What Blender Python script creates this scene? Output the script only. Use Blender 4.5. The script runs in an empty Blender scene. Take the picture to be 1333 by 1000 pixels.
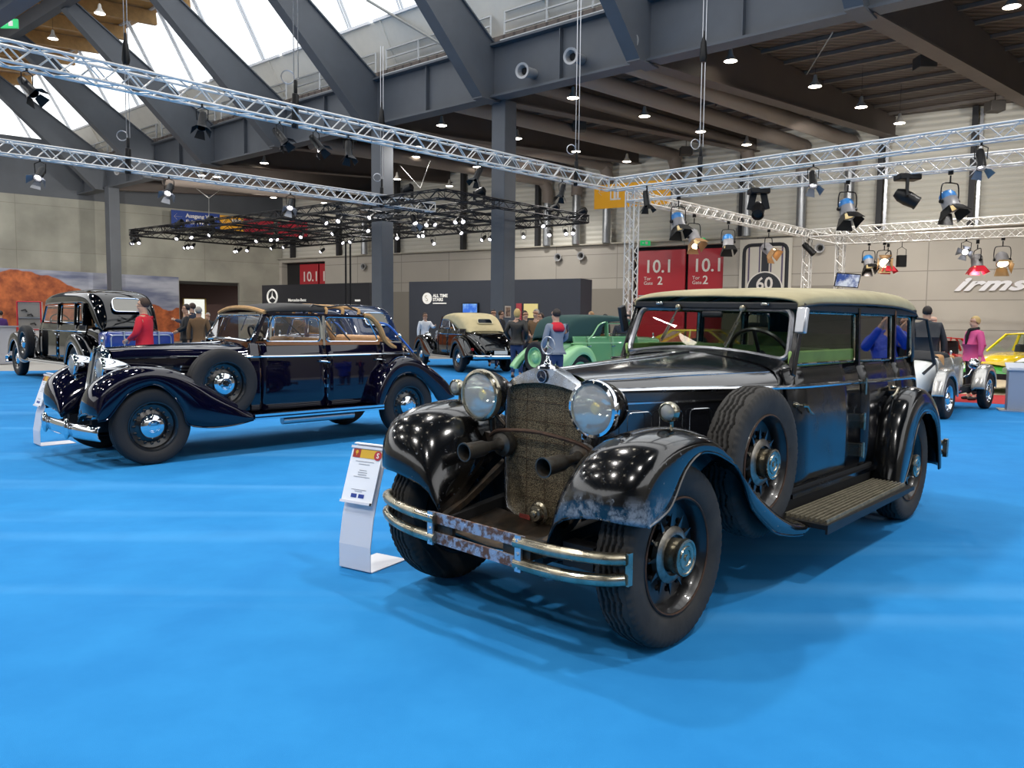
import bpy, math, random
from mathutils import Vector, Matrix
random.seed(7)
C = bpy.context.scene.collection
PI = math.pi
sin, cos, rad = math.sin, math.cos, math.radians

# ---------------------------------------------------------------- camera model (image taken as 1333x1000)
FL, PT, RL, CH = 1045.0, rad(4.37), 0.010, 1.375
def ray(px, py):
    u, v = px - 666.5, py - 500.0
    c, s = cos(RL), sin(RL)
    u, v = u*c + v*s, -u*s + v*c
    dx, du = u/FL, -v/FL
    return Vector((dx, cos(PT) + du*sin(PT), -sin(PT) + du*cos(PT)))
def at(px, py, Y=None, z=None, pl=None):
    """a point of the place seen at (px, py): at depth Y, at height z, or on the plane (point, normal)"""
    d = ray(px, py)
    if Y is not None: t = Y/d.y
    elif z is not None: t = (z - CH)/d.z
    else:
        P, N = Vector(pl[0]), Vector(pl[1])
        t = (P - Vector((0, 0, CH))).dot(N)/d.dot(N)
    return Vector((0, 0, CH)) + d*t

# ---------------------------------------------------------------- materials
def lin(c):
    if isinstance(c, str):
        c = [int(c[i:i+2], 16)/255 for i in (0, 2, 4)]
    return tuple((x/12.92 if x <= .04045 else ((x + .055)/1.055)**2.4) for x in c[:3])
_mats = {}
def M(name, col='808080', rough=.5, metal=0., coat=0., alpha=None, emit=0., ecol=None, noise=None, bump=None, spec=None, sheen=0., rnoise=None, trans=0., col2=None, dist=0., coatr=.03):
    """procedural material: noise=(scale, mix) blends col -> col2, bump=(scale, strength[, dist]), rnoise=(scale, lo, hi)"""
    if name in _mats: return _mats[name]
    m = bpy.data.materials.new(name); m.use_nodes = True
    nt = m.node_tree; b = nt.nodes['Principled BSDF']; L = nt.links
    b.inputs['Base Color'].default_value = (*lin(col), 1)
    b.inputs['Roughness'].default_value = rough
    b.inputs['Metallic'].default_value = metal
    b.inputs['Coat Weight'].default_value = coat
    b.inputs['Coat Roughness'].default_value = coatr
    if sheen: b.inputs['Sheen Weight'].default_value = sheen
    if spec is not None: b.inputs['Specular IOR Level'].default_value = spec
    if emit:
        b.inputs['Emission Color'].default_value = (*lin(ecol or col), 1)
        b.inputs['Emission Strength'].default_value = emit
    tc = None
    def coord():
        nonlocal tc
        if tc is None: tc = nt.nodes.new('ShaderNodeTexCoord')
        return tc.outputs['Object']
    if noise:
        n = nt.nodes.new('ShaderNodeTexNoise'); n.inputs['Scale'].default_value = noise[0]; n.inputs['Detail'].default_value = 5
        n.inputs['Roughness'].default_value = .6; n.inputs['Distortion'].default_value = dist
        L.new(coord(), n.inputs['Vector'])
        r = nt.nodes.new('ShaderNodeValToRGB'); lo = noise[2] if len(noise) > 2 else .35; hi = noise[3] if len(noise) > 3 else .65
        r.color_ramp.elements[0].position = lo; r.color_ramp.elements[1].position = hi
        c1 = lin(col); c2 = lin(col2) if col2 else tuple(x*(1 - noise[1]) for x in c1)
        r.color_ramp.elements[0].color = (*c1, 1); r.color_ramp.elements[1].color = (*c2, 1)
        L.new(n.outputs['Fac'], r.inputs['Fac']); L.new(r.outputs['Color'], b.inputs['Base Color'])
    if rnoise:
        n = nt.nodes.new('ShaderNodeTexNoise'); n.inputs['Scale'].default_value = rnoise[0]; n.inputs['Detail'].default_value = 4
        L.new(coord(), n.inputs['Vector'])
        mr = nt.nodes.new('ShaderNodeMapRange'); mr.inputs['From Min'].default_value = .35; mr.inputs['From Max'].default_value = .7
        mr.inputs['To Min'].default_value = rnoise[1]; mr.inputs['To Max'].default_value = rnoise[2]
        L.new(n.outputs['Fac'], mr.inputs['Value']); L.new(mr.outputs['Result'], b.inputs['Roughness'])
    if bump:
        n = nt.nodes.new('ShaderNodeTexNoise'); n.inputs['Scale'].default_value = bump[0]; n.inputs['Detail'].default_value = 3
        L.new(coord(), n.inputs['Vector'])
        bp = nt.nodes.new('ShaderNodeBump'); bp.inputs['Strength'].default_value = bump[1]; bp.inputs['Distance'].default_value = bump[2] if len(bump) > 2 else .01
        L.new(n.outputs['Fac'], bp.inputs['Height']); L.new(bp.outputs['Normal'], b.inputs['Normal'])
    _mats[name] = m
    return m
def glass(name, tint='ffffff', refl=.12, haze=0.):
    if name in _mats: return _mats[name]
    m = bpy.data.materials.new(name); m.use_nodes = True; nt = m.node_tree; L = nt.links
    for n in list(nt.nodes): nt.nodes.remove(n)
    out = nt.nodes.new('ShaderNodeOutputMaterial'); mx = nt.nodes.new('ShaderNodeMixShader')
    t = nt.nodes.new('ShaderNodeBsdfTransparent'); t.inputs['Color'].default_value = (*lin(tint), 1)
    g = nt.nodes.new('ShaderNodeBsdfGlossy'); g.inputs['Roughness'].default_value = .02
    lw = nt.nodes.new('ShaderNodeLayerWeight'); lw.inputs['Blend'].default_value = .5
    fr = nt.nodes.new('ShaderNodeMath'); fr.operation = 'POWER'; fr.inputs[1].default_value = 4.5; L.new(lw.outputs['Facing'], fr.inputs[0])
    mul = nt.nodes.new('ShaderNodeMath'); mul.operation = 'MULTIPLY_ADD'; mul.inputs[1].default_value = .9; mul.inputs[2].default_value = refl; mul.use_clamp = True
    L.new(fr.outputs[0], mul.inputs[0]); L.new(mul.outputs[0], mx.inputs[0]); L.new(t.outputs[0], mx.inputs[1]); L.new(g.outputs[0], mx.inputs[2])
    last = mx
    if haze:
        d = nt.nodes.new('ShaderNodeBsdfDiffuse'); d.inputs['Color'].default_value = (.8, .8, .8, 1)
        m2 = nt.nodes.new('ShaderNodeMixShader'); m2.inputs[0].default_value = haze
        L.new(mx.outputs[0], m2.inputs[1]); L.new(d.outputs[0], m2.inputs[2]); last = m2
    L.new(last.outputs[0], out.inputs[0]); _mats[name] = m
    return m
def emis(name, col, s):
    if name in _mats: return _mats[name]
    m = bpy.data.materials.new(name); m.use_nodes = True; nt = m.node_tree
    for n in list(nt.nodes): nt.nodes.remove(n)
    out = nt.nodes.new('ShaderNodeOutputMaterial'); e = nt.nodes.new('ShaderNodeEmission')
    e.inputs[0].default_value = (*lin(col), 1); e.inputs[1].default_value = s
    nt.links.new(e.outputs[0], out.inputs[0]); m.cycles.emission_sampling = 'NONE'; _mats[name] = m
    return m

# ---------------------------------------------------------------- mesh builder
def basis(d):
    d = Vector(d).normalized()
    h = Vector((0, 0, 1)) if abs(d.z) < .95 else Vector((1, 0, 0))
    x = d.cross(h).normalized(); y = x.cross(d).normalized()
    return x, y, d
class MB:
    def __init__(s, T=None): s.v = []; s.f = []; s.T = T; s.mi = []; s.cur = 0
    def _v(s, p): s.v.append(tuple(p)); return len(s.v) - 1
    def face(s, idx): s.f.append(tuple(idx)); s.mi.append(s.cur)
    def poly(s, pts): s.face([s._v(p) for p in pts]); return s
    def grid(s, rows, cu=False, cv=False):
        n, m = len(rows), len(rows[0]); ids = [[s._v(p) for p in r] for r in rows]
        for i in range(n if cu else n - 1):
            for j in range(m if cv else m - 1):
                a, b, c, d = ids[i][j], ids[i][(j+1) % m], ids[(i+1) % n][(j+1) % m], ids[(i+1) % n][j]
                s.face((a, b, c, d))
        return ids
    def box(s, c, d, X=(1, 0, 0), Y=(0, 1, 0), Z=None):
        X, Y = Vector(X), Vector(Y); Z = Vector(Z) if Z else X.cross(Y).normalized()
        c = Vector(c); i = []
        for sx, sy, sz in ((-1,-1,-1),(1,-1,-1),(1,1,-1),(-1,1,-1),(-1,-1,1),(1,-1,1),(1,1,1),(-1,1,1)):
            i.append(s._v(c + X*(sx*d[0]/2) + Y*(sy*d[1]/2) + Z*(sz*d[2]/2)))
        for q in ((0,3,2,1),(4,5,6,7),(0,1,5,4),(1,2,6,5),(2,3,7,6),(3,0,4,7)): s.face([i[k] for k in q])
        return s
    def bar(s, p, q, w, h=None, up=(0, 0, 1)):
        p, q = Vector(p), Vector(q); d = q - p; L = d.length
        if L < 1e-6: return s
        d /= L; u = Vector(up); x = d.cross(u)
        x = x.normalized() if x.length > 1e-4 else basis(d)[0]
        y = x.cross(d)
        return s.box((p+q)/2, (L, w, h or w), d, x, y)
    def prism(s, pts, off):
        """closed polygon extruded by vector off"""
        o = Vector(off); a = [s._v(p) for p in pts]; b = [s._v(Vector(p) + o) for p in pts]; n = len(a)
        s.face(a[::-1]); s.face(b)
        for i in range(n): s.face((a[i], a[(i+1) % n], b[(i+1) % n], b[i]))
        return s
    def tube(s, pts, r, seg=8, closed=False, caps=True):
        pts = [Vector(p) for p in pts]; n = len(pts); rows = []
        rs = r if isinstance(r, (list, tuple)) else [r]*n
        x = None
        for i in range(n):
            if closed: d = pts[(i+1) % n] - pts[i-1]
            else: d = pts[min(i+1, n-1)] - pts[max(i-1, 0)]
            if d.length < 1e-9: d = Vector((0, 0, 1))
            d.normalize()
            if x is None: x = basis(d)[0]
            else:
                x = x - d*x.dot(d)
                x = x.normalized() if x.length > 1e-5 else basis(d)[0]
            y = d.cross(x)
            rows.append([pts[i] + (x*cos(2*PI*k/seg) + y*sin(2*PI*k/seg))*rs[i] for k in range(seg)])
        ids = s.grid(rows, cu=closed, cv=True)
        if caps and not closed: s.face(ids[0][::-1]); s.face(ids[-1])
        return s
    def lathe(s, prof, o=(0, 0, 0), ax=(0, 0, 1), seg=24, caps=True, a0=0., a1=2*PI, sx=1., sy=1.):
        """prof: list of (radius, height along ax)"""
        x, y, d = basis(ax); o = Vector(o); full = abs(a1 - a0 - 2*PI) < 1e-6
        n = seg if full else seg + 1; rows = []
        for r, h in prof:
            rows.append([o + d*h + (x*cos(a0 + (a1-a0)*k/seg)*sx + y*sin(a0 + (a1-a0)*k/seg)*sy)*r for k in range(n)])
        ids = s.grid(rows, cv=full)
        if caps and full:
            if prof[0][0] > 1e-4: s.face(ids[0][::-1])
            if prof[-1][0] > 1e-4: s.face(ids[-1])
        return s
    def ball(s, c, r, seg=16, rings=10, sc=(1, 1, 1)):
        c = Vector(c); rows = []
        for i in range(rings + 1):
            t = PI*i/rings
            rows.append([c + Vector((sin(t)*cos(2*PI*k/seg)*r*sc[0], sin(t)*sin(2*PI*k/seg)*r*sc[1], cos(t)*r*sc[2])) for k in range(seg)])
        s.grid(rows, cv=True); return s
    def build(s, name, mat, parent=None, smooth=True, sub=0, solid=0., bevel=0., off=0., weld=True, loc=None, ang=40):
        vs = [s.T(p) for p in s.v] if s.T else s.v
        me = bpy.data.meshes.new(name)
        if loc is not None: vs = [(p[0]-loc[0], p[1]-loc[1], p[2]-loc[2]) for p in vs]
        me.from_pydata([tuple(p) for p in vs], [], s.f)
        import bmesh
        bm = bmesh.new(); bm.from_mesh(me)
        if any(s.mi):
            for fc, k in zip(bm.faces, s.mi): fc.material_index = k
        if weld: bmesh.ops.remove_doubles(bm, verts=bm.verts, dist=1e-5)
        bmesh.ops.recalc_face_normals(bm, faces=bm.faces)
        for fc in bm.faces: fc.smooth = smooth
        bm.to_mesh(me); bm.free()
        for mm in (mat if isinstance(mat, (list, tuple)) else [mat]): me.materials.append(mm)
        o = bpy.data.objects.new(name, me); C.objects.link(o)
        if parent: o.parent = parent
        if loc is not None: o.location = loc
        if solid: md = o.modifiers.new('solid', 'SOLIDIFY'); md.thickness = solid; md.offset = off
        if bevel: md = o.modifiers.new('bevel', 'BEVEL'); md.width = bevel; md.segments = 2; md.limit_method = 'ANGLE'; md.angle_limit = rad(35)
        if sub: md = o.modifiers.new('sub', 'SUBSURF'); md.levels = sub; md.render_levels = sub
        if smooth and not sub:
            try: me.set_sharp_from_angle(angle=rad(ang))
            except Exception: pass
        return o

def tag(o, label=None, cat=None, group=None, kind=None):
    if label: o['label'] = label
    if cat: o['category'] = cat
    if group: o['group'] = group
    if kind: o['kind'] = kind
    return o
def thing(name, loc, label, cat, rot=0., group=None, sc=1.):
    o = bpy.data.objects.new(name, None); C.objects.link(o); o.location = loc; o.rotation_euler = (0, 0, rot); o.scale = (sc, sc, sc)
    o.empty_display_size = .2
    return tag(o, label, cat, group)
def kids(o): return [c for c in bpy.data.objects if c.parent == o]
def dup(o, parent=None, kidmap=None):
    if kidmap is None:
        kidmap = {}
        for c in bpy.data.objects:
            if c.parent: kidmap.setdefault(c.parent.name, []).append(c)
    c = o.copy(); C.objects.link(c)
    if parent is not None: c.parent = parent
    for ch in kidmap.get(o.name, []): dup(ch, c, kidmap)
    return c
def text(name, s, mat, parent, M4, size, ext=.004, align='LEFT', shear=0., bold=0., spacing=1.):
    cu = bpy.data.curves.new(name, 'FONT'); cu.body = s; cu.size = size; cu.extrude = ext; cu.align_x = align; cu.shear = shear
    cu.offset = bold; cu.space_character = spacing; cu.resolution_u = 3
    tmp = bpy.data.objects.new(name, cu); C.objects.link(tmp); dg = bpy.context.evaluated_depsgraph_get()
    me = bpy.data.meshes.new_from_object(tmp.evaluated_get(dg)); bpy.data.objects.remove(tmp); me.materials.clear(); me.materials.append(mat)
    o = bpy.data.objects.new(name, me); C.objects.link(o)
    if parent: o.parent = parent
    o.matrix_local = M4
    return o
def frame(o, X, Y):
    """matrix whose local x runs along X, local y along Y, from point o"""
    X, Y = Vector(X).normalized(), Vector(Y).normalized(); Z = X.cross(Y).normalized(); Y = Z.cross(X)
    m = Matrix((X, Y, Z)).transposed().to_4x4(); m.translation = Vector(o); return m
def lerp(a, b, t): return a + (b - a)*t
def crv(tab, x):
    """piecewise-linear lookup in a sorted table of (x, value)"""
    if x <= tab[0][0]: return tab[0][1]
    for (x0, y0), (x1, y1) in zip(tab, tab[1:]):
        if x <= x1: return y0 + (y1 - y0)*(x - x0)/(x1 - x0)
    return tab[-1][1]
def smooth_path(pts, n=4):
    """Catmull-Rom"""
    P = [Vector(p) for p in pts]; out = []
    for i in range(len(P) - 1):
        p0, p1, p2, p3 = P[max(i-1, 0)], P[i], P[i+1], P[min(i+2, len(P)-1)]
        for k in range(n):
            t = k/n
            out.append(.5*((2*p1) + (p2 - p0)*t + (2*p0 - 5*p1 + 4*p2 - p3)*t*t + (3*p1 - p0 - 3*p2 + p3)*t**3))
    out.append(P[-1]); return out

# shared materials
mWhiteLED = emis('lamp_glow', 'fff4e0', 14.0)
mSpotGlow = emis('spot_glow', 'f4f4ff', 9.0)
mWarmGlow = emis('warm_spot_glow', 'ffdcae', 8.0)
mBlackMetal = M('black_metal', '141415', .45, .3)
mAlu = M('aluminium', 'c9ccd2', .3, .9)
mChrome = M('chrome', 'dfe3e8', .06, 1.)
mRubber = M('rubber', '17171a', .75, bump=(60, .15, .002))
mGlass = glass('clear_glass')
# ================================================================ cars: shared pieces
# car coordinates: a runs rearward from the front axle, b to the car's left side, z up
def carT(lean=0.): return lambda p: (p[0], -p[1], p[2] - lean*p[1])
mTan = M('tan_leather', 'b98a58', .6, bump=(80, .2, .002))
mRim = M('wheel_black', '0b0b0d', .3, coat=.6)
mDark = M('underbody_black', '08080a', .7)
mLens = glass('lamp_lens', 'f6f8f0', .05, haze=.30)
mReflector = M('lamp_reflector', 'dfe8e6', .12, 1.)

def star3(mb, c, r, n, up, t=.006, arm=.16):
    """three-pointed star as three bevelled arms standing off a plane with normal n"""
    n = Vector(n).normalized(); up = Vector(up).normalized(); rt = n.cross(up); c = Vector(c)
    for k in range(3):
        A = 2*PI*k/3; d = up*cos(A) + rt*sin(A); w = d.cross(n)
        for sg in (1, -1):
            nn = n*sg*t
            mb.poly([c + d*r, c + w*(-r*arm) + d*(r*arm*.58), c + nn])
            mb.poly([c + d*r, c + nn, c + w*(r*arm) + d*(r*arm*.58)])
            mb.poly([c + d*r, c + w*(r*arm) + d*(r*arm*.58), c, c + w*(-r*arm) + d*(r*arm*.58)])
    return mb
def ring(mb, c, r, n, t, seg=28, rs=6):
    x, y, _ = basis(n); c = Vector(c)
    mb.tube([c + (x*cos(2*PI*k/seg) + y*sin(2*PI*k/seg))*r for k in range(seg)], t, rs, closed=True); return mb

def tyre_mb(T, a, b, z, R, w, rr, side, tread=False):
    mb = MB(T)
    prof = [(rr, -.36), (rr*1.04, -.44), (R*.78, -.52), (R*.88, -.52), (R*.94, -.49), (R*.975, -.42)]
    if not tread:
        prof += [(R*.995, -.33), (R*.985, -.3), (R*.985, -.28), (R, -.25), (R, -.12), (R*.985, -.1), (R*.985, -.08), (R, -.05)]
        full = prof + [(r, -h) for r, h in reversed(prof)]
        mb.lathe([(r, h*w) for r, h in full], (a, b, z), (0, side, 0), 40, caps=False)
        return mb
    c = Vector((a, b, z)); rows = []; NA = 240
    hs = [i/30 for i in range(-12, 13)]
    for k in range(NA):
        A = 2*PI*k/NA; d = Vector((cos(A), 0, sin(A))); row = []
        for r, h in prof: 
            if r > R*.9 and (k % 4) == 0: r -= .006
            row.append(c + d*r + Vector((0, side*h*w, 0)))
        zz = abs((k % 12)/6 - 1)*.07 - .035
        for h in hs:
            r = R*(1 - .035*(h/.42)**4)
            for g in (-.24, -.08, .08, .24):
                if abs(h - g - zz) < .026: r -= .015
            row.append(c + d*r + Vector((0, side*h*w, 0)))
        for r, h in reversed(prof):
            if r > R*.9 and (k % 4) == 0: r -= .006
            row.append(c + d*r + Vector((0, -side*h*w, 0)))
        rows.append(row)
    mb.grid(rows, cu=True); return mb

def make_wheel(parent, T, a, b, z, R, w, side, style='disc', name='wheel', tread=False, rimM=None, capM=None, tyreM=None, ang=0., lean=0.):
    rr = R*.62; c = (a, b, z); ax = (0, side, 0); rimM = rimM or mRim; capM = capM or mChrome
    mb = MB(T)
    hw = w*.46
    mb.lathe([(rr*1.03, -hw), (rr*.98, -hw*1.02), (rr*.94, -hw*.6), (rr*.9, -hw*.2), (rr*.9, hw*.55), (rr*.95, hw*.75), (rr*.99, hw*.98), (rr*1.035, hw*1.0), (rr*1.05, hw*.9)], c, ax, 40, caps=False)
    if style == 'spoke':
        mb.lathe([(rr*.9, hw*.1), (rr*.6, -hw*.05), (rr*.3, hw*.1), (0, hw*.1)], c, ax, 32, caps=False)
        x, y, d = basis(ax)
        for k in range(12):
            A = 2*PI*k/12 + ang; q = x*cos(A) + y*sin(A); t = x*-sin(A) + y*cos(A); o = Vector(c)
            p0, p1 = o + q*rr*.3 + d*hw*.55, o + q*rr*.74 + d*hw*.42
            mb.poly([p0 - t*.022, p0 + t*.022, p1 + d*.012]); mb.poly([p0 + t*.022, p0 - d*.05, p1 + d*.012]); mb.poly([p0 - d*.05, p0 - t*.022, p1 + d*.012])
            mb.lathe([(.014, 0), (.012, .012), (0, .015)], tuple(o + q*rr*.62 + d*hw*.28), ax, 6)
    else:
        mb.lathe([(rr*.9, hw*.35), (rr*.84, hw*.3), (rr*.7, hw*.2), (rr*.5, hw*.55), (rr*.38, hw*.75), (0, hw*.8)], c, ax, 32, caps=False)
        x, y, d = basis(ax)
        for k in range(16):
            A = 2*PI*k/16; o = Vector(c) + (x*cos(A) + y*sin(A))*rr*.72 + d*hw*.22
            mb.lathe([(rr*.06, 0), (rr*.06, .012), (rr*.035, .014), (rr*.03, 0)], tuple(o), ax, 8)
    wh = mb.build(name, rimM, parent)
    tyre_mb(T, a, b, z, R, w, rr, side, tread).build('tyre', tyreM or mRubber, wh)
    mb = MB(T)
    if style == 'spoke':
        mb.lathe([(rr*.50, hw*.30), (rr*.50, hw*.62), (rr*.44, hw*.74), (rr*.36, hw*.78), (rr*.33, hw*.3)], c, ax, 32)
        hb = mb.build('hub_flange', M('worn_chrome', '9a958c', .3, .9, noise=(30, .45)), wh)
        mb = MB(T)
        mb.lathe([(rr*.30, hw*.5), (rr*.31, hw*1.2), (rr*.33, hw*1.36), (rr*.32, hw*1.52), (rr*.28, hw*1.55), (rr*.265, hw*1.49), (rr*.21, hw*1.5), (rr*.20, hw*1.56), (rr*.14, hw*1.56), (rr*.13, hw*1.5), (rr*.06, hw*1.5), (rr*.055, hw*1.58), (0, hw*1.58)], c, ax, 32)
        mb.build('hubcap', capM, wh)
    else:
        mb.lathe([(rr*.53, hw*.5), (rr*.53, hw*.68), (rr*.50, hw*.86), (rr*.39, hw*1.06), (rr*.26, hw*1.16), (rr*.25, hw*1.10), (rr*.20, hw*1.11), (rr*.18, hw*1.18), (0, hw*1.22)], c, ax, 32)
        mb.build('hubcap', capM, wh)
    return wh

def loft(mb, secs, nu=3, nv=1, closed=False):
    """secs: list of point lists of equal length; smooth along (nu) and across (nv)"""
    if nv > 1: secs = [smooth_path(s, nv) for s in secs]
    if nu > 1:
        cols = list(zip(*secs)); cols = [smooth_path(c, nu) for c in cols]; secs = list(zip(*cols))
    mb.grid([list(s) for s in secs], cv=closed); return secs

def fender(parent, T, secs, mat, name, nu=3, nv=2, thick=.008):
    mb = MB(T); loft(mb, secs, nu, nv)
    return mb.build(name, mat, parent, solid=thick, off=0, ang=60)

def fsecs(tab, bo, bc, bi, sgn=1, drop=.03, deep=.16, hug=None, low=None):
    """fender sections from (lip a,z, shoulder a,z, crest a,z[, inner drop]) rows"""
    out = []
    for row in tab:
        la, lz, sa, sz, ca, cz = row[:6]; dp = row[6] if len(row) > 6 else deep
        bin_ = hug(ca) if hug else bi
        pts = [(la, bo, lz), (lerp(la, sa, .5), bo + .005, lerp(lz, sz, .5)), (sa, bo - .008, sz), (lerp(sa, ca, .75), lerp(bo, bc, .45), lerp(sz, cz, .8)), (ca, bc, cz),
               (ca + .0, lerp(bc, bin_, .5), cz - drop), (lerp(ca, la, .3), bin_, cz - dp)]
        if low:
            zl = low(ca); b0 = bin_
            pts[5] = (ca + .01, lerp(bc, b0, .42), cz - drop*.8)
            pts[6] = (ca + .03, lerp(bc, b0, .78), lerp(cz - drop, zl, .30))
            pts.append((lerp(ca, la, .2) + .03, b0, zl))
        out.append([Vector((p[0], p[1]*sgn, p[2])) for p in pts])
    return out
def half(pts): # mirrored full cross-section from left-side points (a,b,z), bottom to top centre
    L = [Vector(p) for p in pts]; R = [Vector((p[0], -p[1], p[2])) for p in pts[:-1]] if abs(pts[-1][1]) < 1e-6 else [Vector((p[0], -p[1], p[2])) for p in pts]
    return L + R[::-1]
def rect_path(P, r=.03, n=3):
    """rounded corner path through polygon corners P"""
    out = []; m = len(P); P = [Vector(p) for p in P]
    for i in range(m):
        a, b, c = P[i-1], P[i], P[(i+1) % m]
        d1 = (a - b); d2 = (c - b); rr1 = min(r, d1.length*.4); rr2 = min(r, d2.length*.4)
        p, q = b + d1.normalized()*rr1, b + d2.normalized()*rr2
        for k in range(n + 1):
            t = k/n; out.append(p*(1-t)**2 + b*2*t*(1-t) + q*t*t)
    return out
def window(parent, T, corners, fr=.008, mat=None, gm=None, name='side_window', r=.04):
    """glass pane with a thin metal frame; parent gets frame > pane"""
    P = rect_path(corners, r)
    f = MB(T).tube(P, fr, 6, closed=True).build(name, mat or mChrome, parent)
    MB(T).poly(P).build('pane', gm or mGlass, f, smooth=False)
    return f
def seat(parent, T, a, b0, b1, zs, mat, zb=None, d=.5, name='seat'):
    mb = MB(T); w = b1 - b0; c = (b0 + b1)/2; zb = zb or zs + .5
    mb.box((a, c, zs - .08), (d, w, .18))
    o = mb.build(name, mat, parent, bevel=.05)
    mb = MB(T); th = rad(12)
    mb.box((a + d*.55, c, (zs + zb)/2), (.14, w, zb - zs + .1), (cos(th), 0, -sin(th)), (0, 1, 0))
    mb.build('backrest', mat, o, bevel=.05); return o
def steering(parent, T, a, b, z, r=.2, mat=None, tilt=35):
    n = Vector((cos(rad(tilt)), 0, sin(rad(tilt)))); mb = MB(T); ring(mb, (a, b, z), r, n, .013, 28, 6)
    x, y, _ = basis(n); c = Vector((a, b, z))
    for k in range(3):
        A = 2*PI*k/3 + PI/2; mb.bar(c, c + (x*cos(A) + y*sin(A))*r, .02, .01)
    mb.lathe([(.035, -.02), (.035, .02), (.02, .03), (0, .03)], c, n, 12)
    mb.bar(c, c - n*.5, .03)
    return mb.build('steering_wheel', mat or M('steering_black', '1a1611', .35), parent)
def headlamp(parent, T, a, b, z, r, ln, shell, rim, bullet=False, lensM=None, name='headlight', tilt=0.):
    ax = Vector((-1, 0, tilt)).normalized(); mb = MB(T)
    if bullet: prof = [(0, -ln), (r*.2, -ln*.97), (r*.5, -ln*.8), (r*.78, -ln*.5), (r*.95, -ln*.2), (r, 0)]
    else: prof = [(0, -ln), (r*.35, -ln*.98), (r*.7, -ln*.8), (r*.9, -ln*.45), (r*.97, -ln*.1), (r*.97, 0)]
    mb.lathe(prof, (a, b, z), ax, 32, caps=False)
    h = mb.build(name, shell, parent)
    MB(T).lathe([(r*.96, -.012), (r*1.03, -.01), (r*1.04, .008), (r*1.0, .02), (r*.9, .024), (r*.87, .016), (r*.86, .0)], (a, b, z), ax, 36, caps=False).build('lamp_rim', rim, h)
    MB(T).lathe([(r*.9, .008), (r*.8, -ln*.35), (r*.55, -ln*.6), (r*.25, -ln*.75), (0, -ln*.78)], (a, b, z), ax, 32, caps=False).build('reflector', mReflector, h)
    MB(T).lathe([(r*.9, .012), (r*.7, .022), (r*.35, .03), (0, .033)], (a, b, z), ax, 32, caps=False).build('lens', lensM or mLens, h)
    MB(T).lathe([(r*.08, -ln*.75), (r*.09, -ln*.3), (r*.2, -ln*.28), (r*.22, -ln*.05), (r*.15, .0), (0, .0)], (a, b, z), ax, 16).build('bulb_holder', M('bulb_holder_brass', 'c9b440', .35, .5), h)
    return h
# ================================================================ the black four-door convertible in front
mPaintA = M('aged_black_paint', '06070b', .14, coat=.25, coatr=.05, rnoise=(5, .10, .32), bump=(3.5, .10, .01), spec=.5)
def worn_mat():
    m = M('fender_black_worn', '0a0a0b', .16, coat=.4, coatr=.06, bump=(5, .06, .01), spec=.5)
    nt = m.node_tree; L = nt.links; b = nt.nodes['Principled BSDF']
    tc = nt.nodes.new('ShaderNodeTexCoord'); sx = nt.nodes.new('ShaderNodeSeparateXYZ'); L.new(tc.outputs['Object'], sx.inputs[0])
    def mr(sock, a, b2, c, d):
        n = nt.nodes.new('ShaderNodeMapRange'); n.inputs[1].default_value = a; n.inputs[2].default_value = b2; n.inputs[3].default_value = c; n.inputs[4].default_value = d; L.new(sock, n.inputs[0]); return n.outputs[0]
    def ma(op, x, y):
        n = nt.nodes.new('ShaderNodeMath'); n.operation = op
        for i, q in enumerate((x, y)):
            if isinstance(q, float): n.inputs[i].default_value = q
            else: L.new(q, n.inputs[i])
        return n.outputs[0]
    low = ma('MULTIPLY', mr(sx.outputs['Z'], .62, .72, 1., 0.), mr(sx.outputs['Y'], -.38, -.55, 0., 1.))
    low = ma('MULTIPLY', low, mr(sx.outputs['X'], -.12, -.30, 0., 1.))
    nz = nt.nodes.new('ShaderNodeTexNoise'); nz.inputs['Scale'].default_value = 14; nz.inputs['Detail'].default_value = 8; nz.inputs['Roughness'].default_value = .7; L.new(tc.outputs['Object'], nz.inputs['Vector'])
    f = ma('MULTIPLY', low, mr(nz.outputs['Fac'], .45, .60, 0., 1.))
    nz2 = nt.nodes.new('ShaderNodeTexNoise'); nz2.inputs['Scale'].default_value = 55; nz2.inputs['Detail'].default_value = 3; L.new(tc.outputs['Object'], nz2.inputs['Vector'])
    f2 = ma('ADD', f, mr(nz2.outputs['Fac'], .68, .74, 0., .35))
    mx = nt.nodes.new('ShaderNodeMix'); mx.data_type = 'RGBA'; mx.inputs[6].default_value = (*lin('0a0a0b'), 1); mx.inputs[7].default_value = (*lin('8f9296'), 1)
    L.new(f2, mx.inputs[0]); L.new(mx.outputs[2], b.inputs['Base Color'])
    L.new(mr(f2, 0., 1., .15, .55), b.inputs['Roughness']); L.new(mr(f2, 0., .6, .6, 0.), b.inputs['Coat Weight'])
    return m
mFendA = worn_mat()
mRust = M('rusty_plating', 'a9acb8', .4, .45, noise=(26, 1, .42, .56), col2='6a4a3a', rnoise=(26, .2, .7), bump=(40, .3, .003))
mOldChrome = M('dull_old_chrome', 'aaa595', .24, .95, noise=(12, 1, .45, .8), col2='6b6048', rnoise=(9, .12, .42))
mSilverOld = M('silver_trim_worn', 'd2d5da', .16, 1., noise=(18, 1, .58, .8), col2='8a857c', rnoise=(14, .08, .3))
mBrownRust = M('rust_brown', '4a3222', .7, .3, noise=(25, .5))
mSoot = M('soot_iron', '2c2a27', .5, .6, noise=(20, 1), col2='4a3d30', bump=(50, .3, .003))
mCanvas = M('olive_canvas', 'a79f80', .9, noise=(3, 1, .3, .75), col2='8d866a', bump=(130, .25, .003))
mBlackTrim = M('black_leather_trim', '1b1d21', .5, noise=(7, .3), bump=(30, .3, .003))
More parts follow.
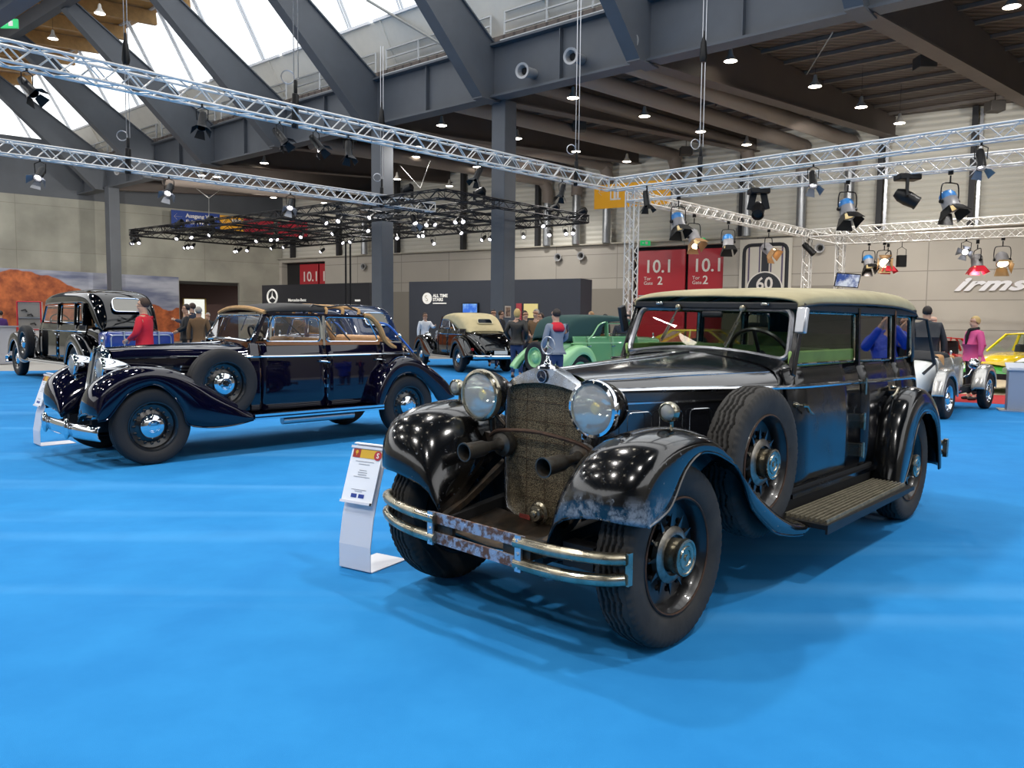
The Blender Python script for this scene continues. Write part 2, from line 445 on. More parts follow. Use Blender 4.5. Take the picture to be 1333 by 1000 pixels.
mRubberA = M('old_tyre_rubber', '2e2c29', .8, noise=(9, 1, .35, .7), col2='1d1c1b', bump=(90, .2, .002))
mRimA = M('rim_black_rust', '0e0e10', .35, coat=.4, noise=(16, 1, .62, .75), col2='3a2a20')

def grille_mat():
    m = M('radiator_core', '4b4436', .55, .55); nt = m.node_tree; L = nt.links; b = nt.nodes['Principled BSDF']
    tc = nt.nodes.new('ShaderNodeTexCoord'); mp = nt.nodes.new('ShaderNodeMapping'); L.new(tc.outputs['Object'], mp.inputs[0])
    v = nt.nodes.new('ShaderNodeTexVoronoi'); v.inputs['Scale'].default_value = 210; L.new(mp.outputs[0], v.inputs['Vector'])
    r = nt.nodes.new('ShaderNodeValToRGB'); r.color_ramp.elements[0].position = .15; r.color_ramp.elements[1].position = .6
    r.color_ramp.elements[0].color = (*lin('94886c'), 1); r.color_ramp.elements[1].color = (*lin('463e30'), 1)
    L.new(v.outputs['Distance'], r.inputs[0])
    n = nt.nodes.new('ShaderNodeTexNoise'); n.inputs['Scale'].default_value = 6; n.inputs['Detail'].default_value = 6; L.new(tc.outputs['Object'], n.inputs['Vector'])
    r2 = nt.nodes.new('ShaderNodeValToRGB'); r2.color_ramp.elements[0].color = (1, 1, 1, 1); r2.color_ramp.elements[1].color = (.6, .5, .42, 1); r2.color_ramp.elements[0].position = .4
    L.new(n.outputs['Fac'], r2.inputs[0])
    mx = nt.nodes.new('ShaderNodeMix'); mx.data_type = 'RGBA'; mx.blend_type = 'MULTIPLY'; mx.inputs[0].default_value = 1
    L.new(r.outputs[0], mx.inputs[6]); L.new(r2.outputs[0], mx.inputs[7]); L.new(mx.outputs[2], b.inputs['Base Color'])
    bp = nt.nodes.new('ShaderNodeBump'); bp.inputs['Strength'].default_value = .8; bp.inputs['Distance'].default_value = .004; bp.invert = True
    L.new(v.outputs['Distance'], bp.inputs['Height']); L.new(bp.outputs[0], b.inputs['Normal'])
    return m

mSoot2 = M('horn_metal', '55524d', .38, .75, noise=(20, 1, .5, .7), col2='4a3d30')
def build_A():
    A = thing('vintage_car', (.17, 3.84, 0), 'weathered black vintage four-door convertible with olive canvas roof and large round headlights, nearest car', 'car', rad(47.25))
    T = carT(.018); T0 = carT(0)
    hoodw = lambda a: lerp(.235, .57, max(0, min(1, a/1.3)))**1.0
    # wheels
    R, w, tr = .395, .17, .66
    for i, (a, b, s) in enumerate(((0, tr, 1), (0, -tr, -1), (3.13, tr, 1), (3.13, -tr, -1))):
        wh = make_wheel(A, T0, a, b, R, R, w, s, 'spoke', tread=(a == 0 or s > 0), rimM=mRimA, capM=mOldChrome, tyreM=mRubberA, ang=.2*i)
        MB(T0).tube([(a + R*.63*cos(t*PI/18), b + s*w*.455, R + R*.63*sin(t*PI/18)) for t in range(36)], .006, 5, closed=True).build('rim_edge', mBrownRust, wh)
    for s in (1, -1):
        wh = make_wheel(A, T, .875, s*.635, .695, .385, .165, s, 'spoke', name='spare_wheel', tread=s > 0, rimM=mRimA, capM=mOldChrome, tyreM=mRubberA, ang=.1)
        MB(T).tube([(.875 + .385*.63*cos(t*PI/18), s*(.635 + .076), .695 + .385*.63*sin(t*PI/18)) for t in range(36)], .006, 5, closed=True).build('rim_edge', mBrownRust, wh)
    # chassis, axles, springs
    mb = MB(T0)
    for s in (1, -1):
        mb.bar((-.40, s*.30, .40), (.25, s*.33, .46), .05, .10); mb.bar((.25, s*.33, .46), (3.9, s*.45, .42), .06, .13)
        mb.tube([(.0, s*.1, .36), (0, s*.58, .40)], .025, 8)
        for k in range(4): mb.bar((-.30 + .03*k, s*.30, .345 - .012*k), (.30 - .03*k, s*.30, .345 - .012*k), .05, .01)
    mb.box((0, 0, .36), (.09, 1.1, .06)); mb.box((.5, 0, .42), (.7, .5, .28)); mb.box((2.2, 0, .36), (3.0, .9, .10))
    mb.tube([(3.13, -.6, .395), (3.13, .6, .395)], .04, 8); mb.ball((3.13, 0, .395), .12); mb.box((-.28, .45, .40), (.08, .16, .1)); mb.tube([(-.3, .25, .36), (-.25, .6, .38)], .015, 6)
    mb.build('chassis', mDark, A)
    # bonnet
    mb = MB(T); secs = []
    for a, hw, zb, zl, zt in ((.045, .228, .5, 1.06, 1.150), (.3, .285, .5, 1.058, 1.163), (.6, .375, .5, 1.054, 1.177), (.9, .465, .5, 1.05, 1.19), (1.15, .535, .5, 1.046, 1.203), (1.3, .575, .5, 1.042, 1.213)):
        secs.append(half([(a, hw, zb), (a, hw, .8), (a, hw, zl - .01), (a, hw*.985, zl + .012), (a, hw*.94, zl + (zt - zl)*.42), (a, hw*.78, zl + (zt - zl)*.68), (a, hw*.5, zl + (zt - zl)*.86), (a, hw*.22, zt - .006), (a, .0, zt)]))
    loft(mb, secs, 3, 2)
    bon = mb.build('bonnet', M('bonnet_sheen_grey', '17191e', .13, coat=1., coatr=.10, rnoise=(4, .12, .24), spec=.9), A, ang=70)  # greyer base and extra gloss stand in for bright reflections on the bonnet
    mb = MB(T); mb.tube([(.04, 0, 1.152), (.6, 0, 1.18), (1.3, 0, 1.216)], .006, 6)
    for s in (1, -1):
        mb.tube([(.05, s*.205, 1.113), (.6, s*.335, 1.12), (1.3, s*.52, 1.128)], .0035, 5)
    mb.build('hinge_strip', mSilverOld, bon)
    for s in (1, -1):   # louvre door outlines on the bonnet sides
        for k in range(5):
            a0 = .24 + k*.2; a1 = a0 + .15
            P = rect_path([(a0, s*(hoodw(a0) + .004), .70), (a1, s*(hoodw(a1) + .004), .70), (a1, s*(hoodw(a1) + .004), .955), (a0, s*(hoodw(a0) + .004), .955)], .03)
            MB(T).tube(P, .0022, 4, closed=True).build('bonnet_flap', mSilverOld, bon)
        MB(T).bar((.06, s*(.238), 1.0), (1.3, s*.578, .99), .004, .008).build('side_line', mSilverOld, bon)
    # cowl
    mb = MB(T); secs = []
    for a, hw, zl, zt in ((1.3, .575, 1.042, 1.213), (1.38, .595, 1.045, 1.225), (1.44, .60, 1.08, 1.245)):
        secs.append(half([(a, hw, .47), (a, hw + .01, .8), (a, hw, zl - .01), (a, hw*.985, zl + .015), (a, hw*.94, zl + (zt-zl)*.5), (a, hw*.78, zl + (zt-zl)*.72), (a, hw*.5, zl + (zt-zl)*.9), (a, hw*.22, zt - .004), (a, 0, zt)]))
    loft(mb, secs, 2, 2); mb.build('cowl', mPaintA, A, ang=70)
    # radiator
    mb = MB(T)
    out = [(-.25, .50), (-.255, .75), (-.25, 1.0), (-.238, 1.065), (-.20, 1.098), (-.12, 1.135), (-.05, 1.16), (0, 1.17)]; out = out + [(-b, z) for b, z in reversed(out[:-1])] + [(.235, .44), (.16, .395), (.0, .38), (-.16, .395), (-.235, .44)]
    inn = [(-.232, .50), (-.236, .75), (-.232, .98), (-.222, 1.045), (-.19, 1.066), (-.12, 1.08), (-.05, 1.088), (0, 1.09)]; inn = inn + [(-b, z) for b, z in reversed(inn[:-1])] + [(.218, .45), (.15, .412), (0, .40), (-.15, .412), (-.218, .45)]
    rows = [[(ax, b*sc, z) for b, z in o] for ax, o, sc in ((.05, out, .97), (-.015, out, 1.), (-.032, out, .99), (-.036, inn, 1.02), (-.03, inn, 1.), (-.005, inn, .995))]
    mb.grid(rows, cv=True); rs = mb.build('radiator_shell', mSilverOld, A, ang=50)
    MB(T).poly([(-.008, b, z) for b, z in inn]).build('radiator_core', grille_mat(), rs, smooth=False)
    mb = MB(T)
    for k in range(1, 4): mb.bar((-.012, -.236 + .118*k, .42), (-.012, -.236 + .118*k, 1.07), .0016)
    for k in range(6): mb.bar((-.012, -.23, .52 + .095*k), (-.012, .23, .52 + .095*k), .0016)
    mb.build('core_seam', mBrownRust, rs)
    mb = MB(T).lathe([(.0, 0), (.03, 0), (.032, .006), (.026, .009), (0, .009)], (-.036, 0, 1.122), (-1, 0, 0), 24); em = mb.build('radiator_emblem', M('emblem_dark', '2a2c38', .3, .5), rs)
    mb = MB(T); star3(mb, (-.047, 0, 1.122), .026, (-1, 0, 0), (0, 0, 1), .003); ring(mb, (-.045, 0, 1.122), .029, (-1, 0, 0), .002); mb.build('emblem_star', mAlu, em)
    mb = MB(T).lathe([(.055, 0), (.052, .012), (.02, .022), (.018, .035), (.009, .045), (.008, .062), (0, .063)], (.0, 0, 1.158), (0, 0, 1), 20); cap = mb.build('radiator_cap', mChrome, A)
    mb = MB(T); ring(mb, (0, 0, 1.268), .041, (1, 0, 0), .0032, 32); star3(mb, (0, 0, 1.268), .041, (-1, 0, 0), (0, 0, 1), .004, .13); mb.build('star_mascot', mAlu, cap)
    mb = MB(T).lathe([(.055, 0), (.055, .012), (.042, .02), (.04, .035), (.034, .045), (.018, .047), (.016, .06), (0, .064)], (-.04, 0, .463), (-1, 0, 0), 24); mb.build('crank_cover', mOldChrome, rs)
    for b, l in ((-.1, .07), (.12, .08)): MB(T).box((-.04, b, .425), (.006, l, .022)).build('red_paint_patch', M('red_paint_worn', '7a2f26', .6, noise=(30, .4)), rs)
    # front apron
    mb = MB(T); mb.grid([[(-.03, b, .40 + abs(b)*.1) for b in (-.34, -.17, 0, .17, .34)], [(-.2, b, .375 + abs(b)*.12) for b in (-.34, -.17, 0, .17, .34)], [(-.40, b, .37 + abs(b)*.08) for b in (-.34, -.17, 0, .17, .34)]])
    mb.build('front_apron', mSoot, A, solid=.012)
    for s in (1, -1):
        mb = MB(T); mb.bar((-.42, s*.31, .425), (-.22, s*.325, .50), .035, .03); mb.bar((-.22, s*.325, .50), (.03, s*.30, .66), .035, .03)
        mb.build('frame_horn', mSoot, A)
    # fenders
    ff = [(-.33,.605,-.375,.612,-.435,.622,.02), (-.31,.612,-.37,.70,-.432,.70,.12), (-.24,.63,-.345,.78,-.405,.785,.22), (-.165,.668,-.285,.845,-.345,.862,.28), (-.07,.79,-.185,.885,-.24,.912,.25), (.04,.85,-.06,.905,-.10,.938,.22),
          (.15,.845,.07,.905,.04,.943,.20), (.27,.805,.20,.877,.18,.915,.18), (.385,.747,.345,.775,.33,.845,.14), (.47,.65,.46,.69,.46,.75,.1), (.545,.54,.585,.60,.6,.64,.06), (.70,.43,.74,.505,.75,.53,.03), (.81,.369,.90,.424,.91,.445,.015), (1.0,.32,1.07,.36,1.08,.375,.01), (1.14,.30,1.24,.325,1.25,.34,.01)]
    hug = lambda a: .33 if a < -.1 else max(.33, min(.60, .345 + (a + .1)*.28))
    for s in (1, -1):
        fd = fender(A, T, fsecs(ff, .80, .63, .36, s, hug=hug, low=lambda a: crv([(-.42, .44), (-.35, .47), (-.25, .56), (-.1, .66), (.05, .72), (.2, .72), (.33, .64), (.46, .58), (.6, .5), (.75, .44), (.9, .40), (1.1, .35), (1.25, .33)], a)), mFendA, 'front_fender')
        edge = [Vector((r[0], s*.80, r[1])) for r in ff]
        MB(T).tube(smooth_path(edge, 3), .008, 6).build('fender_bead', mFendA, fd)
        
    rf = [(2.735,.31,2.66,.32,2.64,.33,.01), (2.83,.40,2.70,.48,2.68,.50,.05), (2.905,.50,2.755,.62,2.73,.66,.1), (2.965,.62,2.825,.76,2.80,.80,.12), (3.03,.715,2.92,.87,2.90,.90,.14), (3.11,.765,3.04,.925,3.03,.952,.15), (3.20,.783,3.18,.93,3.19,.958,.15), (3.31,.77,3.33,.89,3.36,.92,.15), (3.42,.71,3.47,.81,3.52,.84,.14), (3.50,.61,3.56,.71,3.62,.73,.12), (3.55,.48,3.60,.58,3.67,.59,.1), (3.575,.37,3.635,.44,3.70,.45,.06), (3.585,.33,3.65,.34,3.72,.345,.02)]
    for s in (1, -1):
        fd = fender(A, T, fsecs(rf, .80, .68, .56, s), M('rear_fender_black', '08090b', .13, coat=.45, coatr=.05, rnoise=(6, .08, .25)), 'rear_fender')
        MB(T).tube(smooth_path([Vector((r[0], s*.80, r[1])) for r in rf], 3), .007, 6).build('fender_bead', mFendA, fd)
    # running boards with ribs
    for s in (1, -1):
        mb = MB(T); mb.box((1.95, s*.745, .335), (1.46, .30, .025)); mb.bar((1.22, s*.892, .325), (2.68, s*.86, .325), .012, .05)
        rb = mb.build('running_board', M('board_black', '121213', .5), A)
        mb = MB(T)
        for k in range(9): mb.bar((1.25, s*(.655 + .0275*k), .357), (2.64, s*(.65 + .0240*k), .357), .011, .022)
        mb.build('tread_rib', M('rib_rubber_worn', '8f8875', .5, .4, noise=(30, .45)), rb)
    # body sides: profile (b, z), doors cut at fixed stations
    prof = [(.60, .455), (.622, .50), (.627, .60), (.622, .80), (.612, .96), (.602, 1.02), (.592, 1.075), (.575, 1.12), (.57, 1.15)]
    def side(a0, a1, s, name, mat, parent, n=4, z0=0):
        mb = MB(T); secs = []
        for k in range(n + 1):
            a = lerp(a0, a1, k/n); f = 1 - max(0, (a - 3.3))**2*.35
            secs.append([Vector((a, s*b*f, z)) for b, z in prof if z >= z0])
        loft(mb, secs, 1, 2); return mb.build(name, mat, parent, solid=.02, off=-1 if s > 0 else 1, ang=60)
    for s in (1, -1):
        fd = side(1.335, 2.425, s, 'front_door', mPaintA, A); rd = side(2.44, 3.12, s, 'rear_door', mPaintA, A)
        side(3.13, 3.66, s, 'rear_quarter', mPaintA, A)
        for d, a, z in ((fd, 1.40, .915), (rd, 3.02, .93)):
            mb = MB(T); sg = 1 if d is fd else -1
            mb.lathe([(.018, 0), (.016, .02), (.008, .03), (.008, .05)], (a, s*.615, z + .03), (0, s, 0), 10)
            mb.tube(smooth_path([(a, s*.665, z + .03), (a + sg*.04, s*.672, z + .025), (a + sg*.08, s*.67, z - .005), (a + sg*.14, s*.668, z - .025)], 4), [.011]*9 + [.008]*4, 8)
            mb.build('door_handle', mOldChrome, d)
        for z, h, w2 in ((1.0, .09, .018), (.77, .09, .05), (.58, .08, .07)):
            MB(T).box((2.44, s*.632, z), (w2, .02, h)).lathe([(.008, -h/2 - .01), (.008, h/2 + .01)], (2.432, s*.645, z), (0, 0, 1), 8).build('door_hinge', mOldChrome, rd)
        MB(T).bar((1.335, s*.64, .44), (2.95, s*.64, .44), .03, .025).build('sill', mSilverOld if False else mPaintA, A)
        MB(T).box((2.1, s*.615, .40), (1.75, .012, .14)).build('splash_apron', mDark, A, smooth=False)
        # silver belt moulding
        mb = MB(T); P = [(.02, s*.235, 1.062), (.3, s*.292, 1.06), (.8, s*.443, 1.054), (1.3, s*.583, 1.046)] + [(a, s*(.614 - max(0, a - 3.3)**2*.2), 1.046 - .042*((a - 1.3)/2.4)) for a in (1.6, 2.0, 2.4, 2.8, 3.2, 3.5)] + [(3.66, s*.58, .985), (3.78, s*.53, .965)]
        mb.tube(smooth_path(P, 3), .013, 8); mb.build('belt_moulding', mSilverOld, A)
    # tail of the body
    mb = MB(T); secs = []
    for k in range(9):
        t = PI/2*(1 - k/4)/1.0 if False else lerp(PI/2, -PI/2, k/8)
        ca, sb = max(0, cos(t))**.7, sin(t)
        secs.append([Vector((3.65 + f*ca, .575*sb*g, z)) for f, g, z in ((.30, 1.04, .45), (.32, 1.06, .6), (.31, 1.05, .8), (.28, 1.03, .97), (.25, 1.0, 1.08), (.24, .99, 1.15))])
    loft(mb, secs, 2, 2); mb.build('tail_panel', mPaintA, A, solid=.02, off=-1)
    MB(T).box((3.5, 0, .43), (.7, 1.0, .06)).box((2.4, 0, .44), (2.3, 1.15, .05)).build('floor_pan', mDark, A)
    mb = MB(T)
    for s in (1, -1): mb.bar((3.8, s*.35, .42), (4.12, s*.5, .45), .04, .04)
    mb.tube([(4.02, -.72, .47), (4.12, -.5, .47), (4.15, 0, .47), (4.12, .5, .47), (4.02, .72, .47)], .022, 8); mb.tube([(4.02, -.72, .40), (4.12, -.5, .40), (4.15, 0, .40), (4.12, .5, .40), (4.02, .72, .40)], .022, 8)
    mb.box((4.02, .73, .435), (.05, .03, .14)).box((4.02, -.73, .435), (.05, .03, .14)); mb.build('rear_bumper', mOldChrome, A)
    # windscreen: raked frame, glass, wipers
    B0, B1 = Vector((1.44, 0, 1.215)), Vector((1.575, 0, 1.475))
    P = rect_path([(1.46, -.545, 1.175), (1.46, .545, 1.175), (1.575, .515, 1.478), (1.575, -.515, 1.478)], .07, 4)
    for p in P:
        if p.z < 1.25: p.z += .055*(1 - (p.x*0 + p.y/.56)**2); p.x -= .03*(1 - (p.y/.56)**2)
    n = len(P); PP = []
    for i in range(n):
        p, q = P[i], P[(i+1) % n]
        m = max(1, int((q - p).length/.12))
        for k in range(m):
            v = p.lerp(q, k/m)
            if v.z < 1.26 and m > 1: v.z = 1.175 + .055*(1 - (v.y/.56)**2); v.x = 1.46 - .03*(1 - (v.y/.56)**2)
            PP.append(v)
    ws = MB(T).tube(PP, .019, 8, closed=True).build('windscreen_frame', M('brushed_frame', '8e9096', .28, .9, noise=(14, .3)), A)
    MB(T).poly(PP).build('windscreen_glass', glass('screen_glass', 'e8eeea', .06), ws, smooth=False)
    for b, l in ((-.22, .2), (.22, .22)):
        mb = MB(T); p = Vector((1.535, b, 1.475)); q = p + Vector((-.085, -.07, -l)); mb.bar(p, q, .008); mb.bar(p.lerp(q, .35) + Vector((-.012, .02, 0)), q + Vector((-.012, .015, -.01)), .012, .006); mb.lathe([(.02, 0), (.02, .03), (.008, .035)], (1.56, b, 1.478), (-1, 0, 0), 10); mb.build('wiper', mOldChrome, ws)
    for b in (-.36, .36): MB(T).box((1.545, b, 1.505), (.03, .05, .018)).build('roof_clamp', mChrome, A, bevel=.004)
    # posts and header
    for s in (1, -1):
        mb = MB(T); mb.bar((1.44, s*.575, 1.10), (1.60, s*.555, 1.50), .055, .035, (0, s, 0)); mb.build('windscreen_post', mPaintA, A, bevel=.008)
        mb = MB(T); mb.bar((1.58, s*.562, 1.492), (3.62, s*.57, 1.488), .035, .05); mb.build('cant_rail', mBlackTrim, A, bevel=.008)
        for a in (2.43, 3.135): MB(T).bar((a, s*.575, 1.13), (a, s*.565, 1.50), .045, .03, (1, 0, 0)).build('door_post', mPaintA, A)
        gl = glass('door_glass', 'dfe9df', .09)
        window(fd if False else A, T, [(1.49, s*.572, 1.165), (2.40, s*.572, 1.162), (2.40, s*.563, 1.462), (1.60, s*.563, 1.462)], .008, mOldChrome, gl, 'front_side_window', .02)
        gl2 = glass('rear_door_glass', '7d8478', .30)
        window(A, T, [(2.47, s*.572, 1.162), (3.105, s*.572, 1.150), (3.105, s*.563, 1.462), (2.47, s*.563, 1.462)], .008, mOldChrome, gl2, 'rear_side_window', .02)
        window(A, T, [(3.17, s*.572, 1.155), (3.585, s*.565, 1.160), (3.56, s*.558, 1.455), (3.17, s*.563, 1.458)], .008, mOldChrome, gl2, 'quarter_window', .06)
        mb = MB(T); mb.grid([[(3.58, s*.572, 1.12), (3.58, s*.562, 1.50)], [(3.72, s*.55, 1.12), (3.72, s*.54, 1.47)], [(3.86, s*.45, 1.12), (3.85, s*.44, 1.40)]]); mb.build('hood_side_panel', mBlackTrim, A, solid=.01)
    MB(T).bar((1.575, -.56, 1.495), (1.575, .56, 1.495), .05, .045).build('roof_header', mBlackTrim, A, bevel=.01)
    # canvas roof
    mb = MB(T); secs = []
    tab = [(1.545, .555, 1.488, 1.555, 1.515), (1.60, .575, 1.50, 1.583, 1.53), (1.78, .585, 1.515, 1.603, 1.55), (2.1, .59, 1.522, 1.622, 1.56), (2.45, .592, 1.527, 1.636, 1.562), (2.8, .592, 1.528, 1.648, 1.562), (3.15, .592, 1.522, 1.655, 1.56), (3.4, .588, 1.508, 1.652, 1.55), (3.6, .575, 1.488, 1.635, 1.53), (3.74, .55, 1.46, 1.58, 1.49), (3.84, .50, 1.41, 1.49, 1.43), (3.90, .46, 1.30, 1.37, 1.33), (3.93, .44, 1.13, 1.15, 1.14)]
    for a, hw, ze, zt, zs in tab:
        secs.append(half([(a, hw + .004, ze - .004), (a, hw, zs), (a, hw*.93, lerp(zs, zt, .45)), (a, hw*.78, lerp(zs, zt, .72)), (a, hw*.5, lerp(zs, zt, .92)), (a, hw*.25, zt - .003), (a, 0, zt)]))
    loft(mb, secs, 3, 2); rf_ = mb.build('canvas_roof', mCanvas, A, solid=.012, off=-1, ang=80)
    for s in (1, -1):
        MB(T).tube(smooth_path([(a, s*(hw + .007), ze - .002) for a, hw, ze, zt, zs in tab[:10]], 3), .008, 6).build('roof_piping', mBlackTrim, rf_)
    mb = MB(T)
    for a in (1.9, 2.4, 2.9, 3.4): mb.tube([(a, -.56, 1.50), (a, -.4, 1.56), (a, 0, 1.60), (a, .4, 1.56), (a, .56, 1.50)], .014, 6)
    mb.build('roof_bow', mBlackTrim, rf_)
    MB(T).tube([(3.70, .56, 1.45), (3.76, .62, 1.44), (3.86, .66, 1.10), (3.80, .60, 1.02)], .012, 6).build('roof_stay', mBlackTrim, A)
    # interior
    mG = M('green_upholstery', '86a65c', .6, noise=(6, .25), bump=(20, .3, .004))
    seat(A, T, 1.95, -.53, .53, .86, mG, 1.19, .42, 'front_seat'); seat(A, T, 2.95, -.53, .53, .88, mG, 1.27, .5, 'rear_seat')
    for s in (1, -1): MB(T).box((1.95, s*.555, 1.09), (1.0, .02, .30)).build('door_lining', mG, A, bevel=.01)
    steering(A, T, 1.66, .28, 1.19, .19, None, 30)
    MB(T).box((1.5, 0, 1.13), (.06, 1.1, .14)).build('dashboard', M('dash_brown', '2a1d14', .4), A)
    # lamps
    hr = .127
    for s in (1, -1):
        headlamp(A, T, -.095, s*.352, 1.005, hr, .17, mPaintA, mOldChrome if s < 0 else mChrome)
        mb = MB(T); mb.tube([(-.02, s*.352, .89), (-.02, s*.345, .83), (.0, s*.33, .78)], .018, 8); mb.tube([(-.06, s*.30, .92), (-.03, s*.25, .86)], .012, 6); mb.bar((.0, s*.25, .76), (.0, s*.40, .78), .05, .06); mb.build('lamp_bracket', mSoot, A)
        headlamp(A, T, .03, s*.66, 1.013, .042, .07, mOldChrome, mOldChrome, True, name='side_lamp')
        MB(T).tube([(.05, s*.66, .985), (.05, s*.66, .93)], .009, 6).build('side_lamp_stem', mOldChrome, A)
        # horns: open trumpet with a drum behind
        mb = MB(T); ax = Vector((-1, s*.0, -.05)).normalized(); o = (-.09, s*.248, .765)
        mb.lathe([(.024, 0), (.025, .05), (.030, .075), (.038, .10), (.041, .21), (.046, .215), (.046, .225), (.040, .225), (.036, .21), (.033, .11), (.018, .06), (0, .05)], o, ax, 24, caps=False)
        mb.lathe([(.0, -.10), (.035, -.10), (.062, -.08), (.066, -.06), (.066, -.045), (.06, -.03), (.035, -.02), (.026, 0), (.024, .02)], o, ax, 24); mb.build('horn', mSoot2, A)
    mb = MB(T); mb.tube(smooth_path([(-.05, -.33, .80), (-.07, -.26, .835), (-.085, -.12, .853), (-.09, 0, .86), (-.085, .12, .853), (-.07, .26, .832), (-.05, .34, .79)], 4), .0095, 8); mb.build('tie_bar', mBrownRust, A)
    # front bumper: flat rusty middle bars, tubes at the ends
    mb = MB(T)
    for z in (.465, .372): mb.bar((-.478, -.29, z), (-.478, .29, z), .012, .05)
    bp = mb.build('front_bumper', mRust, A)
    for s in (1, -1):
        for z, zz in ((.462, .475), (.372, .395)):
            MB(T).tube(smooth_path([(-.488, s*.25, z), (-.482, s*.40, z), (-.462, s*.55, z + .004), (-.425, s*.67, lerp(z, zz, .6)), (-.385, s*.735, zz)] + ([(-.345, s*.752, zz), (-.31, s*.735, zz)] if s < 0 else []), 4), .026, 10).build('bumper_tube', mOldChrome, bp)
        MB(T).box((-.498, s*.275, .418), (.012, .034, .155)).lathe([(.009, 0), (.006, .008)], (-.503, s*.275, .475), (-1, 0, 0), 8).lathe([(.009, 0), (.006, .008)], (-.503, s*.275, .418), (-1, 0, 0), 8).lathe([(.009, 0), (.006, .008)], (-.503, s*.275, .36), (-1, 0, 0), 8).build('bumper_clamp', mAlu, bp)
        MB(T).box((-.375 if s > 0 else -.31, s*.745, .435), (.03, .014, .13)).build('bumper_end_plate', mOldChrome, bp)
        MB(T).box((-.46, s*.21, .418), (.02, .1, .06)).box((-.44, s*.30, .418), (.08, .05, .05)).build('bumper_bracket', mSoot, bp)
    # mirrors / semaphore at the posts
    MB(T).box((1.50, .60, 1.415), (.03, .06, .15), (.9, .3, -.2), (0, 1, 0)).build('wing_mirror', mAlu, A, bevel=.008)
    MB(T).box((1.50, -.615, 1.40), (.06, .03, .17), (.95, 0, .3), (0, 1, 0)).bar((1.50, -.56, 1.42), (1.50, -.61, 1.42), .015).build('wing_mirror', mBlackTrim, A, bevel=.006)
    MB(T).box((1.57, .0, 1.44), (.02, .14, .04)).build('rear_view_mirror', mBlackTrim, A, bevel=.01)
    return A
carA = build_A()
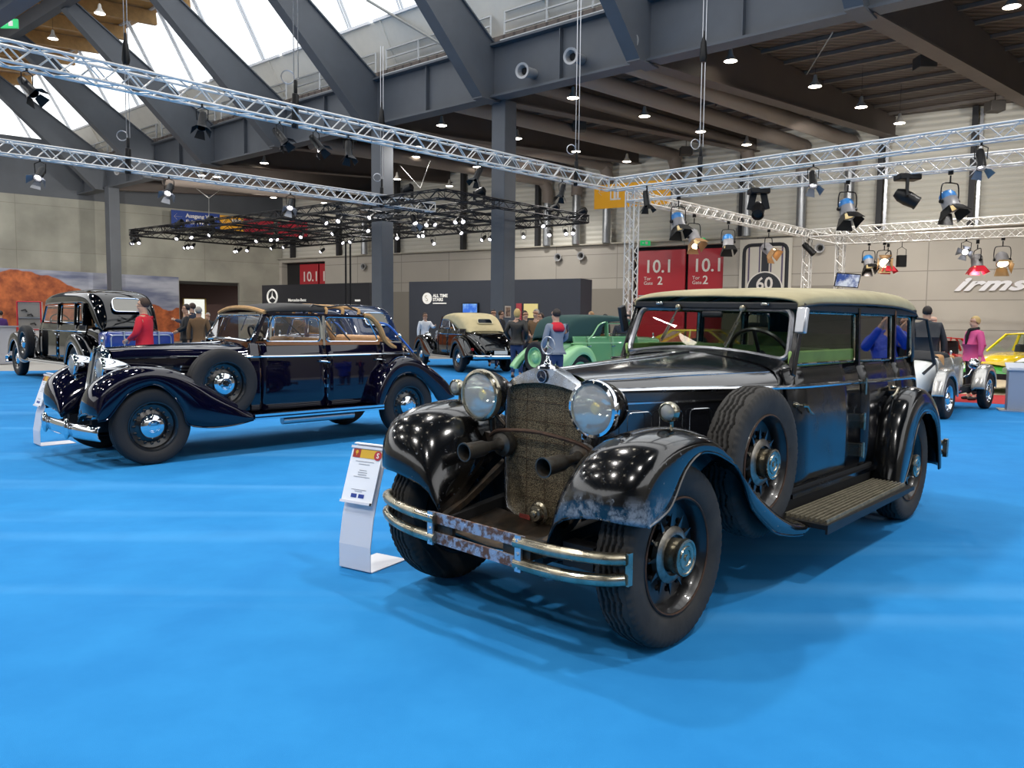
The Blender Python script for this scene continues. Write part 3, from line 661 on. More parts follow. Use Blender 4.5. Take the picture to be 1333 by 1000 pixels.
# ================================================================ generic coach-built car of the 1930s (used with different measurements)
def front_fender_tab(S):
    """rows of (lip a,z, shoulder a,z, crest a,z, drop) scaled to wheel radius"""
    return S
def old_car(name, loc, rot, label, spec, sc=1., group=None):
    g = spec.get; W, tr, R, w = spec['W'], spec['tr'], spec['R'], spec['w']
    P, PF = spec['paint'], spec.get('fpaint', spec['paint'])
    T = carT(0); root = thing(name, loc, label, 'car', rot, group, sc)
    lo = g('lowdetail', False)
    for a in (0, W):
        for s in (1, -1):
            make_wheel(root, T, a, s*tr, R, R, w, s, 'disc', rimM=g('rim', mRim), capM=g('cap', mChrome), tyreM=g('tyre', mRubber))
    if g('spare'):
        a, b, z = spec['spare']
        for s in (1, -1): make_wheel(root, T, a, s*b, z, R*.97, w, s, 'disc', name='spare_wheel', rimM=g('rim', mRim), capM=g('cap', mChrome), tyreM=g('tyre', mRubber))
    mb = MB(T); c0, c1 = spec.get('chassis', (-.35, W + .6))
    for s in (1, -1): mb.bar((c0, s*.33, .36), (c1, s*.42, .38), .07, .12)
    mb.box(((c0+c1)/2, 0, .36), (c1 - c0 - .6, .9, .1)); mb.tube([(W, -tr, R), (W, tr, R)], .04, 8); mb.tube([(0, -tr, R), (0, tr, R)], .03, 8)
    mb.build('chassis', mDark, root)
    # bonnet + scuttle
    mb = MB(T); secs = []
    for a, hw, zb, zl, zt in spec['bonnet']:
        secs.append(half([(a, hw, zb), (a, hw, lerp(zb, zl, .6)), (a, hw, zl - .01), (a, hw*.985, zl + .012), (a, hw*.93, zl + (zt - zl)*.42), (a, hw*.77, zl + (zt - zl)*.70), (a, hw*.5, zl + (zt - zl)*.9), (a, hw*.22, zt - .005), (a, .0, zt)]))
    loft(mb, secs, 3, 2); bon = mb.build('bonnet', g('bpaint', P), root, ang=70)
    mb = MB(T); bt = spec['bonnet']; mb.tube([(r[0], 0, r[4] + .002) for r in bt], .007, 6); mb.build('hinge_strip', mChrome, bon)
    if g('vents'):
        for s in (1, -1):
            for a0, a1, b0, b1, z in spec['vents']:
                mb = MB(T)
                for k in range(3): mb.bar((a0, s*b0, z + .035*k), (a1, s*b1, z + .035*k), .012, .018)
                mb.build('bonnet_vent', mChrome, bon)
    # grille
    if g('grille'):
        kind, ga, gw, z0, z1 = spec['grille']
        rk = .12 if kind == 'vee' else 0
        mb = MB(T); rows = []
        for k, (ax, f) in enumerate(((.05, 1.), (-.01, 1.0), (-.03, .97), (-.02, .90), (.0, .885))):
            o = [(0, z1 + .0), (-gw*.5, z1 - .02), (-gw*.92, z1 - .07), (-gw, z1 - .14), (-gw*.98, (z0 + z1)/2), (-gw*.92, z0 + .06), (-gw*.75, z0), (0, z0 - .01), (gw*.75, z0), (gw*.92, z0 + .06), (gw*.98, (z0+z1)/2), (gw, z1 - .14), (gw*.92, z1 - .07), (gw*.5, z1 - .02)]
            zc = (z0 + z1)/2 - (.02 if f < .9 else 0)
            rows.append([(ga + ax - (.045 if kind == 'vee' and k < 9 else 0)*(1 - abs(b)/gw) - rk*(z1 - z)/(z1 - z0), b*f, zc + (z - zc)*(f if f > .9 else .92)) for b, z in o])
        mb.grid(rows, cv=True); gr = mb.build('radiator_shell', mChrome, root)
        mb = MB(T); v = .045 if kind == 'vee' else 0
        for s in (1, -1):
            mb.poly([(ga + .03 - v*.6 - rk, 0, z0), (ga + .03 - rk, s*gw*.88, z0 + .02), (ga + .03, s*gw*.9, z1 - .1), (ga + .03 - v*.6, 0, z1 - .03)])
        mb.build('radiator_back', mDark, gr, smooth=False)
        mb = MB(T); n = 22
        for k in range(n):
            b = lerp(-gw*.86, gw*.86, (k + .5)/n); x = ga + .012 - v*(1 - abs(b)/gw)
            mb.bar((x - rk, b, z0 + .02), (x, b, z1 - .04 - abs(b/gw)**3*.08), .008, .010)
        mb.build('grille_bars', g('grillemat', M('grille_slats', '9c9a96', .4, .2)), gr)
        if kind == 'vee': MB(T).bar((ga - .06 - rk, 0, z0 - .02), (ga - .06, 0, z1 + .01), .02, .02).build('grille_spine', mChrome, gr)
        mb = MB(T).lathe([(.035, 0), (.03, .015), (.012, .025), (.012, .05), (0, .055)], (ga + .0, 0, z1 - .005), (0, 0, 1), 14).ball((ga + .01, 0, z1 + .075), .028, 10, 8, (.5, .8, 1.3)); mb.build('radiator_mascot', mChrome, gr)
    if g('lamps'):
        la, lb, lz, lr, ll = spec['lamps']
        for s in (1, -1):
            headlamp(root, T, la, s*lb, lz, lr, ll, g('lampshell', mChrome), mChrome, True)
            MB(T).tube([(la + .08, s*lb, lz - lr), (la + .12, s*lb*.9, lz - lr - .1), (la + .2, s*lb*.7, lz - lr - .14)], .02, 8).build('lamp_bracket', mChrome, root)
            if g('foglamps'): headlamp(root, T, la + .02, s*(lb - .02), lz - .15, .042, .06, mChrome, mChrome, True, name='fog_light')
    # fenders
    bo, bc, bi = spec['fb']
    hugt = g('hug', [(-.6, .25), (0, .3), (1.0, .55)])
    for s in (1, -1):
        fd = fender(root, T, fsecs(spec['ff'], bo, bc, bi, s, hug=lambda a: crv(hugt, a), low=(lambda a: crv(spec['low'], a)) if g('low') else None), PF, 'front_fender')
        if g('bead', True): MB(T).tube(smooth_path([Vector((r[0], s*bo, r[1])) for r in spec['ff']], 3), .007, 6).build('fender_bead', g('beadmat', PF), fd)
        fd = fender(root, T, fsecs(spec['rf'], bo, bc, g('rbi', .56), s, low=(lambda a: crv(spec['rlow'], a)) if g('rlow') else None), PF, 'rear_fender')
        if g('bead', True): MB(T).tube(smooth_path([Vector((r[0], s*bo, r[1])) for r in spec['rf']], 3), .007, 6).build('fender_bead', g('beadmat', PF), fd)
        if g('board'):
            a0, a1, z = spec['board']
            mb = MB(T); mb.box(((a0 + a1)/2, s*(bo - .11), z), (a1 - a0, .24, .03)); rb = mb.build('running_board', PF, root)
            mb = MB(T); mb.bar((a0, s*(bo + .012), z + .01), (a1, s*(bo + .012), z + .01), .01, .022); mb.bar((a0, s*(bo + .012), z - .025), (a1, s*(bo + .012), z - .025), .01, .018)
            for k in range(3): mb.bar((a0 + .05, s*(bo - .03 - .045*k), z + .02), (a1 - .05, s*(bo - .03 - .045*k), z + .02), .012, .008)
            mb.build('board_trim', g('boardtrim', mChrome), rb)
    if g('bumper'):
        ba, bw, bz = spec['bumper']
        mb = MB(T); rows = []
        for k in range(17):
            b = lerp(-bw, bw, k/16); cur = ba + .10*(abs(b)/bw)**3
            rows.append([(cur, b, bz - .065), (cur - .02, b, bz - .045), (cur - .026, b, bz), (cur - .02, b, bz + .045), (cur, b, bz + .065)])
        mb.grid(rows); bp = mb.build('front_bumper', mChrome, root, solid=.01)
        for s in (1, -1):
            mb = MB(T); mb.ball((ba - .03, s*.33, bz + .01), .045, 12, 8, (.7, .8, 2.2)); mb.build('overrider', mChrome, bp)
            MB(T).bar((ba + .02, s*.33, bz), (ba + .35, s*.33, bz + .02), .05, .05).build('bumper_iron', mDark, bp)
    if g('rbumper'):
        ba, bw, bz = spec['rbumper']
        mb = MB(T); rows = []
        for k in range(17):
            b = lerp(-bw, bw, k/16); cur = ba - .10*(abs(b)/bw)**3
            rows.append([(cur, b, bz - .05), (cur + .02, b, bz - .03), (cur + .026, b, bz), (cur + .02, b, bz + .03), (cur, b, bz + .05)])
        mb.grid(rows); bp = mb.build('rear_bumper', mChrome, root, solid=.01)
        for s in (1, -1): MB(T).bar((ba - .4, s*.33, bz), (ba, s*.33, bz), .05, .05).ball((ba + .02, s*.3, bz + .01), .035, 10, 8, (.7, .8, 2)).build('overrider', mChrome, bp)
    # body sides
    bs = spec['side']; prof = bs['prof']; hwf = lambda a: crv(bs['hw'], a)
    zr = prof[-1][1]
    def side(a0, a1, s, nm, n=4):
        mb = MB(T); secs = [[Vector((a, s*f*hwf(a), z if f2 is None else z)) for f, z, f2 in [(q[0], q[1], None) for q in prof]] for a in [lerp(a0, a1, k/n) for k in range(n + 1)]]
        loft(mb, secs, 2, 2); return mb.build(nm, P, root, solid=.02, off=-1 if s > 0 else 1, ang=60)
    for s in (1, -1):
        for nm, a0, a1 in bs['panels']:
            d = side(a0 + .006, a1 - .006, s, nm)
            if 'door' in nm:
                ha = a0 + .1 if bs.get('hinge') == 'rear' else a1 - .1
                for hh in bs.get('handles', [.93]):
                    mb = MB(T); hb = hwf(ha)*1.0
                    mb.lathe([(.014, 0), (.012, .03)], (ha, s*(hb - .01), hh), (0, s, 0), 8); mb.tube([(ha, s*(hb + .025), hh), (ha + .06, s*(hb + .03), hh - .005), (ha + .12, s*(hb + .025), hh - .015)], .009, 6)
                    mb.build('door_handle', mChrome, d)
                if bs.get('hinges'):
                    for z in bs['hinges']: MB(T).lathe([(.009, -.02), (.009, .02)], (a1 if nm == bs.get('hingedoor', 'front_door') else a0, s*(hwf(a1) + .006), z), (0, 0, 1), 8).build('door_hinge', mChrome, d)
        if g('belt'):
            MB(T).tube(smooth_path([(a, s*(hwb + .006), z) for a, hwb, z in spec['belt']], 3), .012, 8).build('belt_moulding', g('beltmat', mChrome), root)
    # tail
    mb = MB(T); secs = []
    for row in spec['tail']:   # (a, hw, z0, zmid, ztop)
        a, hw, z0, zm, zt = row
        secs.append(half([(a, hw*.96, z0), (a, hw, lerp(z0, zm, .6)), (a, hw*.98, zm), (a, hw*.9, lerp(zm, zt, .55)), (a, hw*.7, lerp(zm, zt, .85)), (a, hw*.35, zt - .004), (a, 0, zt)]))
    loft(mb, secs, 3, 2); mb.build('tail_panel', g('tpaint', P), root, solid=.015, off=-1, ang=70)
    fa0, fa1 = bs['panels'][0][1], bs['panels'][-1][2]
    MB(T).box(((fa0 + fa1)/2, 0, .42), (fa1 - fa0, 1.1, .05)).build('floor_pan', mDark, root)
    # windscreen
    if g('screen'):
        a0, hw0, z0, a1, hw1, z1 = spec['screen']
        PP = []
        Q = rect_path([(a0, -hw0, z0), (a0, hw0, z0), (a1, hw1, z1), (a1, -hw1, z1)], .06, 3)
        for i in range(len(Q)):
            p, q = Q[i], Q[(i+1) % len(Q)]; m = max(1, int((q-p).length/.15))
            for k in range(m):
                v = p.lerp(q, k/m); t = (v.z - z0)/(z1 - z0); v.x -= .05*(1 - (v.y/hw0)**2)
                if t < .3: v.z += .03*(1 - (v.y/hw0)**2)
                PP.append(v)
        ws = MB(T).tube(PP, .014, 8, closed=True).build('windscreen_frame', mChrome, root)
        MB(T).poly(PP).build('windscreen_glass', mGlass, ws, smooth=False)
        for b in (-.2, .2): MB(T).bar((a1 - .03, b, z1 - .01), (lerp(a1, a0, .6) - .05, b + .1, lerp(z1, z0, .6)), .007).build('wiper', mChrome, ws)
        for s in (1, -1): MB(T).bar((a0 + .01, s*(hw0 + .01), z0 - .05), (a1 + .02, s*(hw1 + .01), z1 + .03), .045, .03, (0, s, 0)).build('windscreen_post', P, root, bevel=.006)
    for q in g('windows', []):
        for s in (1, -1): window(root, T, [(a, s*b, z) for a, b, z in q], .008, g('wtrim', mChrome), mGlass, 'side_window', .05)
    for q in g('posts', []):
        for s in (1, -1): MB(T).bar((q[0][0], s*q[0][1], q[0][2]), (q[1][0], s*q[1][1], q[1][2]), q[2], .03, (1, 0, 0)).build('door_post', g('postmat', P), root)
    if g('roof'):
        mb = MB(T); secs = []
        for a, hw, ze, zs, zt in spec['roof']:
            secs.append(half([(a, hw, ze), (a, hw*1.0, lerp(ze, zs, .7)), (a, hw*.97, zs), (a, hw*.88, lerp(zs, zt, .5)), (a, hw*.68, lerp(zs, zt, .82)), (a, hw*.35, zt - .006), (a, 0, zt)]))
        loft(mb, secs, 3, 2); mb.build(g('roofname', 'roof'), g('roofmat', P), root, solid=.015, off=-1, ang=80)
    if g('seats', True):
        sm = g('seatmat', mTan); ca = lerp(fa0, fa1, .42); cb = lerp(fa0, fa1, .92); zc = zr - .34
        seat(root, T, ca - .25, .03, .52, zc, sm, zr + .0, .42, 'front_seat'); seat(root, T, ca - .25, -.52, -.03, zc, sm, zr + .0, .42, 'front_seat'); seat(root, T, cb - .35, -.52, .52, zc, sm, zr + .02, .42, 'rear_seat')
        if g('screen'): steering(root, T, spec['screen'][0] + .25, g('wheelside', .28), zr + .03, .18)
    return root, T

mNavy = M('midnight_blue_paint', '060518', .05, coat=.35, coatr=.02, spec=.5)
mNavy2 = M('dark_blue_paint', '0e1c44', .07, coat=1.)
mBlackP = M('glossy_black_paint', '040406', .05, coat=.4, coatr=.02, spec=.5)
ffB = [(-.50,.452,-.505,.50,-.545,.50,.02), (-.47,.458,-.50,.60,-.55,.61,.08), (-.42,.47,-.455,.735,-.51,.74,.14), (-.34,.57,-.36,.82,-.40,.84,.18), (-.25,.675,-.24,.875,-.27,.90,.18), (-.14,.735,-.12,.90,-.12,.93,.16), (0,.765,.02,.895,.02,.925,.15), (.12,.70,.17,.87,.18,.90,.14), (.21,.60,.31,.82,.33,.845,.12), (.27,.49,.44,.75,.46,.775,.1), (.315,.36,.57,.67,.60,.69,.07), (.50,.315,.70,.59,.73,.605,.05), (.70,.31,.82,.515,.85,.53,.03), (.86,.325,.91,.445,.93,.46,.02), (.99,.35,1.0,.395,1.01,.41,.01)]
rfB = [(2.60,.37,2.53,.38,2.52,.39,.02), (2.66,.50,2.56,.56,2.55,.58,.06), (2.73,.62,2.63,.72,2.62,.74,.1), (2.80,.705,2.74,.85,2.74,.87,.12), (2.90,.755,2.87,.915,2.88,.94,.12), (3.0,.768,3.0,.925,3.02,.955,.12), (3.10,.745,3.13,.90,3.16,.93,.12), (3.20,.68,3.26,.84,3.31,.865,.12), (3.29,.59,3.42,.74,3.47,.76,.1), (3.37,.50,3.56,.64,3.60,.66,.08), (3.43,.42,3.66,.545,3.70,.56,.06), (3.47,.395,3.72,.475,3.77,.48,.04), (3.50,.39,3.72,.43,3.77,.43,.02)]
def specB(**k):
    s = dict(W=3.03, tr=.67, R=.365, w=.155, paint=mNavy, spare=(.70, .70, .735), chassis=(-.42, 3.6),
        bonnet=[(-.17,.215,.42,.985,1.085), (.2,.30,.42,.995,1.105), (.6,.42,.42,.995,1.12), (.95,.54,.42,.995,1.13), (1.06,.575,.42,1.0,1.145)],
        grille=('vee', -.20, .20, .39, 1.095), lamps=(-.34, .40, .90, .112, .28), foglamps=True, vents=[(-.02, .36, .262, .345, .83), (.42, .72, .365, .455, .83)],
        fb=(.78, .60, .30), hug=[(-.6, .25), (-.1, .25), (.3, .36), (1.0, .56)], low=[(-.55, .40), (-.4, .50), (-.2, .66), (0, .72), (.3, .66), (.6, .52), (.9, .42), (1.0, .38)], ff=ffB, rf=rfB, board=(1.0, 2.62, .385), bumper=(-.60, .83, .345), bead=True,
        side=dict(prof=[(.97, .41), (1.0, .50), (1.01, .65), (1.0, .85), (.985, .985), (.96, 1.06), (.93, 1.135)], hw=[(1.05, .60), (1.5, .625), (2.4, .63), (2.8, .615), (3.1, .57)], panels=[('front_quarter', 1.05, 1.17), ('front_door', 1.17, 1.96), ('rear_door', 1.96, 2.72), ('rear_quarter', 2.72, 3.1)], handles=[.93], hinges=[.98, .87, .76, .65, .54]),
        belt=[(-.15, .212, .985), (.2, .30, .995), (.6, .42, .995), (1.06, .582, .995), (1.5, .615, .99), (2.0, .625, .99), (2.7, .615, .99), (3.15, .57, .985)],
        tail=[(3.08, .57, .41, .98, 1.13), (3.2, .54, .42, .95, 1.10), (3.4, .48, .42, .85, 1.0), (3.6, .40, .42, .70, .82), (3.75, .3, .42, .55, .60)],
        screen=(1.09, .535, 1.15, 1.26, .50, 1.435))
    s.update(k); return s
def build_B():
    th = 45.18; o = Vector((-3.901, 8.04, 0))
    mTanC = M('tan_cloth', 'b08a5a', .8, noise=(10, .25), bump=(60, .3, .003)); mBlkC = M('black_canvas', '16181c', .85, bump=(90, .3, .003))
    wins = [[(1.24, .575, 1.15), (1.90, .585, 1.145), (1.90, .56, 1.42), (1.34, .555, 1.425)], [(1.98, .585, 1.145), (2.70, .575, 1.135), (2.55, .555, 1.415), (1.98, .56, 1.42)]]
    B, T = old_car('vintage_car', tuple(o), rad(th), 'glossy midnight blue vintage convertible with half-folded tan-lined roof and chrome bumper', specB(windows=wins, posts=[((1.94, .58, 1.10), (1.94, .56, 1.43), .05)], postmat=mChrome))
    # black canvas over the front seats, tan edge
    mb = MB(T); secs = []
    for a, hw, ze, zt in ((1.27, .53, 1.455, 1.505), (1.36, .55, 1.46, 1.535), (1.55, .56, 1.465, 1.565), (1.75, .56, 1.47, 1.575), (1.98, .56, 1.47, 1.57)):
        secs.append(half([(a, hw, ze), (a, hw*.97, lerp(ze, zt, .5)), (a, hw*.7, lerp(ze, zt, .85)), (a, hw*.3, zt - .004), (a, 0, zt)]))
    loft(mb, secs, 3, 2); cv = mb.build('canvas_roof', mBlkC, B, solid=.02, off=-1)
    mb = MB(T); mb.tube(smooth_path([(1.265, -.53, 1.455), (1.24, -.3, 1.495), (1.23, 0, 1.51), (1.24, .3, 1.495), (1.265, .53, 1.455)], 4), .026, 8); mb.build('roof_edge', mTanC, cv)
    # rails, folded bows and blue strap
    for s in (1, -1):
        MB(T).bar((1.28, s*.56, 1.44), (2.52, s*.555, 1.43), .03, .03).build('side_rail', mNavy, B)
        mb = MB(T); mb.tube(smooth_path([(2.50, s*.555, 1.44), (2.60, s*.56, 1.42), (2.72, s*.565, 1.30), (2.80, s*.565, 1.15), (2.95, s*.54, 1.06), (3.2, s*.40, 1.04), (3.28, 0, 1.04)], 5), [.03]*8 + [.034]*23, 8); mb.build('roof_lining_bow', mTanC, B)
        mb = MB(T); mb.tube(smooth_path([(2.74, s*.50, 1.36), (2.86, s*.545, 1.33), (3.0, s*.57, 1.20), (3.1, s*.585, 1.10), (3.2, s*.59, 1.0)], 5), .013, 6); mb.build('blue_strap', M('blue_strap', '2a62b8', .5), B)
        MB(T).ball((3.0, s*.58, 1.20), .03, 12, 8).build('strap_stud', mChrome, B)
    for a, z in ((2.0, 1.535), (2.22, 1.53), (2.44, 1.52)):
        mb = MB(T); mb.tube(smooth_path([(a, -.54, 1.45), (a + .02, -.48, z - .01), (a + .03, 0, z + .02), (a + .02, .48, z - .01), (a, .54, 1.45)], 4), .02, 8); mb.build('folded_bow', mTanC, B)
    mb = MB(T)
    for s in (1, -1):
        mb.tube([(1.72, s*.54, 1.46), (1.85, s*.52, 1.55), (2.05, s*.50, 1.53), (2.3, s*.50, 1.56), (2.5, s*.53, 1.46)], .010, 6); mb.tube([(2.05, s*.52, 1.42), (2.35, s*.50, 1.15)], .009, 6); mb.tube([(2.6, s*.5, 1.38), (2.85, s*.5, 1.12)], .009, 6)
    mb.build('hood_irons', mBlackTrim, B)
    mb = MB(T); mb.lathe([(.07, -.5), (.075, -.45), (.075, .45), (.07, .5)], (2.9, .0, 1.09), (0, 1, 0), 16); mb.build('folded_canvas', mTanC, B)
    mb = MB(T); mb.tube([(1.4, .62, .30), (2.3, .62, .30)], .045, 12); mb.build('exhaust_silencer', mAlu, B)
    MB(T).box((1.3, 0, 1.08), (.06, 1.05, .13)).build('dashboard', M('wood_dash', '6a4326', .3, coat=.6), B)
    for s in (1, -1): MB(T).bar((1.25, s*.57, 1.125), (2.7, s*.57, 1.115), .05, .03).build('door_capping', M('wood_capping', '8a5a34', .35, coat=.5), B)
    return B
carB = build_B()
# ================================================================ the other show cars
mCream = M('cream_canvas', 'cdbd92', .85, noise=(5, .12), bump=(120, .2, .003))
mDkGreenC = M('dark_green_canvas', '1c3f3c', .8, bump=(120, .2, .003))
mLtGreen = M('pale_green_paint', '8fc48e', .25, coat=.5); mGreenP = M('mid_green_paint', '5d9468', .2, coat=.6)
mSilverP = M('silver_paint', 'b9b7b2', .25, .7, coat=.7)
ROOF_SEDAN = [(1.18,.50,1.48,1.55,1.62), (1.3,.54,1.49,1.60,1.69), (1.6,.565,1.50,1.64,1.745), (2.1,.575,1.50,1.665,1.775), (2.7,.575,1.50,1.66,1.775), (3.1,.565,1.48,1.62,1.745), (3.30,.555,1.30,1.54,1.68), (3.46,.54,1.12,1.40,1.55), (3.58,.52,1.05,1.22,1.36), (3.66,.50,1.03,1.10,1.2), (3.70,.48,1.0,1.04,1.07)]
def stretched(sp, ex=.6, a0=1.15, a1=2.5):
    f = lambda a: a if a < a0 else a + ex*min(1, (a - a0)/(a1 - a0))
    sp = dict(sp); sp['W'] = f(sp['W'])
    for k in ('roof', 'tail', 'belt'): 
        if sp.get(k): sp[k] = [(f(r[0]),) + tuple(r[1:]) for r in sp[k]]
    sp['rf'] = [(f(r[0]), r[1], f(r[2]), r[3], f(r[4]), r[5], r[6]) for r in sp['rf']]
    sp['windows'] = [[(f(a), b, z) for a, b, z in q] for q in sp['windows']]
    sp['posts'] = [((f(p[0]),) + tuple(p[1:]), (f(q[0]),) + tuple(q[1:]), w) for p, q, w in sp['posts']]
    sd = dict(sp['side']); sd['hw'] = [(f(a), h) for a, h in sd['hw']]; sd['panels'] = [(n, f(a), f(b)) for n, a, b in sd['panels']]; sp['side'] = sd
    sp['board'] = (sp['board'][0], f(sp['board'][1]), sp['board'][2]); sp['chassis'] = (sp['chassis'][0], f(sp['chassis'][1])); sp['rbumper'] = (f(sp['rbumper'][0]),) + tuple(sp['rbumper'][1:])
    return sp
def sedan(name, loc, rot, label, paint, sc, **k):
    wins = [[(1.30, .585, 1.16), (1.92, .59, 1.15), (1.92, .56, 1.47), (1.40, .555, 1.47)], [(2.02, .59, 1.15), (2.62, .585, 1.15), (2.62, .56, 1.47), (2.02, .56, 1.47)], [(2.72, .585, 1.15), (3.1, .575, 1.17), (3.02, .555, 1.45), (2.72, .56, 1.47)]]
    sp = specB(paint=paint, windows=wins, posts=[((1.97, .59, 1.10), (1.97, .56, 1.50), .09), ((2.67, .585, 1.10), (2.67, .56, 1.50), .09), ((3.18, .57, 1.10), (3.1, .55, 1.50), .16)], roof=ROOF_SEDAN, rbumper=(4.05, .72, .42), spare=(.70, .74, .72), tail=[(3.08,.57,.41,.98,1.12), (3.4,.56,.42,.98,1.12), (3.68,.52,.42,.95,1.06), (3.85,.46,.42,.8,.93), (3.93,.42,.42,.6,.7)])
    ex = k.pop('stretch', 0); sp.update(k); sp = stretched(sp, ex); c, T = old_car(name, loc, rot, label, sp, sc)
    # rear window and lamps
    P = rect_path([(3.50, -.30, 1.36), (3.50, .30, 1.36), (3.34, .27, 1.60), (3.34, -.27, 1.60)], .09)
    P = [Vector((3.46 + ex + (1.55 - p.z)*.63 + .06, p.y*.9, p.z)) for p in P]
    f = MB(T).tube(P, .012, 6, closed=True).build('rear_window', mChrome, c); MB(T).poly(P).build('pane', M('rear_pane', '7c7a70', .08, coat=1.), f, smooth=False)  # opaque pane, its grey stands for the bright wall seen through the glass
    for s in (1, -1): MB(T).lathe([(.04, 0), (.045, .03), (.02, .05), (0, .052)], (3.72 + ex, s*.60, .66), (1, 0, 0), 12).build('tail_lamp', M('red_lamp', '8a1010', .2), c)
    return c, T
carC, TC = sedan('vintage_car', (-11.25, 19.75, 0), rad(-44), 'tall black vintage limousine with three side windows, behind the red-shirted man', mBlackP, 1.12, beadmat=mAlu, stretch=.6)
tk = MB(TC).box((4.58, 0, .80), (.42, 1.2, .40)).build('luggage_trunk', M('royal_blue_paint', '1a3580', .15, coat=.8), carC, bevel=.06)
for b in (-.3, .3): MB(TC).tube([(4.36, b, .60), (4.36, b, 1.005), (4.80, b, 1.005), (4.80, b, .60)], .014, 6).build('trunk_strap', mAlu, tk)
MB(TC).tube(rect_path([(4.795, -.52, .67), (4.795, .52, .67), (4.795, .52, .94), (4.795, -.52, .94)], .06), .010, 6, closed=True).build('trunk_trim', mAlu, tk)
carD, TD = sedan('vintage_car', (-5.0, 17.6, 0), rad(-45), 'dark blue vintage saloon standing behind the midnight blue convertible', M('deep_blue_paint', '14284a', .07, coat=1.), .96)

# black coupe with cream roof, seen from the rear
ROOF_E = [(1.25,.50,1.36,1.42,1.47), (1.45,.54,1.37,1.47,1.53), (1.9,.56,1.34,1.51,1.57), (2.3,.565,1.25,1.50,1.565), (2.6,.56,1.12,1.44,1.53), (2.85,.55,1.06,1.33,1.45), (3.05,.53,1.05,1.2,1.33), (3.2,.50,1.045,1.10,1.2), (3.28,.46,1.04,1.06,1.08)]
sE = specB(paint=mBlackP, spare=None, ff=ffB, roof=ROOF_E, roofmat=mCream, roofname='cream_canvas_roof', windows=[[(1.30, .585, 1.15), (2.05, .585, 1.145), (1.95, .56, 1.38), (1.40, .555, 1.39)]],
    tail=[(3.05,.575,.41,.98,1.09), (3.3,.55,.42,.93,1.07), (3.6,.50,.42,.82,.98), (3.85,.44,.42,.68,.82), (4.05,.36,.42,.52,.60)], rbumper=(4.2, .74, .44))
carE, TE = old_car('vintage_car', (-2.15, 25.3, 0), rad(-65), 'black vintage convertible with closed cream roof, seen from behind', sE, 1.05)
for s in (1, -1):
    mb = MB(TE); mb.tube(smooth_path([(3.0, s*.28, 1.10), (3.3, s*.27, 1.055), (3.6, s*.25, .955), (3.85, s*.22, .79), (4.06, s*.2, .57)], 4), .012, 6); mb.build('tail_strip', mChrome, carE)
    MB(TE).tube(smooth_path([(2.0, s*.575, 1.36), (2.25, s*.58, 1.25), (2.45, s*.585, 1.08)], 4), .016, 6).build('landau_iron', mChrome, carE)
    MB(TE).lathe([(.04, 0), (.04, .04), (0, .05)], (3.75, s*.62, .62), (1, 0, 0), 12).build('tail_lamp', M('red_lamp', '8a1010', .2), carE)
P = [Vector((3.0 + (p.z - 1.3)*-.9 + .12, p.y, p.z + .02)) for p in rect_path([(0, -.22, 1.26), (0, .22, 1.26), (0, .19, 1.38), (0, -.19, 1.38)], .05)]
f = MB(TE).tube(P, .014, 6, closed=True).build('rear_window', M('cream_trim', 'd8cba4', .6), carE); MB(TE).poly(P).build('pane', M('dark_glass', '1a1e22', .05, coat=1.), f, smooth=False)
MB(TE).box((4.17, 0, .55), (.02, .36, .09)).build('number_plate', M('plate_white', 'd8d8d4', .5), carE)

# green cabriolet with dark green roof
ROOF_F = [(1.15,.50,1.46,1.50,1.53), (1.35,.54,1.46,1.53,1.58), (1.8,.56,1.46,1.56,1.61), (2.15,.565,1.40,1.56,1.615), (2.3,.57,1.08,1.55,1.615), (2.6,.57,1.05,1.53,1.61), (2.95,.56,1.04,1.48,1.585), (3.15,.54,1.03,1.38,1.50), (3.27,.51,1.02,1.2,1.32), (3.33,.48,1.01,1.06,1.10)]
sF = specB(paint=mGreenP, fpaint=mLtGreen, spare=None, roof=ROOF_F, roofmat=mDkGreenC, roofname='green_canvas_roof', rim=mLtGreen, cap=mLtGreen, lamps=(-.2, .42, .85, .10, .18), foglamps=False, bumper=None, boardtrim=mLtGreen, wtrim=mLtGreen, beltmat=mLtGreen, beadmat=mLtGreen,
    windows=[[(1.30, .585, 1.13), (2.02, .59, 1.13), (2.02, .56, 1.42), (1.36, .555, 1.42)]], posts=[((2.08, .59, 1.0), (2.08, .56, 1.46), .08), ((1.22, .58, 1.0), (1.30, .555, 1.46), .06)], postmat=mGreenP,
    tail=[(3.05,.57,.41,.93,1.05), (3.25,.55,.42,.90,1.03), (3.42,.50,.42,.80,.95), (3.5,.44,.42,.68,.82)])
carF, TF = old_car('vintage_car', (3.20, 19.0, 0), rad(220), 'pale green vintage cabriolet with dark green canvas roof and rear-mounted spare wheel', sF, .97)
wh = make_wheel(carF, lambda p: (3.62 - (p[1]*1.0), p[0]*1.0, p[2]), 0, 0, .68, .34, .15, -1, 'disc', name='spare_wheel', rimM=mLtGreen, capM=mLtGreen)
for s in (1, -1): MB(TF).tube(smooth_path([(2.12, s*.575, 1.45), (2.35, s*.60, 1.38), (2.55, s*.60, 1.15), (2.8, s*.59, 1.02)], 4), .018, 6).build('landau_iron', mLtGreen, carF)

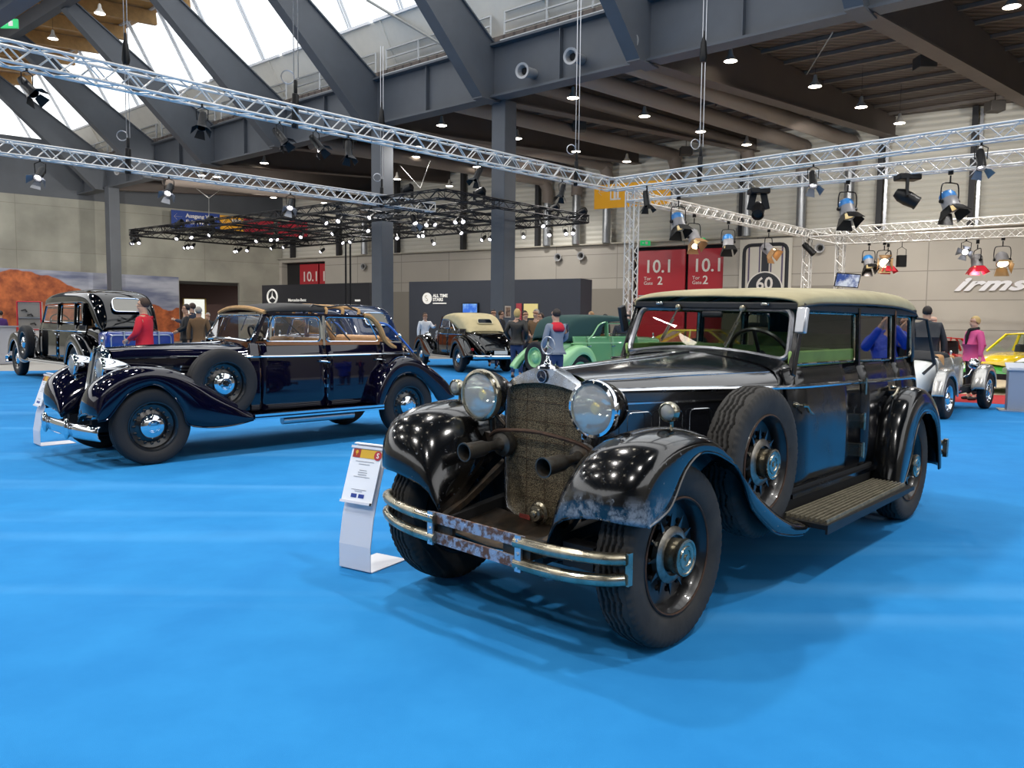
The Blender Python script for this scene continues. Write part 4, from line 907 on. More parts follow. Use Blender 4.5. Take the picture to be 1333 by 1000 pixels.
# silver roadster at the right
sG = specB(W=2.4, tr=.62, R=.33, w=.14, paint=mSilverP, spare=None, rim=mChrome, bumper=None, foglamps=False, vents=None, chassis=(-.3, 2.6),
    bonnet=[(-.02,.20,.42,.80,.93), (.4,.27,.42,.82,.96), (.8,.36,.42,.84,.98), (1.0,.45,.42,.85,.99), (1.05,.48,.42,.86,1.0)], grille=('flat', -.06, .19, .42, .93), lamps=(-.12, .38, .80, .10, .16), lampshell=mChrome,
    fb=(.70, .56, .42), low=None, hug=[(-.6, .48), (3, .48)], board=None, belt=None, screen=None,
    ff=[(-.36,.36,-.40,.38,-.42,.38,.02), (-.34,.48,-.38,.56,-.41,.57,.05), (-.26,.60,-.28,.69,-.30,.71,.06), (-.12,.68,-.13,.77,-.14,.79,.06), (.02,.70,.02,.79,.02,.81,.06), (.16,.67,.19,.75,.20,.77,.06), (.27,.58,.32,.66,.35,.67,.06), (.35,.44,.41,.50,.44,.51,.05), (.38,.36,.43,.38,.46,.38,.02)],
    rf=[(2.04,.34,1.95,.35,1.94,.36,.02), (2.06,.48,1.98,.52,1.95,.54,.05), (2.14,.60,2.08,.69,2.06,.71,.06), (2.28,.68,2.27,.78,2.26,.80,.06), (2.42,.70,2.43,.80,2.44,.82,.06), (2.56,.67,2.60,.76,2.62,.77,.06), (2.67,.58,2.73,.66,2.76,.66,.06), (2.74,.46,2.81,.50,2.84,.50,.05), (2.76,.38,2.83,.39,2.86,.39,.02)],
    side=dict(prof=[(.97,.36), (1.0,.45), (1.0,.65), (.98,.85), (.94,.93), (.90,.96)], hw=[(1.05,.50), (1.4,.54), (2.0,.54), (2.4,.48)], panels=[('door', 1.05, 1.8), ('rear_quarter', 1.8, 2.4)], handles=[.85]),
    tail=[(2.38,.48,.38,.82,.94), (2.6,.44,.38,.76,.90), (2.85,.36,.38,.62,.76), (3.0,.25,.38,.50,.55)], tpaint=M('white_panel', 'd9dad6', .3, coat=.5),
    roof=[(1.62,.44,.95,.98,1.0), (1.8,.49,.95,1.03,1.07), (2.1,.49,.94,1.03,1.07), (2.35,.45,.93,.97,.99), (2.42,.42,.92,.94,.95)], roofmat=M('black_canvas', '16181c', .85), roofname='black_canvas_roof', wheelside=.2)
carG, TG = old_car('vintage_roadster', (7.63, 14.0, 0), rad(226), 'silver open-wheeled vintage roadster with folded black canvas top, beyond the black car\'s tail', sG, .93)

# modern cars: red sports car, green and yellow rally car, yellow car, blue car beside the limousine
def modern_car(name, loc, rot, label, paint, L=4.0, hw=.82, zb=.62, zr=1.28, sc=1., roofpaint=None, hood=None, glassy=True):
    T = carT(0); root = thing(name, loc, label, 'car', rot, None, sc); W = L*.6; R = .31
    for a in (0, W):
        for s in (1, -1): make_wheel(root, T, a, s*(hw - .12), R, R, .2, s, 'disc', rimM=mAlu, capM=mAlu)
    mb = MB(T); secs = []; f0, f1 = -L*.2, W + L*.2
    for t, h, b in ((0, .38, .72), (.03, .50, .86), (.12, .60, .96), (.3, .70, 1.0), (.36, .74, 1.0), (.6, .78, 1.0), (.8, .80, .99), (.93, .78, .93), (.99, .62, .86), (1, .42, .8)):
        a = lerp(f0, f1, t); hz = h*zb/.72 + .02
        secs.append(half([(a, hw*b*.9, .2), (a, hw*b, .32), (a, hw*b, lerp(.32, hz, .6)), (a, hw*b*.95, hz - .03), (a, hw*b*.75, hz), (a, hw*b*.4, hz + .03), (a, 0, hz + .035)]))
    loft(mb, secs, 3, 2)
    bd = mb.build('body', paint, root, ang=70)
    for a in (0, W):
        for s in (1, -1): MB(T).lathe([(R*1.18, 0), (R*1.18, .004), (0, .005)], (a, s*(hw*.985), R), (0, s, 0), 28).build('wheel_arch', mDark, bd)
    a0, a1, a2, a3 = lerp(f0, f1, .33), lerp(f0, f1, .46), lerp(f0, f1, .72), lerp(f0, f1, .90); zh = zb + .12
    mb = MB(T); mb.grid([[(a0, b*hw*.86, zh), (a1, b*hw*.70, zr - .03)] for b in (-1, -.5, 0, .5, 1)]); mb.build('windscreen', mGlass, root)
    mb = MB(T); mb.grid([[(a3, b*hw*.84, zh + .02), (a2, b*hw*.70, zr - .03)] for b in (-1, -.5, 0, .5, 1)]); mb.build('rear_window', mGlass, root)
    mb = MB(T); mb.grid([[(a, b*hw*.72, zr - .02 + .03*(1 - b*b)) for b in (-1, -.5, 0, .5, 1)] for a in (a1 - .03, (a1+a2)/2, a2 + .03)]); mb.build('roof', roofpaint or paint, root, solid=.03)
    for s in (1, -1):
        mb = MB(T); mb.bar((a0, s*hw*.86, zh), (a1, s*hw*.71, zr - .02), .05, .03, (0, s, 0)); mb.bar((a3, s*hw*.84, zh), (a2, s*hw*.71, zr - .02), .07, .03, (0, s, 0)); mb.bar(((a1+a2)/2, s*hw*.87, zh), ((a1+a2)/2, s*hw*.71, zr - .02), .06, .03, (1, 0, 0)); mb.build('roof_pillar', roofpaint or paint, root)
        mb = MB(T); mb.poly([(a0 + .05, s*hw*.865, zh), (a3 - .05, s*hw*.85, zh), (a2, s*hw*.71, zr - .03), (a1, s*hw*.71, zr - .03)]); mb.build('side_window', mGlass, root)
        MB(T).lathe([(.10, -.05), (.10, .01), (.085, .03), (0, .04)], (f0 + .06, s*hw*.62, .50), (-1, 0, 0), 18, sy=.7).build('headlight', mLens, root)
        MB(T).box((f1 - .02, s*hw*.6, .60), (.04, .3, .1)).build('tail_lamp', M('red_lamp', '8a1010', .2), root)
        MB(T).ball((a0 + .15, s*(hw + .06), zh + .06), .06, 10, 8, (.6, 1, .8)).build('door_mirror', paint, root)
    MB(T).box((f0 + .02, 0, .36), (.05, hw*1.3, .12)).build('front_grille', mDark, root)
    MB(T).box((f1 - .01, 0, .34), (.05, hw*1.6, .1)).build('rear_bumper', mDark, root)
    for s in (1, -1): seat(root, T, lerp(a0, a2, .45), s*.38 - .22, s*.38 + .22, .45, M('seat_dark', '22242a', .8), .95, .4)
    if hood:
        mb = MB(T); mb.grid([[(a, b*hw*.55, z + .035*(1 - b*b)) for b in (-1, -.4, 0, .4, 1)] for a, z in ((f0 + .12, zb*.80), (lerp(f0, a0, .5), zb + .025), (a0 - .05, zb + .09))]); mb.build('bonnet_panel', hood, root, solid=.01)
    return root, T
mRedP = M('red_paint', 'c81e1e', .15, coat=.9); mYel = M('yellow_paint', 'e6c21e', .2, coat=.8); mRallyG = M('bright_green_paint', '3f9a35', .2, coat=.8)
carR, TR = modern_car('sports_car', (11.3, 20.8, 0), rad(75), 'low red sports car parked beyond the silver roadster', mRedP, 4.2, .8, .60, 1.08)
carY, TY = modern_car('rally_car', (10.6, 17.3, 0), rad(30), 'green rally car with yellow roof and bonnet, behind the grey lectern', mRallyG, 4.2, .8, .72, 1.24, roofpaint=mYel, hood=mYel)
MB(TY).lathe([(.14, 0), (.14, .003), (0, .003)], (-.25, .45, .70), (-.3, 0, 1), 20, sx=1.3).build('number_roundel', M('white_vinyl', 'ece8e4', .5), carY)
carYel, _ = modern_car('sports_car', (6.6, 22.0, 0), rad(150), 'yellow sports car beyond the black convertible\'s windscreen', mYel, 4.1, .82, .70, 1.22)
# ================================================================ visitors
mSkin = M('skin', 'c49a80', .6, noise=(20, .12)); mSkin2 = M('skin_pale', 'd4a890', .6, noise=(20, .12))
def skin_obj(name, nodes, edges, mat, parent, sub=1, root=0):
    """one continuous surface grown along the given joints; nodes: (x, y, z, radius)"""
    me = bpy.data.meshes.new(name); me.from_pydata([n[:3] for n in nodes], edges, []); me.update()
    o = bpy.data.objects.new(name, me); C.objects.link(o); me.materials.append(mat)
    if parent: o.parent = parent
    md = o.modifiers.new('skin', 'SKIN'); md.use_smooth_shade = True
    for i, n in enumerate(nodes):
        r = n[3] if isinstance(n[3], (tuple, list)) else (n[3], n[3])
        o.data.skin_vertices[0].data[i].radius = r
        o.data.skin_vertices[0].data[i].use_root = (i == root)
    md = o.modifiers.new('sub', 'SUBSURF'); md.levels = sub; md.render_levels = sub
    return o
def person(x, y, face, H, label, top, legs, hair, pose='down', skin=None, hairlong=0., scarf=None, lean=0., shoes=None, coat=0., build=1., bald=False, cat='person', name='person', extra=None):
    """face: heading in degrees (the way the figure looks); arms by pose"""
    skin = skin or mSkin; P = thing(name, (x, y, 0), label, cat, rad(face)); k = H/1.75; g = build
    def S(*n): return [(a*k, b*k, c*k, (r[0]*k, r[1]*k) if isinstance(r, tuple) else r*k) for a, b, c, r in n]
    sh = {'down': [((.0, .235, 1.14), (.03, .26, .88)), ((.0, -.235, 1.14), (.03, -.26, .88))],
          'front': [((.04, .25, 1.15), (.22, .10, 1.05)), ((.04, -.25, 1.15), (.24, -.06, 1.05))],
          'hip': [((.0, .25, 1.14), (.10, .22, .95)), ((.02, -.25, 1.15), (.20, -.12, 1.02))],
          'camera': [((.16, .24, 1.26), (.26, .10, 1.52)), ((.16, -.24, 1.26), (.26, -.10, 1.52))],
          'pockets': [((-.06, .27, 1.14), (.08, .20, .96)), ((-.06, -.27, 1.14), (.08, -.20, .96))],
          'point': [((.12, .26, 1.22), (.38, .22, 1.28)), ((.0, -.235, 1.14), (.03, -.26, .88))]}[pose]
    lx = lean
    hd = S((0, 0, .93, .10), (lx*.3, 0, 1.12, .11), (lx*.7, 0, 1.32, .12), (lx, 0, 1.44, .070), (lx + .01, 0, 1.50, .060), (lx + .025, 0, 1.565, .074), (lx + .02, 0, 1.645, .084), (lx + .015, 0, 1.71, .06),
           (lx + .095, 0, 1.60, .022), (lx + .02, .075, 1.625, .014), (lx + .02, -.075, 1.625, .014))
    ed = [(0,1),(1,2),(2,3),(3,4),(4,5),(5,6),(6,7),(5,8),(6,9),(6,10)]
    n = list(hd)
    for s, (el, hn) in zip((1, -1), sh):
        i = len(n); n += S((lx*.8, s*.17, 1.39, .055), (el[0] + lx*.6, el[1]*g, el[2], .040), (hn[0] + lx*.6, hn[1]*g, hn[2], .027)); ed += [(2, i), (i, i+1), (i+1, i+2)]
        d = (Vector(hn) - Vector(el)).normalized(); hp = Vector(hn) + d*.05; j = len(n); n += S((hp.x + lx*.6, hp.y*g, hp.z, (.032, .016))); ed.append((i+2, j))
        side = d.cross(Vector((0, s, 0.001))); side = side.normalized() if side.length > .1 else Vector((1, 0, 0))
        for f in range(4):
            o = side*(.024 - .016*f); L = (.075, .082, .078, .06)[f]
            a1 = hp + o + d*.045; a2 = a1 + d*L*.45 + Vector((0, -s*.012, -.004)); q = len(n)
            n += S((a1.x + lx*.6, a1.y*g, a1.z, .0085), (a2.x + lx*.6, a2.y*g, a2.z, .0070)); ed += [(j, q), (q, q+1)]
        th = hp + side*.035 - d*.01; th2 = th + d*.035 + side*.012; q = len(n); n += S((th.x + lx*.6, th.y*g, th.z, .010), (th2.x + lx*.6, th2.y*g, th2.z, .0085)); ed += [(j, q), (q, q+1)]
    for s in (1, -1):
        i = len(n); n += S((.0, s*.085, .86, .075), (.015, s*.095, .48, .050), (-.01, s*.10, .10, .038), (.03, s*.11, .04, .036), (.13, s*.125, .025, .025)); ed += [(0, i), (i, i+1), (i+1, i+2), (i+2, i+3), (i+3, i+4)]
    body = skin_obj('body', n, ed, skin, P)
    # jacket
    hem = .86 - coat
    n = S((0, 0, .98, (.135*g, .165*g)), (lx*.35, 0, 1.15, (.125*g, .16*g)), (lx*.7, 0, 1.32, (.12*g, .175*g)), (lx*.9, 0, 1.42, (.085, .12)), (lx*.97, 0, 1.50, .064), (0, 0, hem, (.14*g, .175*g)))
    ed = [(0,1),(1,2),(2,3),(3,4),(0,5)]
    for s, (el, hn) in zip((1, -1), sh):
        i = len(n); n += S((lx*.8, s*.185*g, 1.38, .078), (el[0] + lx*.6, el[1]*g + s*.01, el[2], .060), (hn[0]*.96 + el[0]*.04 + lx*.6, hn[1]*g, hn[2]*.97 + el[2]*.03, .044)); ed += [(2, i), (i, i+1), (i+1, i+2)]
    skin_obj('jacket', n, ed, top, P)
    n = S((0, 0, .92, (.125*g, .16*g)), (0, 0, .86, (.12*g, .155*g)))
    ed = [(0, 1)]
    for s in (1, -1):
        i = len(n); n += S((.0, s*.092, .76, .092*g), (.02, s*.10, .48, .070), (.0, s*.105, .10, .058)); ed += [(1, i), (i, i+1), (i+1, i+2)]
    skin_obj('trousers', n, ed, legs, P)
    for s in (1, -1):
        n = S((-.06, s*.105, .045, .040), (.03, s*.11, .04, .042), (.15, s*.125, .03, .032)); skin_obj('shoe', n, [(0,1),(1,2)], shoes or mBlackTrim, P)
    if not bald:
        mb = MB(); rows = []; c = Vector((lx + .006, 0, 1.645))*1
        for i in range(9):
            t = rad(8 + 124*i/8)
            row = []
            for j in range(20):
                p = 2*PI*j/20; fr = max(0, (cos(p) + .30)/1.30)
                tt = t*(1 - .56*fr*(i/8))
                r = (.092 + .004*sin(5*p))*k; zz = cos(tt)
                row.append(Vector(c)*k + Vector((sin(tt)*cos(p)*r*1.02 - .010*k, sin(tt)*sin(p)*r*.90, zz*r*1.02 - (hairlong*k*(i/8)**2*(1 - fr)))))
            rows.append(row)
        mb.grid(rows, cv=True); mb.face(range(20)); mb.build('hair', hair, P, solid=.008*k, off=-1)
    mb = MB()
    for s in (1, -1): mb.ball(((lx + .088)*k, s*.030*k, 1.635*k), .0065*k, 8, 6)
    mb.build('eyes', M('eye_dark', '2a211c', .3), P)
    MB().tube([((lx + .09)*k, -.022*k, 1.565*k), ((lx + .099)*k, 0, 1.563*k), ((lx + .09)*k, .022*k, 1.565*k)], .005*k, 5).build('mouth', M('lips', '9a5f52', .5), P)
    if scarf:
        mb = MB(); ring(mb, ((lx + .01)*k, 0, 1.47*k), .075*k, (.2, 0, 1), .032*k, 16, 8); mb.tube([((lx + .09)*k, -.02*k, 1.46*k), ((lx + .14)*k, -.03*k, 1.33*k), ((lx + .13)*k, -.04*k, 1.15*k)], .035*k, 8); mb.build('scarf', scarf, P)
    return P, k
hB = M('hair_brown', '3d2b1f', .7); hK = M('hair_black', '15110f', .6); hG = M('hair_grey', '9c968c', .7); hY = M('hair_blonde', 'c2a468', .6); hD = M('hair_dark_brown', '241a14', .6)
cBlk = M('cloth_black', '17181b', .8, bump=(60, .3, .004)); cLth = M('leather_black', '1b1917', .45, bump=(40, .4, .004)); cRed = M('cloth_red', 'c4142c', .75, bump=(25, .4, .01)); cPink = M('cloth_pink', 'd8588e', .85, bump=(25, .3, .006)); cGry = M('cloth_grey', '78808e', .8, bump=(40, .3, .005))
cJean = M('denim', '26375c', .85); cBrn = M('cloth_brown', '6b5238', .9); cBlue = M('quilted_blue', '1d3fb4', .5, bump=(14, .8, .02)); cDk = M('trousers_dark', '202228', .85); cWht = M('shirt_white', 'd8dade', .8); cNvy = M('cloth_navy', '22293a', .8); cOr = M('cloth_orange', 'd84a22', .7); cSuit = M('suit_charcoal', '2b2e34', .7)
pp, k = person(-5.95, 13.0, 188, 1.73, 'man in a red shirt with hands clasped, behind the midnight blue convertible', cRed, cDk, hB, 'front', build=1.12)
MB().box((.16, -.09, 1.33), (.012, .05, .025)).build('name_badge', cWht, pp)
def at_d(px, d): p = at(px, 430, Y=d); return p.x, p.y
x, y = at_d(673, 20.0); person(x, y, 70, 1.74, 'fair-haired person in a black leather jacket and jeans, back turned', cLth, cJean, hY, 'pockets', hairlong=.06)
x, y = at_d(724, 15.2); pp, k = person(x, y, 120, 1.66, 'man in a grey hooded top with red lining, behind the star mascot', cGry, cJean, hD, 'hip')
mb = MB(); rows = []
for i in range(7):
    t = rad(100 + 160*i/6); rows.append([Vector((cos(t)*r*k, sin(t)*r*1.15*k, z*k)) for r, z in ((.075, 1.46), (.12, 1.42), (.15, 1.34), (.13, 1.28))])
mb.grid(rows); mb.build('hood_lining', cRed, pp, solid=.02)
x, y = at_d(642, 25.2); person(x, y, -80, 1.80, 'dark-haired man in a dark jacket over a white shirt, left of the column picture', cNvy, cDk, hK, 'down')
x, y = at_d(652, 26.0); person(x, y, -20, 1.78, 'man in a dark coat against the brown column', cBlk, cDk, hB, 'down', coat=.15)
x, y = at_d(649, 24.0); person(x, y, -100, 1.18, 'small child beside the two men by the column', cBrn, cJean, hB, 'down', name='child', cat='child')
x, y = at_d(698, 21.5); person(x, y, -120, 1.76, 'grey-haired man facing the person in the leather jacket', cBrn, cDk, hG, 'front')
x, y = at_d(683, 23.0); person(x, y, -60, 1.74, 'dark-haired person mostly hidden behind the leather jacket', cDk, cDk, hD, 'down')
x, y = at_d(704, 23.5); person(x, y, -150, 1.68, 'person in dark clothes looking down beside the grey-haired man', cBlk, cDk, hB, 'down')
x, y = at_d(739, 26.0); person(x, y, 90, 1.66, 'dark head above the left end of the green roof', cBlk, cDk, hD, 'down')
x, y = at_d(769, 25.0); person(x, y, 180, 1.76, 'light-haired man behind the middle of the green roof', cBrn, cDk, M('hair_sandy', 'a0805a', .7), 'down')
x, y = at_d(790, 26.0); person(x, y, 200, 1.70, 'dark-haired man leaning forward behind the green car', cBlk, cDk, hK, 'down', lean=.08)
x, y = at_d(810, 21.8); person(x, y, 80, 1.62, 'person beside the lattice tower behind the green car', cNvy, cDk, hB, 'down')
x, y = at_d(243, 20.5); person(x, y, -150, 1.78, 'man in black jacket with folded arms by the doorway', cBlk, cDk, hD, 'front', build=1.1)
x, y = at_d(251, 23.0); person(x, y, 170, 1.86, 'taller man behind the black jacket by the doorway', cNvy, cDk, hB, 'point')
x, y = at_d(259, 19.5); person(x, y, 100, 1.70, 'grey-haired man in a brown jacket seen from behind', cBrn, cDk, hG, 'down')
x, y = at_d(271, 27.0); person(x, y, -90, 1.62, 'pale-haired visitor far back beside the doorway', cBlk, cDk, hG, 'down')
x, y = at_d(1, 27.0); person(x, y, 160, 1.62, 'person with a purple strap behind the grey counter', M('cloth_purple', '4a2a6e', .8), cDk, hK, 'down')
x, y = at_d(1269, 15.2); pp, k = person(x, y, 178, 1.60, 'blonde woman in a pink jacket and black scarf', cPink, cBlk, hY, 'down', skin=mSkin2, scarf=cBlk, build=1.15, hairlong=.02, coat=.05)
x, y = at_d(1206, 15.2); person(x, y, 75, 1.78, 'dark-haired man in charcoal suit behind the black car\'s tail', cSuit, cDk, hD, 'down', build=1.2)
x, y = at_d(1214, 16.0); person(x, y, 60, 1.62, 'bald man in a dark jacket at the black car\'s tail', cSuit, cDk, hB, 'down', bald=True, skin=mSkin2)
person(5.80, 7.5, 205, 1.66, 'person in a blue quilted coat raising a camera, mirrored in the rear side window', cBlue, cDk, hD, 'camera', build=1.15, coat=.25)
person(6.35, 8.15, 205, 1.60, 'person in black with an orange scarf, mirrored in the quarter window', cBlk, cDk, hB, 'camera', scarf=cOr)
x, y = at_d(553, 27.5); person(x, y, -60, 1.70, 'person in a white shirt beyond the cream-roofed car', cWht, cDk, hB, 'point')
# ================================================================ the exhibition hall
Z = Vector((0, 0, 1))
U = Vector((-.76, .65, 0)).normalized(); V = Vector((-.65, -.76, 0)).normalized(); XD = Vector((.715, .70, 0)).normalized()
PB = Vector((-.75, 26.75, 0))
def foot(k): return PB + U*(5.8*k)
def st(o, n=None): o['kind'] = 'structure'; return o
mCarpet = M('blue_carpet', '257cbc', .95, spec=.15, noise=(2.5, 1, .35, .7), col2='2b84c4', bump=(350, .25, .003))
mConc = M('concrete_floor', 'a3a09a', .55, noise=(.6, .12), bump=(8, .05, .01))
mSteel = M('anthracite_steel', '585c62', .55, noise=(.9, .14))
mSteelB = M('warm_grey_steel', '5d534d', .6, noise=(1.1, .12))
mDeck = M('ceiling_deck', '5a4f4a', .7)
mDuct = M('painted_duct', '8b8078', .55); mDuctV = M('zinc_duct', 'a3a6aa', .35, .7, noise=(4, .15))
# ground
st(MB().poly([(-70, -40, -.012), (90, -40, -.012), (90, 90, -.012), (-70, 90, -.012)]).build('floor', mConc, smooth=False))
pts = [(-50, -12), (-50, 16), (-16.5, 19.9), (-12.3, 20.9), (-8.5, 25.5), (-6, 29.5), (4.5, 31), (6.2, 22), (8.15, 14.75), (8.9, 14.35), (22, 8.2), (22, -12)]
carp = MB().prism([(x, y, -.012) for x, y in pts], (0, 0, .012)).build('carpet', mCarpet, smooth=False); st(carp); carp.name = 'floor_carpet'
def carpet_mat():
    nt = mCarpet.node_tree; b = nt.nodes['Principled BSDF']; L = nt.links
    tc = nt.nodes.new('ShaderNodeTexCoord'); n = nt.nodes.new('ShaderNodeTexNoise'); n.inputs['Scale'].default_value = .5; n.inputs['Detail'].default_value = 8; n.inputs['Distortion'].default_value = 1.2
    L.new(tc.outputs['Object'], n.inputs['Vector'])
    old = b.inputs['Base Color'].links[0].from_socket
    r = nt.nodes.new('ShaderNodeValToRGB'); r.color_ramp.elements[0].position = .35; r.color_ramp.elements[1].position = .72; r.color_ramp.elements[0].color = (.88, .92, .95, 1); r.color_ramp.elements[1].color = (1.06, 1.04, 1.02, 1)
    mx = nt.nodes.new('ShaderNodeMix'); mx.data_type = 'RGBA'; mx.blend_type = 'MULTIPLY'; mx.inputs[0].default_value = 1
    L.new(n.outputs['Fac'], r.inputs[0]); L.new(old, mx.inputs[6]); L.new(r.outputs[0], mx.inputs[7])
    last = mx.outputs[2]
    for ang, off in ((.55, 3.), (-.75, 11.)):      # faint wheel tracks pressed into the pile
        mp = nt.nodes.new('ShaderNodeMapping'); mp.inputs['Rotation'].default_value = (0, 0, ang); mp.inputs['Scale'].default_value = (.10, 1.5, 1); mp.inputs['Location'].default_value = (off, off, 0); L.new(tc.outputs['Object'], mp.inputs[0])
        n2 = nt.nodes.new('ShaderNodeTexNoise'); n2.inputs['Scale'].default_value = 1.0; n2.inputs['Detail'].default_value = 2; L.new(mp.outputs[0], n2.inputs['Vector'])
        r2 = nt.nodes.new('ShaderNodeMapRange'); r2.inputs[1].default_value = .62; r2.inputs[2].default_value = .72; r2.inputs[3].default_value = 0; r2.inputs[4].default_value = .16; L.new(n2.outputs['Fac'], r2.inputs[0])
        m2 = nt.nodes.new('ShaderNodeMix'); m2.data_type = 'RGBA'; m2.inputs[7].default_value = (*lin('6fb4e6'), 1); L.new(r2.outputs[0], m2.inputs[0]); L.new(last, m2.inputs[6]); last = m2.outputs[2]
    L.new(last, b.inputs['Base Color'])
carpet_mat()
st(MB().prism([(8.15, 14.8, -.012), (8.9, 14.4, -.012), (10.6, 13.8, -.012), (11.3, 16.0, -.012), (9.0, 16.6, -.012)], (0, 0, .01)).build('floor_red', M('red_carpet', 'a8141c', .95), smooth=False))
st(MB().prism([(9.0, 16.7, -.012), (11.4, 16.1, -.012), (11.2, 13.6, -.012), (22, 8.6, -.012), (34, 22, -.012), (12, 34, -.012), (6.5, 24, -.012)], (0, 0, .008)).build('floor_beige', M('beige_floor', 'b9a88c', .8), smooth=False))

# far walls
C0 = Vector((-15.9, 55.5, 0)); Lw = (Vector((-28.6, 45.3, 0)) - C0).normalized(); Rw = (Vector((10.76, 39.0, 0)) - C0).normalized()
NL = Vector((Lw.y, -Lw.x, 0)); NL = NL if NL.y < 0 else -NL; NR = Vector((Rw.y, -Rw.x, 0)); NR = NR if NR.y < 0 else -NR
def wall_mat(name, c, c2, cell_w, cell_h, line, seam=.012, lw=.02, noise=.06):
    m = M(name, c, .8); nt = m.node_tree; L = nt.links; b = nt.nodes['Principled BSDF']
    tc = nt.nodes.new('ShaderNodeTexCoord'); br = nt.nodes.new('ShaderNodeTexBrick')
    br.inputs['Scale'].default_value = 1; br.inputs['Brick Width'].default_value = cell_w; br.inputs['Row Height'].default_value = cell_h; br.inputs['Mortar Size'].default_value = lw; br.offset = 0
    br.inputs['Color1'].default_value = (*lin(c), 1); br.inputs['Color2'].default_value = (*lin(c2), 1); br.inputs['Mortar'].default_value = (*lin(line), 1); br.inputs['Bias'].default_value = -.3
    mp = nt.nodes.new('ShaderNodeMapping'); L.new(tc.outputs['Object'], mp.inputs[0]); mp.inputs['Rotation'].default_value = (PI/2, 0, 0) if False else (0, 0, 0)
    L.new(mp.outputs[0], br.inputs['Vector'])
    n = nt.nodes.new('ShaderNodeTexNoise'); n.inputs['Scale'].default_value = .5; n.inputs['Detail'].default_value = 7; L.new(tc.outputs['Object'], n.inputs['Vector'])
    r = nt.nodes.new('ShaderNodeValToRGB'); r.color_ramp.elements[0].color = (1 - noise*2,)*3 + (1,); r.color_ramp.elements[1].color = (1 + noise,)*3 + (1,); r.color_ramp.elements[0].position = .35; r.color_ramp.elements[1].position = .68
    L.new(n.outputs['Fac'], r.inputs[0]); mx = nt.nodes.new('ShaderNodeMix'); mx.data_type = 'RGBA'; mx.blend_type = 'MULTIPLY'; mx.inputs[0].default_value = 1
    L.new(br.outputs['Color'], mx.inputs[6]); L.new(r.outputs[0], mx.inputs[7]); L.new(mx.outputs[2], b.inputs['Base Color'])
    return m
def wallpanel(name, o, dr, n, L0, L1, z0, z1, th, mat):
    """flat wall slab: object whose local x runs along the wall and local y is up, so seams follow it"""
    mb = MB(); mb.box(((L0 + L1)/2, (z0 + z1)/2, 0), (L1 - L0, z1 - z0, th))
    ob = mb.build(name, mat, smooth=False); ob.matrix_world = frame(o, dr, Z) if dr.cross(Z).dot(n) > 0 else frame(o, dr, Z)
    return st(ob)
mConcW = wall_mat('fair_faced_concrete', 'a9a79a', 'a19f92', 5.2, 2.6, '8c897c', lw=.012, noise=.12)
mPanelW = wall_mat('beige_wall_panels', 'b8b2a8', 'b1aba2', 3.6, 1.25, '8f8a82', lw=.02, noise=.03)
mBandW = M('grey_plinth', '85807a', .8)
def corr_mat(name, c, c2, scale, rough=.6):
    m = M(name, c, rough); nt = m.node_tree; L = nt.links; b = nt.nodes['Principled BSDF']
    tc = nt.nodes.new('ShaderNodeTexCoord'); w = nt.nodes.new('ShaderNodeTexWave'); w.wave_type = 'BANDS'; w.bands_direction = 'Y'; w.inputs['Scale'].default_value = scale; w.inputs['Distortion'].default_value = 0
    L.new(tc.outputs['Object'], w.inputs['Vector']); bp = nt.nodes.new('ShaderNodeBump'); bp.inputs['Strength'].default_value = .8; bp.inputs['Distance'].default_value = .04
    L.new(w.outputs['Fac'], bp.inputs['Height']); L.new(bp.outputs[0], b.inputs['Normal'])
    r = nt.nodes.new('ShaderNodeValToRGB'); r.color_ramp.elements[0].color = (*lin(c), 1); r.color_ramp.elements[1].color = (*lin(c2), 1); r.color_ramp.elements[0].position = .0; r.color_ramp.elements[1].position = .25
    L.new(w.outputs['Fac'], r.inputs[0]); L.new(r.outputs[0], b.inputs['Base Color']); return m
mClad = corr_mat('cladding', 'cbc8bc', 'd6d3c8', 1.2)
mDeckC = corr_mat('ceiling_deck_ribbed', '3b3330', '5c514b', 1.1)
# left concrete wall with an opening near the corner
P1 = at(233, 400, pl=(C0, NL)); P2 = at(311, 400, pl=(C0, NL)); s1 = (P1 - C0).dot(Lw); s2 = (P2 - C0).dot(Lw); zop = at(270, 367, pl=(C0, NL)).z
wallpanel('wall_left', C0, Lw, NL, s1, 75, 0, 8.3, .3, mConcW)
wallpanel('wall_left_lintel', C0, Lw, NL, 0, s1, zop, 8.3, .3, mConcW)
wallpanel('wall_left_pier', C0, Lw, NL, 0, s2, 0, zop, .3, mConcW)
wallpanel('wall_left_upper', C0, Lw, NL, -1, 75, 8.3, 11.5, .25, mSteel)
# room behind the opening
bk = C0 - NL*5
wallpanel('wall_recess', bk, Lw, NL, -1, s1 + 6, 0, zop + 1, .1, M('brown_wall', '5d4642', .8))
st(MB().prism([tuple(C0 + Lw*a - NL*b + Z*zop) for a, b in ((0, 0), (s1 + 4, 0), (s1 + 4, 5), (0, 5))], (0, 0, .1)).build('ceiling_recess', M('recess_ceiling', '55504c', .8), smooth=False))
A1, A2 = at(239, 415, pl=(bk + NL*.1, NL)), at(267.5, 415, pl=(bk + NL*.1, NL)); zt, zb_ = at(253, 389, pl=(bk + NL*.1, NL)).z, .3
w = MB(); w.prism([A1*1 + Z*(zb_ - A1.z), A2 + Z*(zb_ - A2.z), A2 + Z*(zt - A2.z), A1 + Z*(zt - A1.z)], NL*.02)
wn = st(w.build('window_20', emis('lit_window', 'eef0e6', 1.1), smooth=False))
q = [A1 + Z*(zb_ - A1.z) + NL*.04, A2 + Z*(zb_ - A2.z) + NL*.04, A2 + Z*(zt - A2.z) + NL*.04, A1 + Z*(zt - A1.z) + NL*.04]
